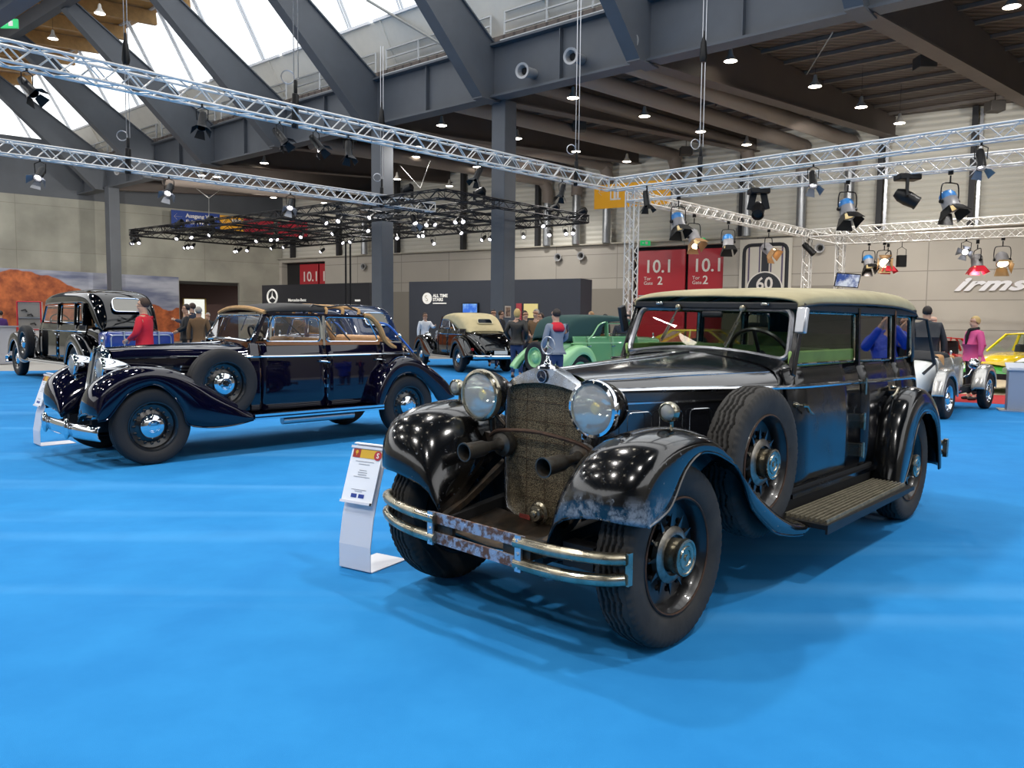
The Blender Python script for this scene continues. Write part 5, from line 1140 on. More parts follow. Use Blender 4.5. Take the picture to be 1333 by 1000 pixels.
MB().tube(q, .07, 4, closed=True).build('window_frame', M('yellow_frame', 'b89a45', .5), wn)
# right wall: panelled lower part, ribbed cladding above
ST = 70
door_s = [(at(px, 400, pl=(C0, NR)) - C0).dot(Rw) for px in (371, 427, 823, 942)]
ztop = 5.5
for nm, a, b, z0, z1, m in (('wall_right_low_a', door_s[1], door_s[2], 0, ztop, mPanelW), ('wall_right_low_b', door_s[3], ST, 0, ztop, mPanelW), ('wall_right_low_c', -0.5, door_s[0], 0, ztop, mPanelW)):
    wallpanel(nm, C0, Rw, NR, a, b, z0, z1, .5, m)
dz = {0: at(400, 341, pl=(C0 + NR*.25, NR)).z, 1: at(880, 319.5, pl=(C0 + NR*.25, NR)).z}
for i, (a, b) in enumerate(((door_s[0], door_s[1]), (door_s[2], door_s[3]))):
    wallpanel('wall_right_lintel_%d' % i, C0, Rw, NR, a, b, dz[i], ztop, .5, mPanelW)
wallpanel('wall_right_high', C0 - NR*.15, Rw, NR, -1, ST, 5.3, 11.6, .2, mClad)
wallpanel('wall_right_ledge', C0 + NR*.1, Rw, NR, -.5, ST, ztop, ztop + .06, .7, M('ledge', 'b7b1a4', .7))
for a, b in ((door_s[1], door_s[2]), (door_s[3], (at(1092, 400, pl=(C0, NR)) - C0).dot(Rw))): wallpanel('wall_right_plinth', C0 + NR*.26, Rw, NR, a, b, 0, 3.2, .03, M('grey_panel_band', '958f85', .8))
# gates
mGateR = M('gate_red', 'b3202e', .4, coat=.3); mWhiteV = M('white_lettering', 'e9e4de', .6)
def gate(n, pxs, ytop, lab):
    pl = (C0 - NR*.02, NR); back = C0 - NR*.1
    e = bpy.data.objects.new('door_%d' % n, None); C.objects.link(e); e['kind'] = 'structure'
    X0, X1 = [(at(p, 400, pl=(C0, NR)) - C0).dot(Rw) for p in (pxs[0], pxs[-1])]
    e.matrix_world = frame(C0, Rw, Z)
    MB().box(((X0 + X1)/2, 3, -.3), (X1 - X0, 6.2, .1)).build('door_recess', M('gate_frame', '1d1c1e', .6), e, smooth=False)
    for (a, b) in zip(pxs[1:-1], pxs[2:]):
        pass
    for a, b, yt in lab:
        A, B = [(at(p, 400, pl=pl) - C0).dot(Rw) for p in (a, b)]; zt = at((a+b)/2, yt, pl=pl).z
        lf = MB().box(((A + B)/2, zt/2, -.05), (B - A, zt, .12)).build('door_leaf', mGateR, e, smooth=False, bevel=.02)
        for (z0, z1) in ((zt*.60, zt*.62),): MB().box(((A + B)/2, zt*.55, .02), ((B - A)*.95, .07, .05)).build('push_bar', mAlu, lf, smooth=False)
        hgt = zt*.135
        text('gate_number', '10.1', mWhiteV, lf, Matrix.Translation((A + (B - A)*.13, zt*.78, .02)), hgt*1.32, .004, bold=.012)
        text('gate_label', 'Tor', mWhiteV, lf, Matrix.Translation((A + (B - A)*.13, zt*.705, .02)), hgt*.36, .004)
        text('gate_label', 'Gate', mWhiteV, lf, Matrix.Translation((A + (B - A)*.13, zt*.66, .02)), hgt*.36, .004)
        text('gate_label', '2', mWhiteV, lf, Matrix.Translation((A + (B - A)*.42, zt*.66, .02)), hgt*.85, .004, bold=.008)
    return e
gate(1, (823, 942), 319, ((830, 891, 325.5), (894.5, 941, 323.5)))
gate(2, (371, 427), 341, ((391, 414.5, 344), (416.5, 439, 343)))
# banner with stripes beside the gate
def wall_sign(name, px0, px1, yt, yb, off, mat, label, cat, wall=(C0, Rw, NR), th=.04, group=None):
    o, d, n = wall; pl = (o + n*off, n); a, b = at(px0, (yt+yb)/2, pl=pl), at(px1, (yt+yb)/2, pl=pl)
    z0, z1 = at((px0+px1)/2, yb, pl=pl).z, at((px0+px1)/2, yt, pl=pl).z
    L = (b - a).dot(d); base = Vector((a.x, a.y, 0))
    if L < 0: base, L, d = base, -L, -d
    root = thing(name, (0, 0, 0), label, cat, 0, group); root.matrix_world = frame(base + Z*z0, d, Z)
    MB().box((L/2, (z1 - z0)/2, 0), (L, z1 - z0, th)).build('panel', mat, root, smooth=False)
    return root, L, z1 - z0, th/2 + .003
wallR = (C0, Rw, NR); wallL = (C0, -Lw, NL)
pr, L, H, f = wall_sign('striped_poster', 962, 1030, 311, 420, .32, M('poster_cream', 'd5d0c4', .7), 'tall cream poster with dark stripes, black border and round badge, right of the red gate', 'poster')
mPD = M('poster_black', '2e3138', .6); mPV = M('poster_violet', '5d5270', .7)
P = rect_path([(L*.09, -.1, f), (L*.91, -.1, f), (L*.91, H*.93, f), (L*.09, H*.93, f)], .35, 4)
mb = MB(); mb.tube(P, .085, 4, closed=True); mb.build('border', mPD, pr)
for x, wd in ((.5, .14), (.185, .03), (.39, .025), (.61, .025), (.82, .03)): MB().box((L*x, H*.45, f), (L*wd, H*.93, .01)).build('stripe', mPD if wd > .1 else mPV, pr, smooth=False)
MB().lathe([(L*.345, 0), (L*.345, .012), (0, .012)], (L*.5, H*.40, f), (0, 0, 1), 40).build('badge', mWhiteV, pr); MB().lathe([(L*.32, 0), (L*.32, .02), (0, .02)], (L*.5, H*.40, f), (0, 0, 1), 40).build('badge', mPD, pr)
text('badge_text', '60', mWhiteV, pr, Matrix.Translation((L*.5, H*.40, f + .03)), L*.33, .004, 'CENTER', bold=.015)
# large letters on the right-hand wall
a, b = at(1242, 375, pl=(C0 + NR*.3, NR)), at(1333, 375, pl=(C0 + NR*.3, NR)); hh = at(1290, 363, pl=(C0 + NR*.3, NR)).z - at(1290, 377.5, pl=(C0 + NR*.3, NR)).z
lr = thing('wall_lettering', (0, 0, 0), 'white slanted letters irms on the beige wall at the right edge', 'lettering'); lr.matrix_world = frame(a + Z*(at(1242, 378, pl=(C0 + NR*.3, NR)).z - a.z), Rw, Z)
text('letters', 'irms', M('letters_white', 'eeeef2', .5, emit=.0), lr, Matrix.Diagonal((1.7, 1, 1, 1)), hh*1.65, .03, shear=.5, bold=.03, spacing=1.08)

# exhibition partition walls with lettering
mPart = M('slate_partition', '3b3f49', .7, noise=(.8, .06)); mPartD = M('dark_partition', '2a2a2f', .7); mPartE = M('partition_end', '2c2328', .7)
def partition(n, px0, y0, px1, y1, z, px2, mat):
    a, b = at(px0, y0, z=z), at(px1, y1, z=z); a.z = b.z = 0; d = (b - a).normalized(); nn = Vector((d.y, -d.x, 0)); nn = nn if nn.y < 0 else -nn
    e = bpy.data.objects.new('wall_partition_%s' % n, None); C.objects.link(e); e['kind'] = 'structure'
    e.matrix_world = frame(a, d, Z); L = (b - a).length
    MB().box((L/2, z/2, -.6), (L, z, 1.2)).build('wall_panel', mat, e, smooth=False)
    return e, a, d, nn, L
z1_ = 3.3
pw, pa, pd, pn, pL = partition('front', 532.5, 367, 756, 362.5, z1_, 763, mPart)
pw2, qa, qd, qn, qL = partition('rear', 341, 371.5, 481, 368, z1_, 486, mPartD)
def onp(px, y, a, d, n, off=.01): p = at(px, y, pl=(a + n*off, n)); return (p - a).dot(d), p.z
sg = thing('wall_logo', (0, 0, 0), 'round white logo beside the words All Time Stars on the slate partition', 'sign'); sg.matrix_world = frame(pa, pd, Z)
x, z = onp(556, 388.5, pa, pd, pn); x2, _ = onp(562, 388, pa, pd, pn); mLW = M('logo_white', 'f2efe8', .5, emit=.35)
MB().lathe([(x2 - x, 0), (x2 - x, .02), (0, .02)], (x, z, .0), (0, 0, 1), 28, sy=1.).build('logo_disc', mLW, sg)
text('logo_mark', 'S', M('logo_grey', 'bdb9b0', .6), sg, Matrix.Translation((x, z - .14, .03)), .42, .003, 'CENTER', shear=-.2)
xa, za = onp(563.5, 387, pa, pd, pn); xb, zb_ = onp(563.5, 392, pa, pd, pn); xe, ze = onp(563.5, 395, pa, pd, pn); xw, _ = onp(581, 387, pa, pd, pn)
text('logo_words', 'ALL TIME', mLW, sg, Matrix.Translation((xa, za, .01)), (xw - xa)*.27, .004, bold=.006); text('logo_words', 'STARS', mLW, sg, Matrix.Translation((xb, zb_, .01)), (xw - xa)*.27, .004, bold=.006)
MB().box(((xe + xw)/2, ze, .01), ((xw - xe), .05, .01)).build('logo_line', mLW, sg, smooth=False)
sg2 = thing('wall_logo', (0, 0, 0), 'large white three-pointed star emblem on the dark rear partition', 'sign'); sg2.matrix_world = frame(qa, qd, Z)
x, z = onp(354.8, 386.5, qa, qd, qn); xr, _ = onp(361, 386.5, qa, qd, qn); r = xr - x
mb = MB(); ring(mb, (x, z, .03), r, (0, 0, 1), .05, 32, 6); star3(mb, (x, z, .03), r, (0, 0, 1), (0, 1, 0), .05, .16); mb.build('star_emblem', mLW, sg2)
for nm, p0, p1 in (('Mercedes-Benz', 375, 401), ('Service', 462, 469)):
    xa, za = onp(p0, 392.5, qa, qd, qn); xb, _ = onp(p1, 392.5, qa, qd, qn)
    if nm == 'Service': MB().box(((xa+xb)/2, za + .05, .01), (xb - xa, .09, .01)).build('small_line', mLW, sg2, smooth=False)
    else: text('brand_words', nm, mLW, sg2, Matrix.Translation((xa, za, .01)), (xb - xa)*.145, .004, bold=.004)
WP = (pa, pd, pn)
scn, L, H, f = wall_sign('wall_screen', 602, 623, 394.5, 408, .06, mBlackMetal, 'blue video screen on the slate partition above the cream-roofed car', 'screen', WP, .1)
MB().box((L*.5, H*.5, f), (L*.88, H*.84, .006)).build('display', M('display_blue', '2f66c8', .4, emit=.5, noise=(1.6, 1, .45, .6), col2='9fd0f0'), scn, smooth=False)
wall_sign('red_panel', 672, 679, 395, 420, .03, M('panel_red', 'b0404a', .6), 'small red notice panel on the slate partition, right of the column', 'panel', WP)
wall_sign('yellow_panel', 682, 700, 395.5, 414, .03, M('panel_yellow', 'e3d28c', .6, emit=.2), 'pale yellow square panel on the slate partition above visitors', 'panel', WP)

# main beam, girder feet, columns
mb = MB(); a, b = foot(-4.5), foot(7.5)
def xb(d, z, w, h, m=mb): m.bar(a + V*d + Z*z, b + V*d + Z*z, w, h)
xb(0, 9.42, .10, 1.6); xb(0, 8.62, .55, .07); xb(0, 10.24, .55, .07)
bm_ = mb.build('ceiling_beam', mSteel, smooth=False); st(bm_)
for k in range(-8, 14):
    p = PB + U*(2.9*k)
    if k % 2: MB().box(p + V*.06 + Z*9.42, (.03, .3, 1.5), U, V).build('stiffener_plate', mSteel, bm_, smooth=False)
mb0 = None
for k in range(-3, 6):
    F = foot(k); T = lambda p, F=F: tuple(F + V*p[0] + U*p[1] + Z*p[2])
    mb = MB(T); w = .14; top = [(-.3, 10.2), (0, 10.25), (6.35, 14.3)]; bot = [(6.35, 13.75), (.66, 8.56), (-.3, 8.56)]
    mb.prism([(s, -w, z) for s, z in top + bot], (0, 2*w, 0))
    fl = .21; 
    mb.bar((.0, 0, 10.27), (6.4, 0, 14.34), fl*2, .05, (0, 0, 1)); mb.bar((.66, 0, 8.54), (6.4, 0, 13.74), fl*2, .05, (0, 0, 1)); mb.bar((-.3, 0, 8.53), (.70, 0, 8.53), fl*2, .05)
    st(mb.build('ceiling_girder', mSteel, smooth=False))
mb = MB(); mb.bar(foot(-4) + V*6.4 + Z*14.1, foot(7.5) + V*6.4 + Z*14.1, .35, .6); st(mb.build('ceiling_ridge_beam', mSteel, smooth=False))
for k, px in ((0, 656), (1, 497), (5, 145)):
    F = at({0: 656.5, 1: 497.5, 5: 145.5}[k], {0: 133, 1: 164, 5: 245}[k], z=8.6); F.z = 0; ob = MB().box((0, 0, 4.3), (.58, .58, 8.6)).build('column', [mSteel], smooth=False, bevel=.02)
    ob.matrix_world = frame(F, U, V) ; ob.name = 'column'; st(ob)
# picture on the middle column
colF = at(656.5, 133, z=8.6); colF.z = 0
pf = colF + V*.30; 
# rails on the beam (catwalk): one railing per bay
mRail = M('galvanised_rail', 'a9acae', .45, .5)
for k in range(-3, 6):
    a, b = foot(k) + U*.3, foot(k + 1) - U*.3
    r = thing('catwalk_railing', tuple(a + V*-.25 + Z*10.28), 'galvanised railing on the great beam, bay %s' % ('above the middle column', 'between the two tall columns', 'left of the second column', 'in the fourth bay', 'in the fifth bay', 'above the far left column', 'at the top right corner', 'right of the round nozzles', 'beyond the upper right')[k if k >= 0 else {-1: 7, -2: 6, -3: 8}[k]], 'railing')
    D = b - a; mb = MB()
    for z in (.45, .78, 1.1): mb.bar(Z*z, D + Z*z, .05)
    mb.build('rails', mRail, r); mb = MB(); mb.tube([Z*.10 - V*-.15, D + Z*.10 - V*-.15], .09, 8); mb.build('pipe', mDuctV, r)
    for i in range(4):
        p = D*(i/3); MB().bar(p, p + Z*1.12, .06).build('rail_post', mRail, r)
# inclined white panel and roof glazing per bay
E60 = (V*cos(rad(60)) + Z*sin(rad(60)))
mLoP = M('white_upper_panel', 'e6e2d8', .7, noise=(2, .06)); mMull = M('mullion_white', 'e4e6ea', .4)
def gz(s, k): return PB + U*(5.8*k) + V*-.95 + Z*10.35 + E60*s
st(MB().prism([gz(0, -4.5), gz(0, 7.5), gz(2.25, 7.5), gz(2.25, -4.5)], V*-.12).build('wall_upper_strip', mLoP, smooth=False))
for k in range(-4, 12):
    MB().bar(gz(0, k*.62 + .3), gz(2.25, k*.62 + .3), .06, .10, V).build('trim_rib', mLoP, None, smooth=False)['kind'] = 'structure'
gl_roof = glass('roof_glass', 'f4f8fa', .05)
TOPL = 3.6
for i, k in enumerate(range(-4, 7)):
    f = st(MB().bar(gz(2.27, k + .02), gz(2.27, k + .98), .10, .12, V).bar(gz(2.27 + TOPL, k + .02), gz(2.27 + TOPL, k + .98), .10, .12, V).build('window_%d' % (i + 1), mMull, smooth=False))
    MB().poly([gz(2.3, k), gz(2.3, k + 1), gz(2.3 + TOPL, k + 1), gz(2.3 + TOPL, k)]).build('pane', gl_roof, f, smooth=False)
    for j in range(2): MB().bar(gz(2.3, k + .2 + j*.5), gz(2.3 + TOPL, k + .2 + j*.5), .05, .08, V).bar(gz(2.3, k + .225 + j*.5), gz(2.3 + TOPL, k + .225 + j*.5), .03, .08, V).build('mullion', mMull, f, smooth=False)
# timber roof over the nave
G1 = lambda s, k: gz(2.3 + TOPL, k) + V*s + Z*(-.10*s)
mWood = M('glulam_timber', 'c79a5e', .6, noise=(3, .25)); mWhC = M('white_ceiling', 'cfcac2', .8)
st(MB().prism([G1(-.5, 2.6), G1(-.5, 7.5), G1(9, 7.5), G1(9, 2.6)], (0, 0, .1)).build('ceiling_nave', mWood, smooth=False))
for i in range(22):
    k = 2.8 + i*.53
    if k > 7.4: break
    st(MB().bar(G1(-.3, k) - Z*.35, G1(9, k) - Z*.35, .22, .6).build('ceiling_timber_beam', mWood, smooth=False)); 
    st(MB().bar(G1(-.3, k + .26) - Z*.04, G1(9, k + .26) - Z*.04, .8, .04).build('ceiling_white_strip', mWhC, smooth=False)) if i < 21 else None

# right-hand hall ceiling: deck, cross beams, ducts
dp = [foot(-5), foot(7.6), C0 + Lw*12, C0, C0 + Rw*60]
st(MB().prism([tuple(p + Z*10.45 - V*0) for p in (foot(-7) - V*.1, foot(7.6) - V*.1, foot(7.6) - V*16, foot(-7) - V*32)], (0, 0, .15)).build('ceiling', mDeckC, smooth=False))
def wallhit(P, d, zoff=0):
    t = (C0 - P).dot(NR)/d.dot(NR); return P + d*t
for k in range(-4, 6):
    F = foot(k); W_ = wallhit(F, XD)
    n = XD.cross(Z); mb = MB()
    pr_ = [F + Z*8.6, W_ + Z*9.55, W_ + Z*10.4, F + Z*10.4]
    mb.prism([p - n*.05 for p in pr_], n*.10); mb.bar(F + Z*8.58, W_ + Z*9.53, .5, .05)
    st(mb.build('ceiling_cross_beam', mSteelB, smooth=False))
for q, (sx, m) in enumerate(((.3, 0), (.5, 0))):
    pass
for i in range(-22, 40):
    a = foot(0) + U*(i*1.45) - V*.2; 
for j in range(1, 12):
    o = -V*(1.55*j); a, b = foot(-6.5) + o, foot(7) + o
    st(MB().bar(a + Z*10.38, b + Z*10.38, .10, .12).build('ceiling_purlin', M('purlin_grey', '77706a', .6), smooth=False))
# round ducts per bay with elbows at the wall
duct_px = [(975, 192, 307), (1046, 190, 300), (1108, 185, 296), (713, 236, 325), (751, 225, 318), (791, 216, 316), (474, 262, 338), (880, 203, 305)]
for i, (px, y, yb) in enumerate(duct_px):
    W_ = at(px, y, pl=(C0 + NR*.45, NR)); r = .30
    z = W_.z; t0 = (W_ - (PB - V*.5)).dot(V)/XD.dot(V); p0 = W_ - XD*t0; p0.z = z - .25
    path = smooth_path([p0, W_ - XD*1.2, W_ - XD*.35 - Z*.1, W_ - Z*.55, W_ - Z*1.2], 4)
    d = MB().tube(path, r, 14).build('air_duct', mDuct)
    tag(d, 'round air duct under the dark ceiling, %s' % ['bending down left of the cream poster', 'bending down above the cream poster', 'bending down right of the cream poster', 'bending down just right of the middle column', 'ending left of the yellow banner', 'ending behind the yellow banner', 'ending left of the second column', 'ending above the red gate'][i], 'duct')
    MB().tube([W_ - Z*1.15, Vector((W_.x, W_.y, ztop + .06))], r*.72, 12).build('downpipe', mDuctV, d)
for i, px in enumerate((381, 441, 517, 603, 700, 965, 1143, 1262)):
    W_ = at(px, 300, pl=(C0 + NR*.2, NR)); W_.z = 0
    st(MB().bar(W_ + Z*5.5, W_ + Z*10.4, .32, .22, Rw).build('trim_%d' % (i + 1), M('wall_post_dark', '26262a', .6), smooth=False))
    st(MB().bar(W_ + Z*5.5 + Rw*.24, W_ + Z*10.3 + Rw*.24, .08, .12, Rw).build('trim_%d' % (i + 20), mAlu, smooth=False)) if px > 900 else None
# nozzles on the beam and wall
def nozzle(name, p, d, lab, r=.24, L=.7):
    t = MB().lathe([(r*.62, -L), (r*.66, -.06), (r*.9, -.03), (r, 0), (r*.98, .03), (r*.7, .02), (r*.5, -.08), (r*.45, -.2), (0, -.22)], p, d, 24).build(name, M('nozzle_grey', 'a7a7a8', .4, .3))
    tag(t, lab, 'air nozzle'); MB().lathe([(r*.45, -.15), (0, -.14)], p, d, 16, caps=False).build('nozzle_throat', mDark, t)
for px, y, lab in ((680, 92, 'round air nozzle on the great beam just right of the middle column'), (743, 73, 'round air nozzle in the middle of three on the great beam'), (821, 54, 'round air nozzle nearest the top edge on the great beam'), (152, 222, 'round air nozzle on the beam above the far left column')):
    p = at(px, y, pl=(PB + V*.75, V)); nozzle('air_nozzle', p, (V - Z*.12 - U*.15).normalized(), lab)
for px, y, lab in ((726, 335, 'small round vent on the beige wall, left one of two beside the gate'), (756, 333, 'small round vent on the beige wall next to the gate'), (472.5, 347, 'small round vent on the beige wall between the columns'), (1067, 323, 'small round vent on the beige wall right of the cream poster')):
    p = at(px, y, pl=(C0 + NR*.45, NR)); nozzle('wall_vent', p, NR, lab, .22, .25)

# closing surfaces outside the frame, as the hall goes on
mFar = M('hall_wall_far', '8f8a80', .8)
def slab(n, a, b, z0, z1): return st(MB().prism([(a[0], a[1], z0), (b[0], b[1], z0), (b[0], b[1], z1), (a[0], a[1], z1)], (0, .2, 0)).build(n, mFar, smooth=False))
# ================================================================ trusses and lamps
mTr = M('truss_aluminium', 'e4e2de', .42, .3); mTrB = M('truss_black', '17171a', .45, .4)
def truss_mb(mb, p, q, w=.29, r=.025, bay=.29, rd=.014, seg=6, up=(0, 0, 1)):
    """four-chord lattice truss whose top/bottom chords run from p to q (p, q = centre of the bottom pair)"""
    p, q = Vector(p), Vector(q); d = q - p; L = d.length; d /= L; u = Vector(up); x = d.cross(u).normalized(); u = x.cross(d).normalized()
    ch = [(-w/2, 0), (w/2, 0), (w/2, w), (-w/2, w)]
    for a, b in ch: mb.tube([p + x*a + u*b, q + x*a + u*b], r, seg)
    n = max(1, int(L/bay)); 
    for i in range(n):
        t0, t1 = p + d*(L*i/n), p + d*(L*(i+1)/n)
        for (a0, b0), (a1, b1) in zip(ch, ch[1:] + ch[:1]):
            A, B = x*a0 + u*b0, x*a1 + u*b1
            if i % 2: A, B = B, A
            mb.tube([t0 + A, t1 + B], rd, 4, caps=False)
    for e in (p, q):
        P = [e + x*a + u*b for a, b in ch]; mb.tube(P, rd*1.5, 4, closed=True)
def truss(p, q, label, w=.29, mat=None, bay=.29, up=(0, 0, 1), name='lighting_truss', **k):
    mb = MB(); truss_mb(mb, p, q, w, bay=bay, up=up, **k); return tag(mb.build(name, mat or mTr), label, 'truss')
Zt = 5.0
K = at(797, 248, z=Zt)
a = at(0, 81, z=Zt); dT = (a - K).normalized()
truss(K, K + dT*22, 'long silver truss sloping across the upper left to the corner left of the yellow banner')
a2, b2 = at(0, 200, z=Zt), at(563, 276, z=Zt); truss(a2 - (b2 - a2).normalized()*6, b2, 'second silver truss, lower one crossing behind the two tall columns')
e3 = at(1333, 178, z=Zt); truss(K - Vector((.0, .0, 0)), K + (e3 - K)*1.3, 'silver truss across the upper right, topmost of the two')
Tw = at(820, 262, z=Zt); e4 = at(1333, 213, z=Zt); truss(Tw, Tw + (e4 - Tw)*1.25, 'silver truss across the upper right, lower one carrying the blue lamps')
Tw0 = Vector((Tw.x, Tw.y, 0)); truss(Tw0 + Z*.02, Tw0 + Z*(Zt + .3), 'upright lattice tower left of the red gate', up=(.6, .8, 0), name='truss_tower', bay=.3)
MB().box(tuple(Tw0 + Z*.012), (.6, .6, .02)).build('base_plate', mAlu, bpy.data.objects['truss_tower'], smooth=False)
c5 = at(1050, 309, z=Zt); truss(Tw, c5, 'silver truss running away from the lattice tower above the poster')
e6 = at(1333, 291, z=Zt); truss(c5, c5 + (e6 - c5)*1.2, 'far silver truss above the beige wall, upper one')
c7 = at(1093, 318, z=4.65); e7 = at(1333, 308, z=4.65); truss(c7, c7 + (e7 - c7)*1.2, 'far silver truss above the beige wall, lower one')
truss(c5, c7, 'short silver truss linking the two far towers')
for i, c in enumerate((c5, c7)): truss(Vector((c.x, c.y, .02)), Vector((c.x, c.y, Zt + .3)), ('slim lattice tower beside the cream poster', 'lattice tower behind the television')[i], up=(.6, .8, 0), name='truss_tower', bay=.3)

# black lamp grid
n_, l_, r_, f_ = at(575, 258, z=Zt), at(172, 307, z=Zt), at(763, 290, z=Zt), None
gu = (l_ - n_); gv = (r_ - n_); GL, GW = gu.length, gv.length; gu.normalize(); gv.normalize()
grid = thing('lamp_grid', tuple(n_), 'large black rectangular truss grid hung with small spotlights', 'lighting grid')
for j in range(4):
    o = gv*(GW*j/3); mb = MB(); truss_mb(mb, o, gu*GL + o, .25, r=.024, bay=.36, rd=.012, seg=5); mb.build('truss_beam', mTrB, grid)
for i in range(8):
    o = gu*(GL*i/7); mb = MB(); truss_mb(mb, o + Z*.0, o + gv*GW, .25, r=.024, bay=.36, rd=.012, seg=5); mb.build('truss_beam', mTrB, grid)
for px in (450, 456): 
    p = at(px, 325, z=Zt - .3) - n_; MB().bar(p + Z*.3, Vector((p.x, p.y, -Zt + .02)), .07).build('support_post', mTrB, grid)

# lamp kinds
def parcan(loc, aim, label, size=1., glow=True, doors=True, name='spotlight', group=None, cat='spotlight'):
    t = thing(name, tuple(loc), label, cat, 0, group); aim = Vector(aim).normalized(); x, y, d = basis(aim); s = size
    c = Vector((0, 0, -.30*s)); mb = MB(); mb.lathe([(0, -.2*s), (.06*s, -.19*s), (.075*s, -.12*s), (.08*s, .16*s), (.088*s, .17*s), (.088*s, .19*s), (.075*s, .19*s), (.07*s, .10*s)], c, aim, 14, caps=False); mb.build('lamp_body', mBlackMetal, t)
    mb = MB(); mb.tube([c + x*.1*s, c + x*.11*s + Z*.2*s, Z*-.05*s, c - x*.11*s + Z*.2*s, c - x*.1*s], .010*s, 5); mb.tube([Z*-.05*s, Z*.05*s], .02*s, 6); mb.build('yoke', mBlackMetal, t)
    if glow: MB().lathe([(.068*s, .14*s), (0, .15*s)], c, aim, 14, caps=False).build('lens', mSpotGlow, t)
    if doors:
        mb = MB()
        for k in range(4):
            A = PI/2*k + .3; r = x*cos(A) + y*sin(A); tt = x*-sin(A) + y*cos(A); o = c + aim*.19*s + r*.085*s; e = o + aim*.13*s + r*.09*s
            mb.poly([o - tt*.06*s, o + tt*.06*s, e + tt*.10*s, e - tt*.10*s])
        mb.build('barn_doors', mBlackMetal if not glow else M('barn_door_steel', '8d9096', .35, .8), t, smooth=False, solid=.004)
    return t
mArriB = M('lamp_blue', '2f7fc4', .35, coat=.4); mArriG = M('lamp_grey', '8c8a8c', .45)
def fresnel(loc, aim, label, size=1., lit=False, blue=True, gel=None, group=None):
    t = thing('studio_lamp', tuple(loc), label, 'studio lamp', 0, group); aim = Vector(aim).normalized(); x, y, d = basis(aim); s = size; c = Vector((0, 0, -.62*s))
    mb = MB(); mb.lathe([(0, -.22*s), (.12*s, -.21*s), (.16*s, -.15*s), (.165*s, -.04*s)], c, aim, 18, caps=False); mb.build('lamp_hood', mArriB if blue else mArriG, t)
    mb = MB(); mb.lathe([(.165*s, -.05*s), (.16*s, .12*s), (.175*s, .14*s), (.175*s, .17*s), (.14*s, .17*s)], c, aim, 18, caps=False); mb.build('lamp_body', mArriG, t)
    MB().lathe([(.15*s, .15*s), (.08*s, .17*s), (0, .175*s)], c, aim, 18, caps=False).build('lens', mWarmGlow if lit else M('lens_dim', 'd8cfae', .2, coat=1., emit=.7, ecol='ffe0a0'), t)
    mb = MB(); mb.tube(smooth_path([c + x*.19*s, c + x*.21*s + Z*.12*s, c + x*.19*s + Z*.33*s, c + x*.10*s + Z*.37*s, c - x*.10*s + Z*.37*s, c - x*.19*s + Z*.33*s, c - x*.21*s + Z*.12*s, c - x*.19*s], 3), .013*s, 6); mb.tube([c + Z*.37*s, Z*-.1*s], .016*s, 6); mb.lathe([(.05*s, -.08*s), (.05*s, .04*s), (0, .05*s)], (0, 0, 0), (0, 0, 1), 8)
    for sg in (1, -1): mb.lathe([(.04*s, 0), (.04*s, .05*s), (0, .05*s)], c + x*.17*s*sg, x*sg, 10)
    mb.build('yoke', mBlackMetal, t)
    mb = MB()
    for k in range(4):
        A = PI/2*k; r = x*cos(A) + y*sin(A); tt = x*-sin(A) + y*cos(A); o = c + aim*.17*s + r*.16*s; e = o + aim*.20*s + r*(.12 if k % 2 else .06)*s
        mb.poly([o - tt*.13*s, o + tt*.13*s, e + tt*.19*s, e - tt*.19*s])
    mb.build('barn_doors', gel or mBlackMetal, t, smooth=False, solid=.006)
    return t
def moving_head(loc, aim, label, s=1.):
    t = thing('moving_head_lamp', tuple(loc), label, 'moving light'); aim = Vector(aim).normalized(); x, y, d = basis(aim)
    MB().box((0, 0, -.09*s), (.42*s, .30*s, .12*s)).build('lamp_base', mBlackMetal, t, bevel=.03)
    c = Vector((0, 0, -.48*s)); mb = MB()
    for sg in (1, -1): mb.bar(Z*-.14*s + x*.10*s*sg, c + x*.17*s*sg, .05*s, .14*s)
    mb.build('yoke', mBlackMetal, t, bevel=.01)
    mb = MB(); mb.lathe([(0, -.24*s), (.08*s, -.23*s), (.13*s, -.12*s), (.14*s, .02*s), (.12*s, .18*s), (.13*s, .22*s), (.11*s, .23*s), (.09*s, .18*s), (0, .17*s)], c, aim, 18, caps=False); mb.build('lamp_body', mBlackMetal, t); return t
def pix_on(px, py, P, d):
    """point of the vertical plane through P along d seen at that pixel"""
    d = Vector(d); n = Vector((d.y, -d.x, 0)).normalized(); return at(px, py, pl=(P, n))
# lamps on the silver trusses
T1 = (K, -dT); T2 = (b2, (b2 - a2).normalized()); T3 = (K, (e3 - K).normalized()); T4 = (Tw, (e4 - Tw).normalized()); T5 = (Tw, (c5 - Tw).normalized()); T6 = (c5, (e6 - c5).normalized()); T7 = (c7, (e7 - c7).normalized())
def on(T, px):
    n = Vector((T[1].y, -T[1].x, 0)).normalized(); p = at(px, 240, pl=(T[0], n)); s = (p - T[0]).dot(T[1]); return T[0] + T[1]*s
for px, aim, lab in ((40, (.6, -.2, -.6), 'black spotlight hanging at the left end of the long truss'), (265, (.1, -.5, -.8), 'black spotlight on the long truss, leftmost below the catwalk rail'), (365, (.5, -.2, -.6), 'black spotlight with white barn doors left of the second column'), (412, (.5, -.2, -.6), 'second of three barn-door spotlights left of the second column'), (454, (.1, -.3, -.9), 'third barn-door spotlight, beside the second column'), (622, (-.3, -.3, -.7), 'black spotlight just left of the middle column'), (732, (-.2, -.3, -.8), 'black spotlight right of the middle column')):
    parcan(on(T1, px), aim, lab, .88, glow=False)
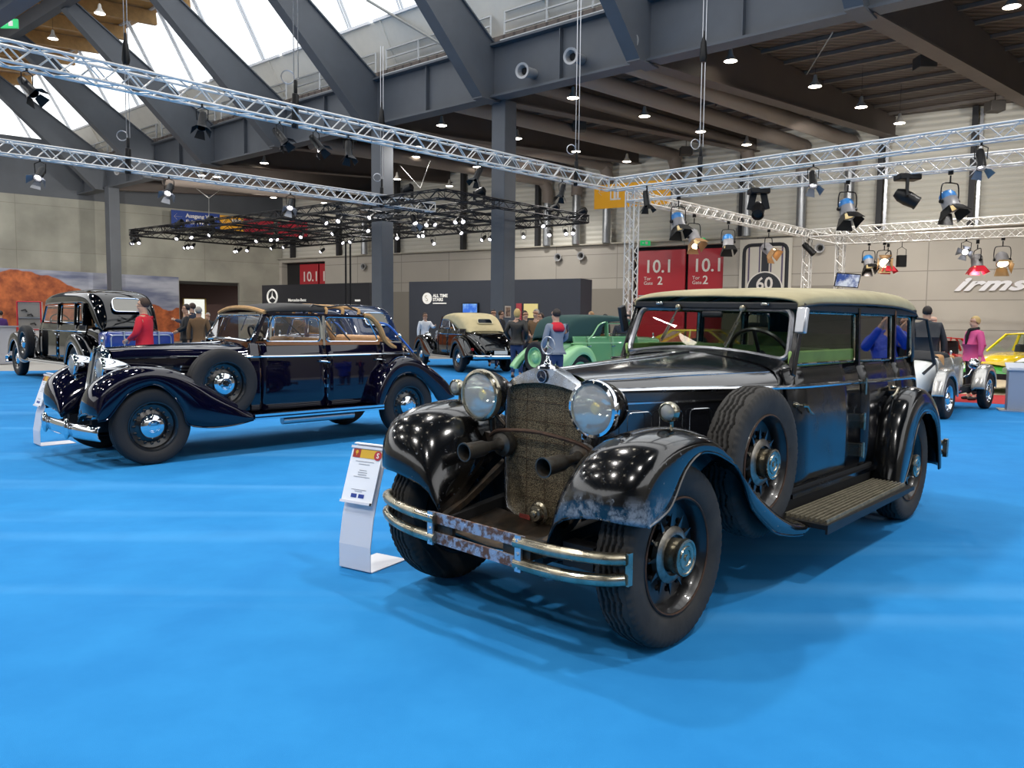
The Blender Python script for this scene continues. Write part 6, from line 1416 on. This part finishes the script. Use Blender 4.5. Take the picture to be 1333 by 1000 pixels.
for px, aim, lab in ((53, (.1, -.7, -.6), 'lit spotlight on the second truss, leftmost'), (220, (.1, -.7, -.6), 'lit spotlight on the second truss above the blue sign'), (378, (.1, -.7, -.6), 'lit spotlight on the second truss right of the blue sign'), (539, (.3, -.6, -.7), 'lit spotlight near the right end of the second truss')):
    parcan(on(T2, px), aim, lab, 1.1)
for px, aim, lab, g in ((842, (.1, -.2, -.9), 'slim black spotlight before the yellow banner', False), (1058, (-.1, -.5, -.8), 'slim black spotlight on the upper right truss above the poster', True), (1275, (-.1, -.4, -.9), 'slim black spotlight on the upper right truss near the right edge', True)):
    parcan(on(T3, px), aim, lab, 1.1, glow=g)
fresnel(on(T4, 884), (.15, -.4, -.9), 'blue-topped studio lamp left of the red gate', 1.15)
fresnel(on(T4, 1104), (.05, -.45, -.9), 'blue-topped studio lamp above the television', 1.15)
fresnel(on(T4, 1237), (.1, -.45, -.9), 'blue-topped studio lamp, rightmost on the lower right truss', 1.15)
moving_head(on(T4, 988) + Z*.05, (-.2, -.6, -.5), 'black moving head lamp hanging over the cream poster', 1.25)
moving_head(on(T4, 1181) + Z*.05, (.7, -.3, -.45), 'black moving head lamp tilted to the right', 1.25)
fresnel(on(T5, 950), (.0, -.3, -.9), 'blue-topped studio lamp over the right leaf of the gate', 1.15)
fresnel(on(T5, 1003), (.5, -.6, -.6), 'lit studio lamp in front of the cream poster', 1.2, True, False, M('gel_amber', 'a8835a', .5))
fresnel(on(T5, 905), (.2, -.5, -.8), 'grey studio lamp with tan flaps over the left leaf of the gate', 1.2, False, False, M('gel_amber', 'a8835a', .5))
parcan(on(T6, 1056), (.5, -.3, -.6), 'black lamp at the corner above the slim tower', 1.6, glow=False, doors=False)
fresnel(on(T7, 1135), (0, -.5, -.9), 'small blue-topped studio lamp on the far truss', 1.2)
fresnel(on(T7, 1155), (-.3, -.9, -.2), 'studio lamp shining towards the hall on the far truss', 1.25, True, False, M('gel_tan', '9a7f55', .5))
fresnel(on(T7, 1160) - Z*.1, (0, -.2, -1), 'studio lamp with red flaps left of the black speaker box', 1.1, False, False, M('gel_red', 'd01c34', .5))
fresnel(on(T7, 1277) - Z*.1, (0, -.2, -1), 'studio lamp with red flaps above the white lettering', 1.2, False, False, M('gel_red', 'd01c34', .5))
fresnel(on(T7, 1310), (-.2, -.6, -.7), 'studio lamp with pale flaps at the right edge', 1.3, True, False, M('gel_tan', '9a7f55', .5))
parcan(on(T7, 1262), (-.5, -.7, -.2), 'black lamp facing left above the white lettering', 1.5)
sp = thing('speaker_box', tuple(on(T7, 1178)), 'small black speaker box hanging from the far truss', 'speaker'); MB().box((0, 0, -.75), (.3, .25, .45)).build('cabinet', mBlackMetal, sp, bevel=.01); MB().tube([(-.17, 0, -.7), (-.17, 0, -.3), (0, 0, -.2), (.17, 0, -.3), (.17, 0, -.7)], .012, 5).tube([(0, 0, -.2), (0, 0, .03)], .012, 5).build('bracket', mBlackMetal, sp)
# small lamps on the black grid
proto = None; kidm = None; idx = 0
GP = [(172+12, 312), (200, 314), (218, 316), (236, 314), (256, 322), (270, 318), (283, 318), (300, 320), (312, 322), (344, 316), (365, 324), (394, 318), (417, 322), (261, 306), (276, 304), (314, 302), (330, 306), (344, 304), (356, 304), (383, 300), (420, 304), (446, 284), (448, 298), (450, 310), (476, 283), (439, 306), (515, 278), (541, 282), (566, 284), (592, 280), (615, 282), (555, 310), (566, 302), (532, 305), (575, 304), (607, 303), (622, 303), (637, 290), (680, 302), (693, 296), (702, 284), (712, 294), (738, 296), (585, 294), (476, 292)]
rows4 = []
for j in range(4): rows4.append(n_ + gv*(GW*j/3))
for px, py in GP:
    best = None; ex = at(px, py, z=Zt - .1)
    # nearest member of the grid to that sight line
    s, v = (ex - n_).dot(gu), (ex - n_).dot(gv)
    s = max(.1, min(GL - .1, s)); v = max(0, min(GW, v)); v = round(v/(GW/3))*GW/3
    p = n_ + gu*s + gv*v; p.z = Zt
    aim = Vector((.15, -.9, -.55))
    if proto is None:
        proto = parcan(p, aim, 'small lit spotlight under the black lamp grid', .95, True, False, 'grid_spotlight', 'spotlights hung from the black grid', 'spotlight')
        kidm = {}
        for c in bpy.data.objects:
            if c.parent: kidm.setdefault(c.parent.name, []).append(c)
    else:
        o = dup(proto, None, kidm); o.location = p; o.rotation_euler = (0, 0, random.uniform(-.8, .8))
for px, py, lab in ((175, 300, 'black moving head standing on the left corner of the lamp grid'), (234, 290, 'black moving head on the grid below the blue sign'), (273, 286, 'black moving head on the grid right below the blue sign words'), (624, 254, 'black moving head on top of the grid left of the middle column'), (721, 272, 'black moving head on top of the grid right of the middle column'), (757, 277, 'black moving head at the right corner of the grid'), (530, 250, 'black moving head on top of the grid beside the second column')):
    p = at(px, py + 12, z=Zt + .25); t = thing('moving_head_lamp', tuple(p), lab, 'moving light'); MB().box((0, 0, .06), (.36, .28, .12)).build('lamp_base', mBlackMetal, t, bevel=.02)
    MB().lathe([(0, -.2), (.11, -.18), (.13, 0), (.11, .2), (0, .2)], (0, 0, .38), (.6, -.4, .3), 12).build('lamp_body', mBlackMetal, t); MB().bar((.16, 0, .1), (.16, 0, .42), .05, .1).bar((-.16, 0, .1), (-.16, 0, .42), .05, .1).build('yoke', mBlackMetal, t)
# hoists: cable, hook and clamp
def hoist(px, T, ytop, lab, motor=None, Zt_=10.3):
    p = on(T, px) + Z*.3; t = thing('truss_hoist', tuple(p), lab, 'hoist'); top = Zt_ - p.z if ytop is None else at(px, ytop, Y=p.y).z - p.z
    MB().tube([(-.03, 0, .5), (-.03, 0, top)], .010, 5).tube([(.05, 0, .5), (.05, 0, top)], .010, 5).build('chain', mAlu, t)
    MB().bar((-.02, 0, -.38), (.0, 0, .25), .14, .10).bar((0, 0, .25), (0, 0, .5), .08, .06).build('clamp', mBlackMetal, t, bevel=.02)
    mb = MB(); ring(mb, (-.14, 0, .55), .12, (.3, -1, 0), .012, 18, 5); mb.build('cable_loop', mAlu, t)
    if motor:
        z = at(px, motor, Y=p.y).z - p.z; MB().lathe([(.07, -.35), (.10, -.25), (.07, .12), (.03, .25), (.02, .4)], (0, 0, z), (0, 0, 1), 10).build('hoist_motor', mBlackMetal, t)
hoist(750, T1, 0, 'chain hoist on the long truss right of the middle column'); hoist(911, T3, 0, 'chain hoist with black motor at the top centre right', 62)
hoist(386, T1, -60, 'chain hoist on the long truss between the girders'); hoist(497, T2, 60, 'chain hoist in front of the second column', 150); hoist(168, T2, 0, 'chain hoist with black motor at the upper left', 65)
# pendant lamps
pend = [(746,127), (839,151), (912,171), (1061,112), (1121,139), (1171,160), (972,188), (673,180), (750,197), (816,210), (690,227), (575,163), (344,212), (541,204), (621,217), (517,233), (585,242), (262,228), (282,230), (294,248), (356,257), (422,264), (222,261), (358,250), (1317,8), (951, 79), (1141, 25), (1178, 27), (463, 193), (543, 191)]
pp_ = None
for i, (px, py) in enumerate(pend):
    p = at(px, py, z=8.9 if py > 100 else 9.3)
    if pp_ is None:
        pp_ = thing('pendant_lamp', tuple(p), 'bright round downlight hanging below the dark ceiling deck', 'pendant lamp', 0, 'pendant lamps under the right-hand ceiling')
        MB().lathe([(.03, .35), (.05, .33), (.08, .16), (.17, .04), (.21, -.02), (.20, -.02), (.16, .05), (.07, .15), (0, .16)], (0, 0, 0), (0, 0, 1), 20, caps=False).build('lamp_shade', M('shade_grey', 'b9b4ac', .5), pp_)
        MB().lathe([(.195, -.015), (.13, -.035), (0, -.04)], (0, 0, 0), (0, 0, 1), 18, caps=False).build('bulb', mWhiteLED, pp_)
        MB().tube([(0, 0, .34), (0, 0, 1.4)], .006, 4).build('cord', mBlackMetal, pp_)
        kidm = {}
        for c in bpy.data.objects:
            if c.parent: kidm.setdefault(c.parent.name, []).append(c)
    else:
        o = dup(pp_, None, kidm); o.location = p
# pendants in the nave roof, upper left, and overhead row (only mirrored in the paint)
for i, (px, py) in enumerate(((11, 17), (130, 17), (69, 50))):
    p = at(px, py, z=13.2); o = dup(pp_, None, kidm); o.location = p; o.scale = (1.0, 1.0, 1.0); o['label'] = ('nave downlight at the top left corner', 'nave downlight below the timber beams, right one', 'nave downlight beneath the ridge beam')[i]; del o['group']
def at_elev(p): return math.degrees(math.atan2(p.z - CH, max(.1, math.hypot(p.x, p.y))))
for i in range(11):
    for j in range(7):
        p = PB + U*(-16 + 3.0*i + (j % 2)*1.3) + V*(13.6 + 3.0*j) + Z*9.7
        if p.y > 1 and at_elev(p) < 24: continue
        o = dup(pp_, None, kidm); o.location = p; o['group'] = 'overhead lamps mirrored in the paintwork'; o['label'] = 'overhead downlight seen only as a dot mirrored in the paint'
# speaker cubes under the deck
for px, py, lab in ((1204, 82, 'hanging grey loudspeaker cube between the brown beams'), (1295, 139, 'hanging grey loudspeaker cube near the right edge'), (943, 130, 'hanging grey loudspeaker cube over the ducts'), (754, 165, 'hanging grey loudspeaker cube right of the middle column'), (893, 197, 'hanging grey loudspeaker cube above the yellow banner')):
    p = at(px, py, z=9.6); t = thing('ceiling_speaker', tuple(p), lab, 'speaker'); MB().box((0, 0, 0), (.55, .5, .38)).build('cabinet', M('speaker_grey', '4a4642', .7), t, bevel=.02); MB().tube([(0, 0, .18), (0, 0, .8)], .015, 5).build('hanger', mBlackMetal, t)
# rigging cables seen against the dark ceiling
def cable(p, q, lab, r=.018): tag(MB().tube([p, q], r, 5).build('rigging_cable', M('cable_grey', '9a9a96', .5)), lab, 'cable')
cable(at(1050, 97, z=9.8), at(1084, 42, z=8.7), 'pale diagonal strut below the brown deck'); cable(at(478, 0, z=13), at(585, 64, pl=(PB - V*.2, V)), 'dark diagonal tie across the white upper panel', .05)
cable(at(255, 245, z=8.4), at(272, 258, z=7.2), 'short bridle strap over the blue sign, left leg'); cable(at(290, 245, z=8.4), at(272, 258, z=7.2), 'short bridle strap over the blue sign, right leg'); cable(at(272, 258, z=7.2), at(272, 290, z=5.6), 'drop cable from the bridle to the lamp grid')
cable(at(520, 215, z=8.5), at(547, 245, z=6.6), 'bridle cable over the grid, left leg'); cable(at(560, 210, z=8.5), at(547, 245, z=6.6), 'bridle cable over the grid, right leg')

# ================================================================ signs and displays
mYS = M('sign_yellow', 'f5b01e', .6); mBS = M('sign_blue', '1d3f8f', .6); mRS = M('sign_red', 'b02436', .6)
def arrow(mb, x, y, s, sgn, f):
    mb.bar((x - s*sgn*.5, y, f), (x + s*sgn*.5, y, f), s*.13, .006, (0, 1, 0)); 
    for k in (1, -1): mb.bar((x + s*sgn*.5, y, f), (x + s*sgn*.12, y + k*s*.38, f), s*.13, .006, (0, 1, 0))
yb, L, H, f = wall_sign('hanging_banner', 774, 873, 237.5, 269, 6.0, mYS, 'large yellow direction banner with white arrows above the lattice tower', 'sign', wallR, .06)
mb = MB(); arrow(mb, L*.12, H*.70, H*.42, -1, f); mb.build('arrow', mWhiteV, yb, smooth=False); mb = MB(); arrow(mb, L*.88, H*.70, H*.42, 1, f); mb.build('arrow', mWhiteV, yb, smooth=False)
for x0 in (.22, .62):
    mb = MB(); mb.box((L*x0 + .02, H*.56, f), (.06, H*.46, .01)).box((L*(x0 + .07), H*.36, f), (L*.14, .07, .01)).box((L*(x0 + .06), H*.55, f), (.10, H*.34, .01)).box((L*(x0 + .10), H*.55, f), (.10, H*.40, .01)).box((L*(x0 + .06), H*.86, f), (L*.13, .10, .01)); mb.build('pictogram', mWhiteV, yb, smooth=False)
bb, L, H, f = wall_sign('hanging_banner', 223, 286, 276, 299.5, 1.2, mBS, 'blue banner reading Ausgang West, Exit West with a white arrow', 'sign', wallL, .06)
mb = MB(); arrow(mb, L*.13, H*.66, H*.42, -1, f); mb.build('arrow', mWhiteV, bb, smooth=False)
text('words', 'Ausgang West', mWhiteV, bb, Matrix.Translation((L*.29, H*.66, f)), H*.30, .004, bold=.01); text('words', 'Exit West', mWhiteV, bb, Matrix.Translation((L*.29, H*.32, f)), H*.30, .004, bold=.01)
yb2, L, H, f = wall_sign('hanging_banner', 286.5, 317, 281.5, 303, 1.2, mYS, 'small yellow banner between the blue and red ones', 'sign', wallL, .06); mb = MB(); arrow(mb, L*.25, H*.62, H*.4, -1, f); mb.box((L*.7, H*.72, f), (L*.4, H*.2, .006)); mb.build('arrow', mWhiteV, yb2, smooth=False)
rb2, L, H, f = wall_sign('hanging_banner', 317.5, 356, 284, 307, 1.25, mRS, 'long red banner behind the black lamp grid', 'sign', wallL, .06)
pl = (C0 + NR*1.2, NR); a = at(358, 290, pl=pl); b = at(400, 290, pl=pl); r3, L, H, f = wall_sign('hanging_banner', 362, 400, 288, 311, 1.4, mRS, 'red banner on the gate wall behind the lamp grid', 'sign', wallR, .06)
def exit_sign(p, lab, s=.5):
    t = thing('exit_sign', tuple(p), lab, 'sign'); MB().box((0, 0, 0), (s, .08, s*.5)).build('housing', M('exit_green', '1fae62', .5, emit=.6), t, smooth=False); MB().box((s*.12, -.045, 0), (s*.25, .01, s*.28)).box((-s*.22, -.045, 0), (s*.2, .01, s*.1)).build('pictogram', mWhiteV, t, smooth=False)
exit_sign(at(12, 31, z=12.2), 'green emergency exit sign at the top left corner', .65)
for px, py, lab in ((840, 316.5, 'small green exit sign above the left leaf of the gate'), (911, 313, 'small green exit sign above the right leaf of the gate')): exit_sign(at(px, py, pl=(C0 + NR*.7, NR)), lab, .5)
# mural
q0, q1 = at(-60, 345.5, z=4.0), at(232, 361, z=4.0); q0.z = q1.z = 0; md = (q1 - q0).normalized(); mL = (q1 - q0).length
mu = thing('printed_banner_wall', (0, 0, 0), 'long printed banner of red desert rocks under a grey-blue sky', 'banner'); mu.matrix_world = frame(q0, md, Z)
def mural_mat():
    m = M('desert_print', '888888', .7); nt = m.node_tree; L = nt.links; b = nt.nodes['Principled BSDF']
    tc = nt.nodes.new('ShaderNodeTexCoord'); sx = nt.nodes.new('ShaderNodeSeparateXYZ'); L.new(tc.outputs['Object'], sx.inputs[0])
    def N(t, **k):
        n = nt.nodes.new(t)
        for a, v in k.items():
            if a in n.inputs: n.inputs[a].default_value = v
        return n
    n1 = N('ShaderNodeTexNoise', Scale=.22, Detail=4.); mp = N('ShaderNodeMapping'); mp.inputs['Scale'].default_value = (1, .12, 1); mp.inputs['Location'].default_value = (3.4, 0, 0); L.new(tc.outputs['Object'], mp.inputs[0]); L.new(mp.outputs[0], n1.inputs['Vector'])
    h = nt.nodes.new('ShaderNodeMath'); h.operation = 'MULTIPLY_ADD'; h.inputs[1].default_value = 3.6; h.inputs[2].default_value = 2.35; L.new(n1.outputs['Fac'], h.inputs[0])
    sl = nt.nodes.new('ShaderNodeMath'); sl.operation = 'MULTIPLY_ADD'; sl.inputs[1].default_value = -.175; L.new(sx.outputs['X'], sl.inputs[0]); L.new(h.outputs[0], sl.inputs[2])
    gt = nt.nodes.new('ShaderNodeMath'); gt.operation = 'SUBTRACT'; L.new(sx.outputs['Y'], gt.inputs[0]); L.new(sl.outputs[0], gt.inputs[1])
    st_ = nt.nodes.new('ShaderNodeMapRange'); st_.inputs[1].default_value = -.03; st_.inputs[2].default_value = .03; L.new(gt.outputs[0], st_.inputs[0])
    n2 = N('ShaderNodeTexNoise', Scale=1.6, Detail=8., Roughness=.65); L.new(tc.outputs['Object'], n2.inputs['Vector'])
    r2 = nt.nodes.new('ShaderNodeValToRGB'); r2.color_ramp.elements[0].color = (*lin('7a3a24'), 1); r2.color_ramp.elements[1].color = (*lin('cf7240'), 1); r2.color_ramp.elements[0].position = .33; r2.color_ramp.elements[1].position = .66; L.new(n2.outputs['Fac'], r2.inputs[0])
    mp2 = N('ShaderNodeMapping'); mp2.inputs['Scale'].default_value = (.25, 1.2, 1); L.new(tc.outputs['Object'], mp2.inputs[0]); n3 = N('ShaderNodeTexNoise', Scale=1.1, Detail=5.); L.new(mp2.outputs[0], n3.inputs['Vector'])
    r3_ = nt.nodes.new('ShaderNodeValToRGB'); r3_.color_ramp.elements[0].color = (*lin('6f7690'), 1); r3_.color_ramp.elements[1].color = (*lin('b5b8c4'), 1); r3_.color_ramp.elements[0].position = .4; r3_.color_ramp.elements[1].position = .62; L.new(n3.outputs['Fac'], r3_.inputs[0])
    mx = nt.nodes.new('ShaderNodeMix'); mx.data_type = 'RGBA'; L.new(st_.outputs[0], mx.inputs[0]); L.new(r2.outputs[0], mx.inputs[6]); L.new(r3_.outputs[0], mx.inputs[7]); L.new(mx.outputs[2], b.inputs['Base Color'])
    return m
MB().box((mL/2, 2.0, 0), (mL, 4.0, .08)).build('print', mural_mat(), mu, smooth=False)
# grey counter and red display case at the left
g0 = at(0, 472, z=0); cnt = thing('reception_counter', tuple(at(-60, 430, Y=24.5).xy) + (0,), 'light grey counter at the far left edge behind the black car', 'counter', rad(-20)); MB().box((0, 0, .55), (4.2, .8, 1.10)).build('counter_body', M('counter_grey', 'b2b3ba', .6), cnt, smooth=False, bevel=.01); MB().box((0, 0, 1.115), (4.3, .9, .03)).box((0, -.41, .03), (4.2, .02, .06)).build('worktop', M('counter_top', '9a9ca6', .5), cnt, smooth=False)
p0 = at(40, 430, Y=26); dc = thing('display_case', (p0.x, 26, 0), 'tall display case with a red frame and small black exhibits', 'display case', rad(22)); h0, w0 = at(40, 393, Y=26).z, .66
MB().box((0, 0, h0/2), (w0, .35, h0)).build('case_body', M('case_white', 'c9c6c4', .6), dc, smooth=False); MB().tube([(-w0/2, -.19, 1.0), (w0/2, -.19, 1.0), (w0/2, -.19, h0), (-w0/2, -.19, h0)], .03, 4, closed=True).build('red_frame', M('frame_red', 'b8202c', .5), dc)
MB().box((0, -.16, (1.0 + h0)/2), (w0*.9, .04, (h0 - 1.0)*.92)).build('case_back', M('case_grey', '84827f', .6), dc, smooth=False); MB().box((0, -.2, lerp(1.0, h0, .42)), (w0*.9, .06, .02)).build('case_shelf', mAlu, dc, smooth=False)
for dx, z in ((-.14, lerp(1, h0, .68)), (.02, lerp(1, h0, .52)), (.1, lerp(1, h0, .2))): MB().tube([(dx - .07, -.23, z), (dx + .05, -.23, z + .03), (dx + .09, -.23, z - .04)], .025, 6).build('exhibit', mBlackMetal, dc)
# grey lectern at the right edge
lec = thing('lectern', tuple((at(1310, 534, z=0) + at(1345, 538, z=0))/2), 'silver-grey lectern stand cut by the right edge of the picture', 'lectern', rad(-25)); MB().box((.13, .15, .36), (.62, .30, .72)).build('lectern_body', M('lectern_grey', '98a2b4', .4, .2), lec, smooth=False, bevel=.01); MB().box((.13, .15, .73), (.68, .36, .025), (1, 0, 0), (0, .96, .28)).build('lectern_top', M('lectern_top_', 'aeb4c0', .4), lec, smooth=False); MB().box((.1, .12, .01), (.8, .5, .02)).build('base_plate', mAlu, lec, smooth=False)
# television on the tower
tvp = at(1103, 365, Y=c7.y - .6); tv = thing('television', tuple(tvp), 'tilted television showing a blue and white car, on the far lattice tower', 'screen', rad(-12))
TX, TY_ = Vector((1, 0, -.08)), Vector((.14, -.2, .97)); w_, h_ = 1.02*tvp.y/36, .62*tvp.y/36
MB().box((0, 0, 0), (w_, h_, .06), TX, TY_).build('casing', mBlackMetal, tv, smooth=False); nrm = TX.cross(TY_).normalized()
MB().box(nrm*.035, (w_*.93, h_*.88, .008), TX, TY_).build('display', M('display_show', '27427f', .3, emit=.6, noise=(2.2, 1, .45, .58), col2='dfeaf2'), tv, smooth=False); MB().bar((0, 0, 0), (0, .55, 0), .08).build('tv_bracket', mBlackMetal, tv)
# framed picture on the middle column
cp = at(661, 406, pl=(colF + XD*0 + (-U)*.30, U)); pic = thing('framed_picture', (0, 0, 0), 'small framed photograph on the brown face of the middle column', 'picture')
fc = -U; cpp = at(661, 406, pl=(colF + fc*.31, fc)); rt = Z.cross(fc).normalized(); pic.matrix_world = frame(cpp, rt, Z)
MB().box((0, 0, 0), (.30, .38, .02)).build('picture_frame', M('frame_light', 'c9b7a4', .5), pic, smooth=False); MB().box((0, 0, .014), (.22, .30, .006)).build('photo', M('photo_brown', '5a4038', .5, noise=(9, 1, .4, .6), col2='9a7a62'), pic, smooth=False)

# sign stands: bent white sheet with an information card
def stand(loc, rot, label, sc=1.):
    t = thing('sign_stand', loc, label, 'sign stand', rot, None, sc); w = .255
    mW = M('stand_white', 'd4d6de', .45)
    mb = MB(); prof = [(.34, .004), (.0, .004), (-.012, .012), (-.012, .16), (.02, .34), (.075, .52), (.135, .70), (.155, .76), (.15, .775), (.13, .772)]
    mb.grid([[(x, -w/2, z), (x, w/2, z)] for x, z in prof]); mb.build('bent_sheet', mW, t, solid=.006, smooth=False)
    o = Vector((.012, 0, .41)); up = Vector((.115, 0, .33)).normalized(); nrm = Vector((-up.z, 0, up.x)); X = Vector((0, -1, 0)); F = frame(o + nrm*.016 + up*.165, X, up)
    cd = MB().box((0, 0, 0), (w*.98, .345, .008)).build('info_card', M('card_white', 'eef0f4', .4), t, smooth=False); cd.matrix_local = frame(Vector((.072, 0, .585)) + nrm*.012, X, up)
    c = cd
    MB().box((-.078, .135, .006), (.062, .055, .002)).build('red_logo_patch', M('patch_red', 'a02a1e', .5), c, smooth=False)
    MB().box((.030, .135, .006), (.155, .055, .002)).build('gold_strip', M('patch_gold', 'd9a92a', .5), c, smooth=False)
    MB().lathe([(.030, 0), (.030, .003), (0, .003)], (.096, .130, .006), (0, 0, 1), 18).build('round_seal', M('seal_red', 'b02838', .5), c)
    text('seal_mark', 'S', mWhiteV, c, Matrix.Translation((.096, .116, .0095)), .045, .0004, 'CENTER', bold=.001)
    MB().lathe([(.012, 0), (0, .001)], (-.078, .143, .0075), (0, 0, 1), 10).box((-.078, .128, .0075), (.004, .014, .001)).build('tree_mark', M('patch_gold', 'd9a92a'), c)
    g = M('print_grey', '8b8e98', .7)
    for y, l in ((.085, .15), (.068, .09), (.03, .06), (.016, .075), (.002, .07), (-.012, .13), (-.092, .12), (-.102, .06)): MB().box((0, y, .0055), (l, .0035, .001)).build('text_line', g, c, smooth=False)
    for x in (-.030, .030): MB().box((x, -.130, .0055), (.045, .024, .0015)).build('blue_logo', M('patch_blue', '1d3a8c', .5), c, smooth=False)
    MB().box((0, -.172, .004), (w*1.02, .016, .014)).build('clip_rail', mW, c, smooth=False); MB().box((w*.48, -.172, .008), (.012, .016, .014)).build('rail_cap', mBlackMetal, c, smooth=False)
    MB().box((0, .174, .004), (w*1.02, .016, .018)).build('clip_rail', mW, c, smooth=False)
    return t
pL, pR = at(444, 738, z=0), at(484, 747, z=0); bR = at(545, 738, z=0)
dx = (pR - pL); mid = (pL + pR)/2
stand(tuple(mid), math.atan2(dx.y, dx.x) + PI/2, 'white bent information stand between the two convertibles', dx.length/.255)
qL, qR = at(44, 577, z=0), at(56, 582, z=0); dx = qR - qL
stand(tuple((qL + qR)/2), math.atan2(dx.y, dx.x) + PI/2, 'white bent information stand behind the chrome bumper at the far left', .255/.255)
# ================================================================ light
EXPO = 0.0
w = bpy.data.worlds.new('sky'); bpy.context.scene.world = w; w.use_nodes = True
bg = w.node_tree.nodes['Background']; bg.inputs[0].default_value = (.98, .99, 1.0, 1); bg.inputs[1].default_value = 2.0
# far side walls and the overhead roof the photo only shows mirrored
for n, a, b in (('wall_back', (-60, -22), (45, -22)), ('wall_side', (45, -22), (45, 60))):
    st(MB().prism([(*a, 0), (*b, 0), (*b, 10), (*a, 10)], (.2 if n == 'wall_side' else 0, -.2 if n == 'wall_back' else 0, 0)).build(n, mFar, smooth=False))
st(MB().prism([(-60, -22, 0), (-60, 30, 0), (-60, 30, 10), (-60, -22, 10)], (-.2, 0, 0)).build('wall_west', mFar, smooth=False))
def nv(t, q, z): return PB + U*t + V*q + Z*z
st(MB().prism([nv(-34, 12.8, 10.45), nv(11, 12.8, 10.45), nv(11, 46, 10.45), nv(-34, 46, 10.45)], (0, 0, .15)).build('ceiling_near', mDeck, smooth=False))
for i in range(8):
    st(MB().bar(nv(-32 + 5.8*i, 12.8, 9.9), nv(-32 + 5.8*i, 46, 9.9), .35, .9).build('ceiling_near_beam', mSteelB, smooth=False))
st(MB().bar(nv(-34, 12.7, 9.5), nv(11, 12.7, 9.5), .4, 1.8).build('ceiling_near_main_beam', mSteel, smooth=False))
def area(name, loc, size, power, col=(1, 1, 1), rot=(0, 0, 0), sy=None):
    l = bpy.data.lights.new(name, 'AREA'); l.energy = power; l.color = col; l.size = size
    if sy: l.shape = 'RECTANGLE'; l.size_y = sy
    o = bpy.data.objects.new(name, l); C.objects.link(o); o.location = loc; o.rotation_euler = rot; return o
def spot(name, loc, tgt, power, ang=60, blend=.5, r=.08, col=(1, .96, .9)):
    l = bpy.data.lights.new(name, 'SPOT'); l.energy = power; l.spot_size = rad(ang); l.spot_blend = blend; l.shadow_soft_size = r; l.color = col
    o = bpy.data.objects.new(name, l); C.objects.link(o); o.location = loc; d = Vector(tgt) - Vector(loc); o.rotation_euler = d.to_track_quat('-Z', 'Y').to_euler(); return o
def pt(name, loc, power, r=.25, col=(1, .93, .82)):
    l = bpy.data.lights.new(name, 'POINT'); l.energy = power; l.shadow_soft_size = r; l.color = col
    o = bpy.data.objects.new(name, l); C.objects.link(o); o.location = loc; return o
def down(loc, power): return spot('pendant_light', tuple(loc), (loc[0], loc[1], 0), power, 150, .6, .25, (1, .97, .93))
for px, py in ((839,151), (1061,112), (1171,160), (690,227), (575,163), (541,204), (1317,8)):
    down(at(px, py, z=8.7), 1000)
for t in (-20, -12, -4, 4):
    for q in (15, 20.5, 26): down(nv(t, q, 9.4), 1200 if t < -10 else 740)
for x, y in ((-18, 22), (18, 20)): down((x, y, 8.9), 900)
spot('truss_spot', on(T3, 1130) - Z*.3, (.4, 3.2, .6), 800, 40)
spot('truss_spot', on(T1, 412) - Z*.4, (-2.5, 9, .6), 900, 50)
for px in (880, 1104, 1237): spot('lamp_beam', on(T4, px) - Z*1.0, at(px + 40, 440, Y=19), 500, 70)
for px in (1135, 1277): spot('lamp_wash', on(T7, px) - Z*1.3, C0 + Rw*((at(px, 360, pl=(C0, NR)) - C0).dot(Rw)) + Z*2.5, 110, 120, .8, .15, (1, .85, .76))
spot('gate_wash', on(T5, 905) - Z*1.0, C0 + Rw*((at(880, 380, pl=(C0, NR)) - C0).dot(Rw)) + Z*3, 1500, 80)
for px, dr_, n0 in ((60, Lw, NL), (160, Lw, NL), (280, Lw, NL)):
    q = at(px, 300, pl=(C0, n0)); spot('wall_fill', (q.x + n0.x*14, q.y + n0.y*14, 7.5), (q.x, q.y, 3.), 1200, 110, .9)  # added fills without fixtures, brightening the left wall
for px in (450, 600, 760, 1080, 1230, 1330):
    q = at(px, 300, pl=(C0, NR)); spot('wall_fill', (q.x + NR.x*8, q.y + NR.y*8, 8.3), (q.x, q.y, 5.0), 420 if px < 1000 else 560, 100)  # more added fills in mid-air, these for the gate wall

bq = at(830, 250, pl=(C0 + NR*6, NR)); spot('banner_fill', tuple(bq + NR*5 + Z*1.5), tuple(bq), 350, 70)  # added light with no lamp body, lifts the yellow banner
pt('tower_uplight', tuple(Tw0 + Z*.6), 30, .05, (1, .08, .05))
cam = bpy.data.cameras.new('camera'); cam.sensor_width = 36; cam.lens = FL*36/1333; cam.clip_end = 300
co = bpy.data.objects.new('camera', cam); C.objects.link(co); co.location = (0, 0, CH)
R0 = Matrix.Rotation(PI/2 - PT, 4, 'X'); co.matrix_world = Matrix.Translation((0, 0, CH)) @ R0 @ Matrix.Rotation(RL, 4, 'Z')
bpy.context.scene.camera = co
sc = bpy.context.scene
sc.view_settings.view_transform = 'Standard'; sc.view_settings.look = 'None'; sc.view_settings.gamma = 1; sc.view_settings.exposure = EXPO
sc.cycles.use_denoising = True; sc.cycles.max_bounces = 6; sc.cycles.diffuse_bounces = 3; sc.cycles.glossy_bounces = 4; sc.cycles.transmission_bounces = 4; sc.cycles.transparent_max_bounces = 16
sc.cycles.caustics_reflective = False; sc.cycles.caustics_refractive = False; sc.cycles.sample_clamp_indirect = 6
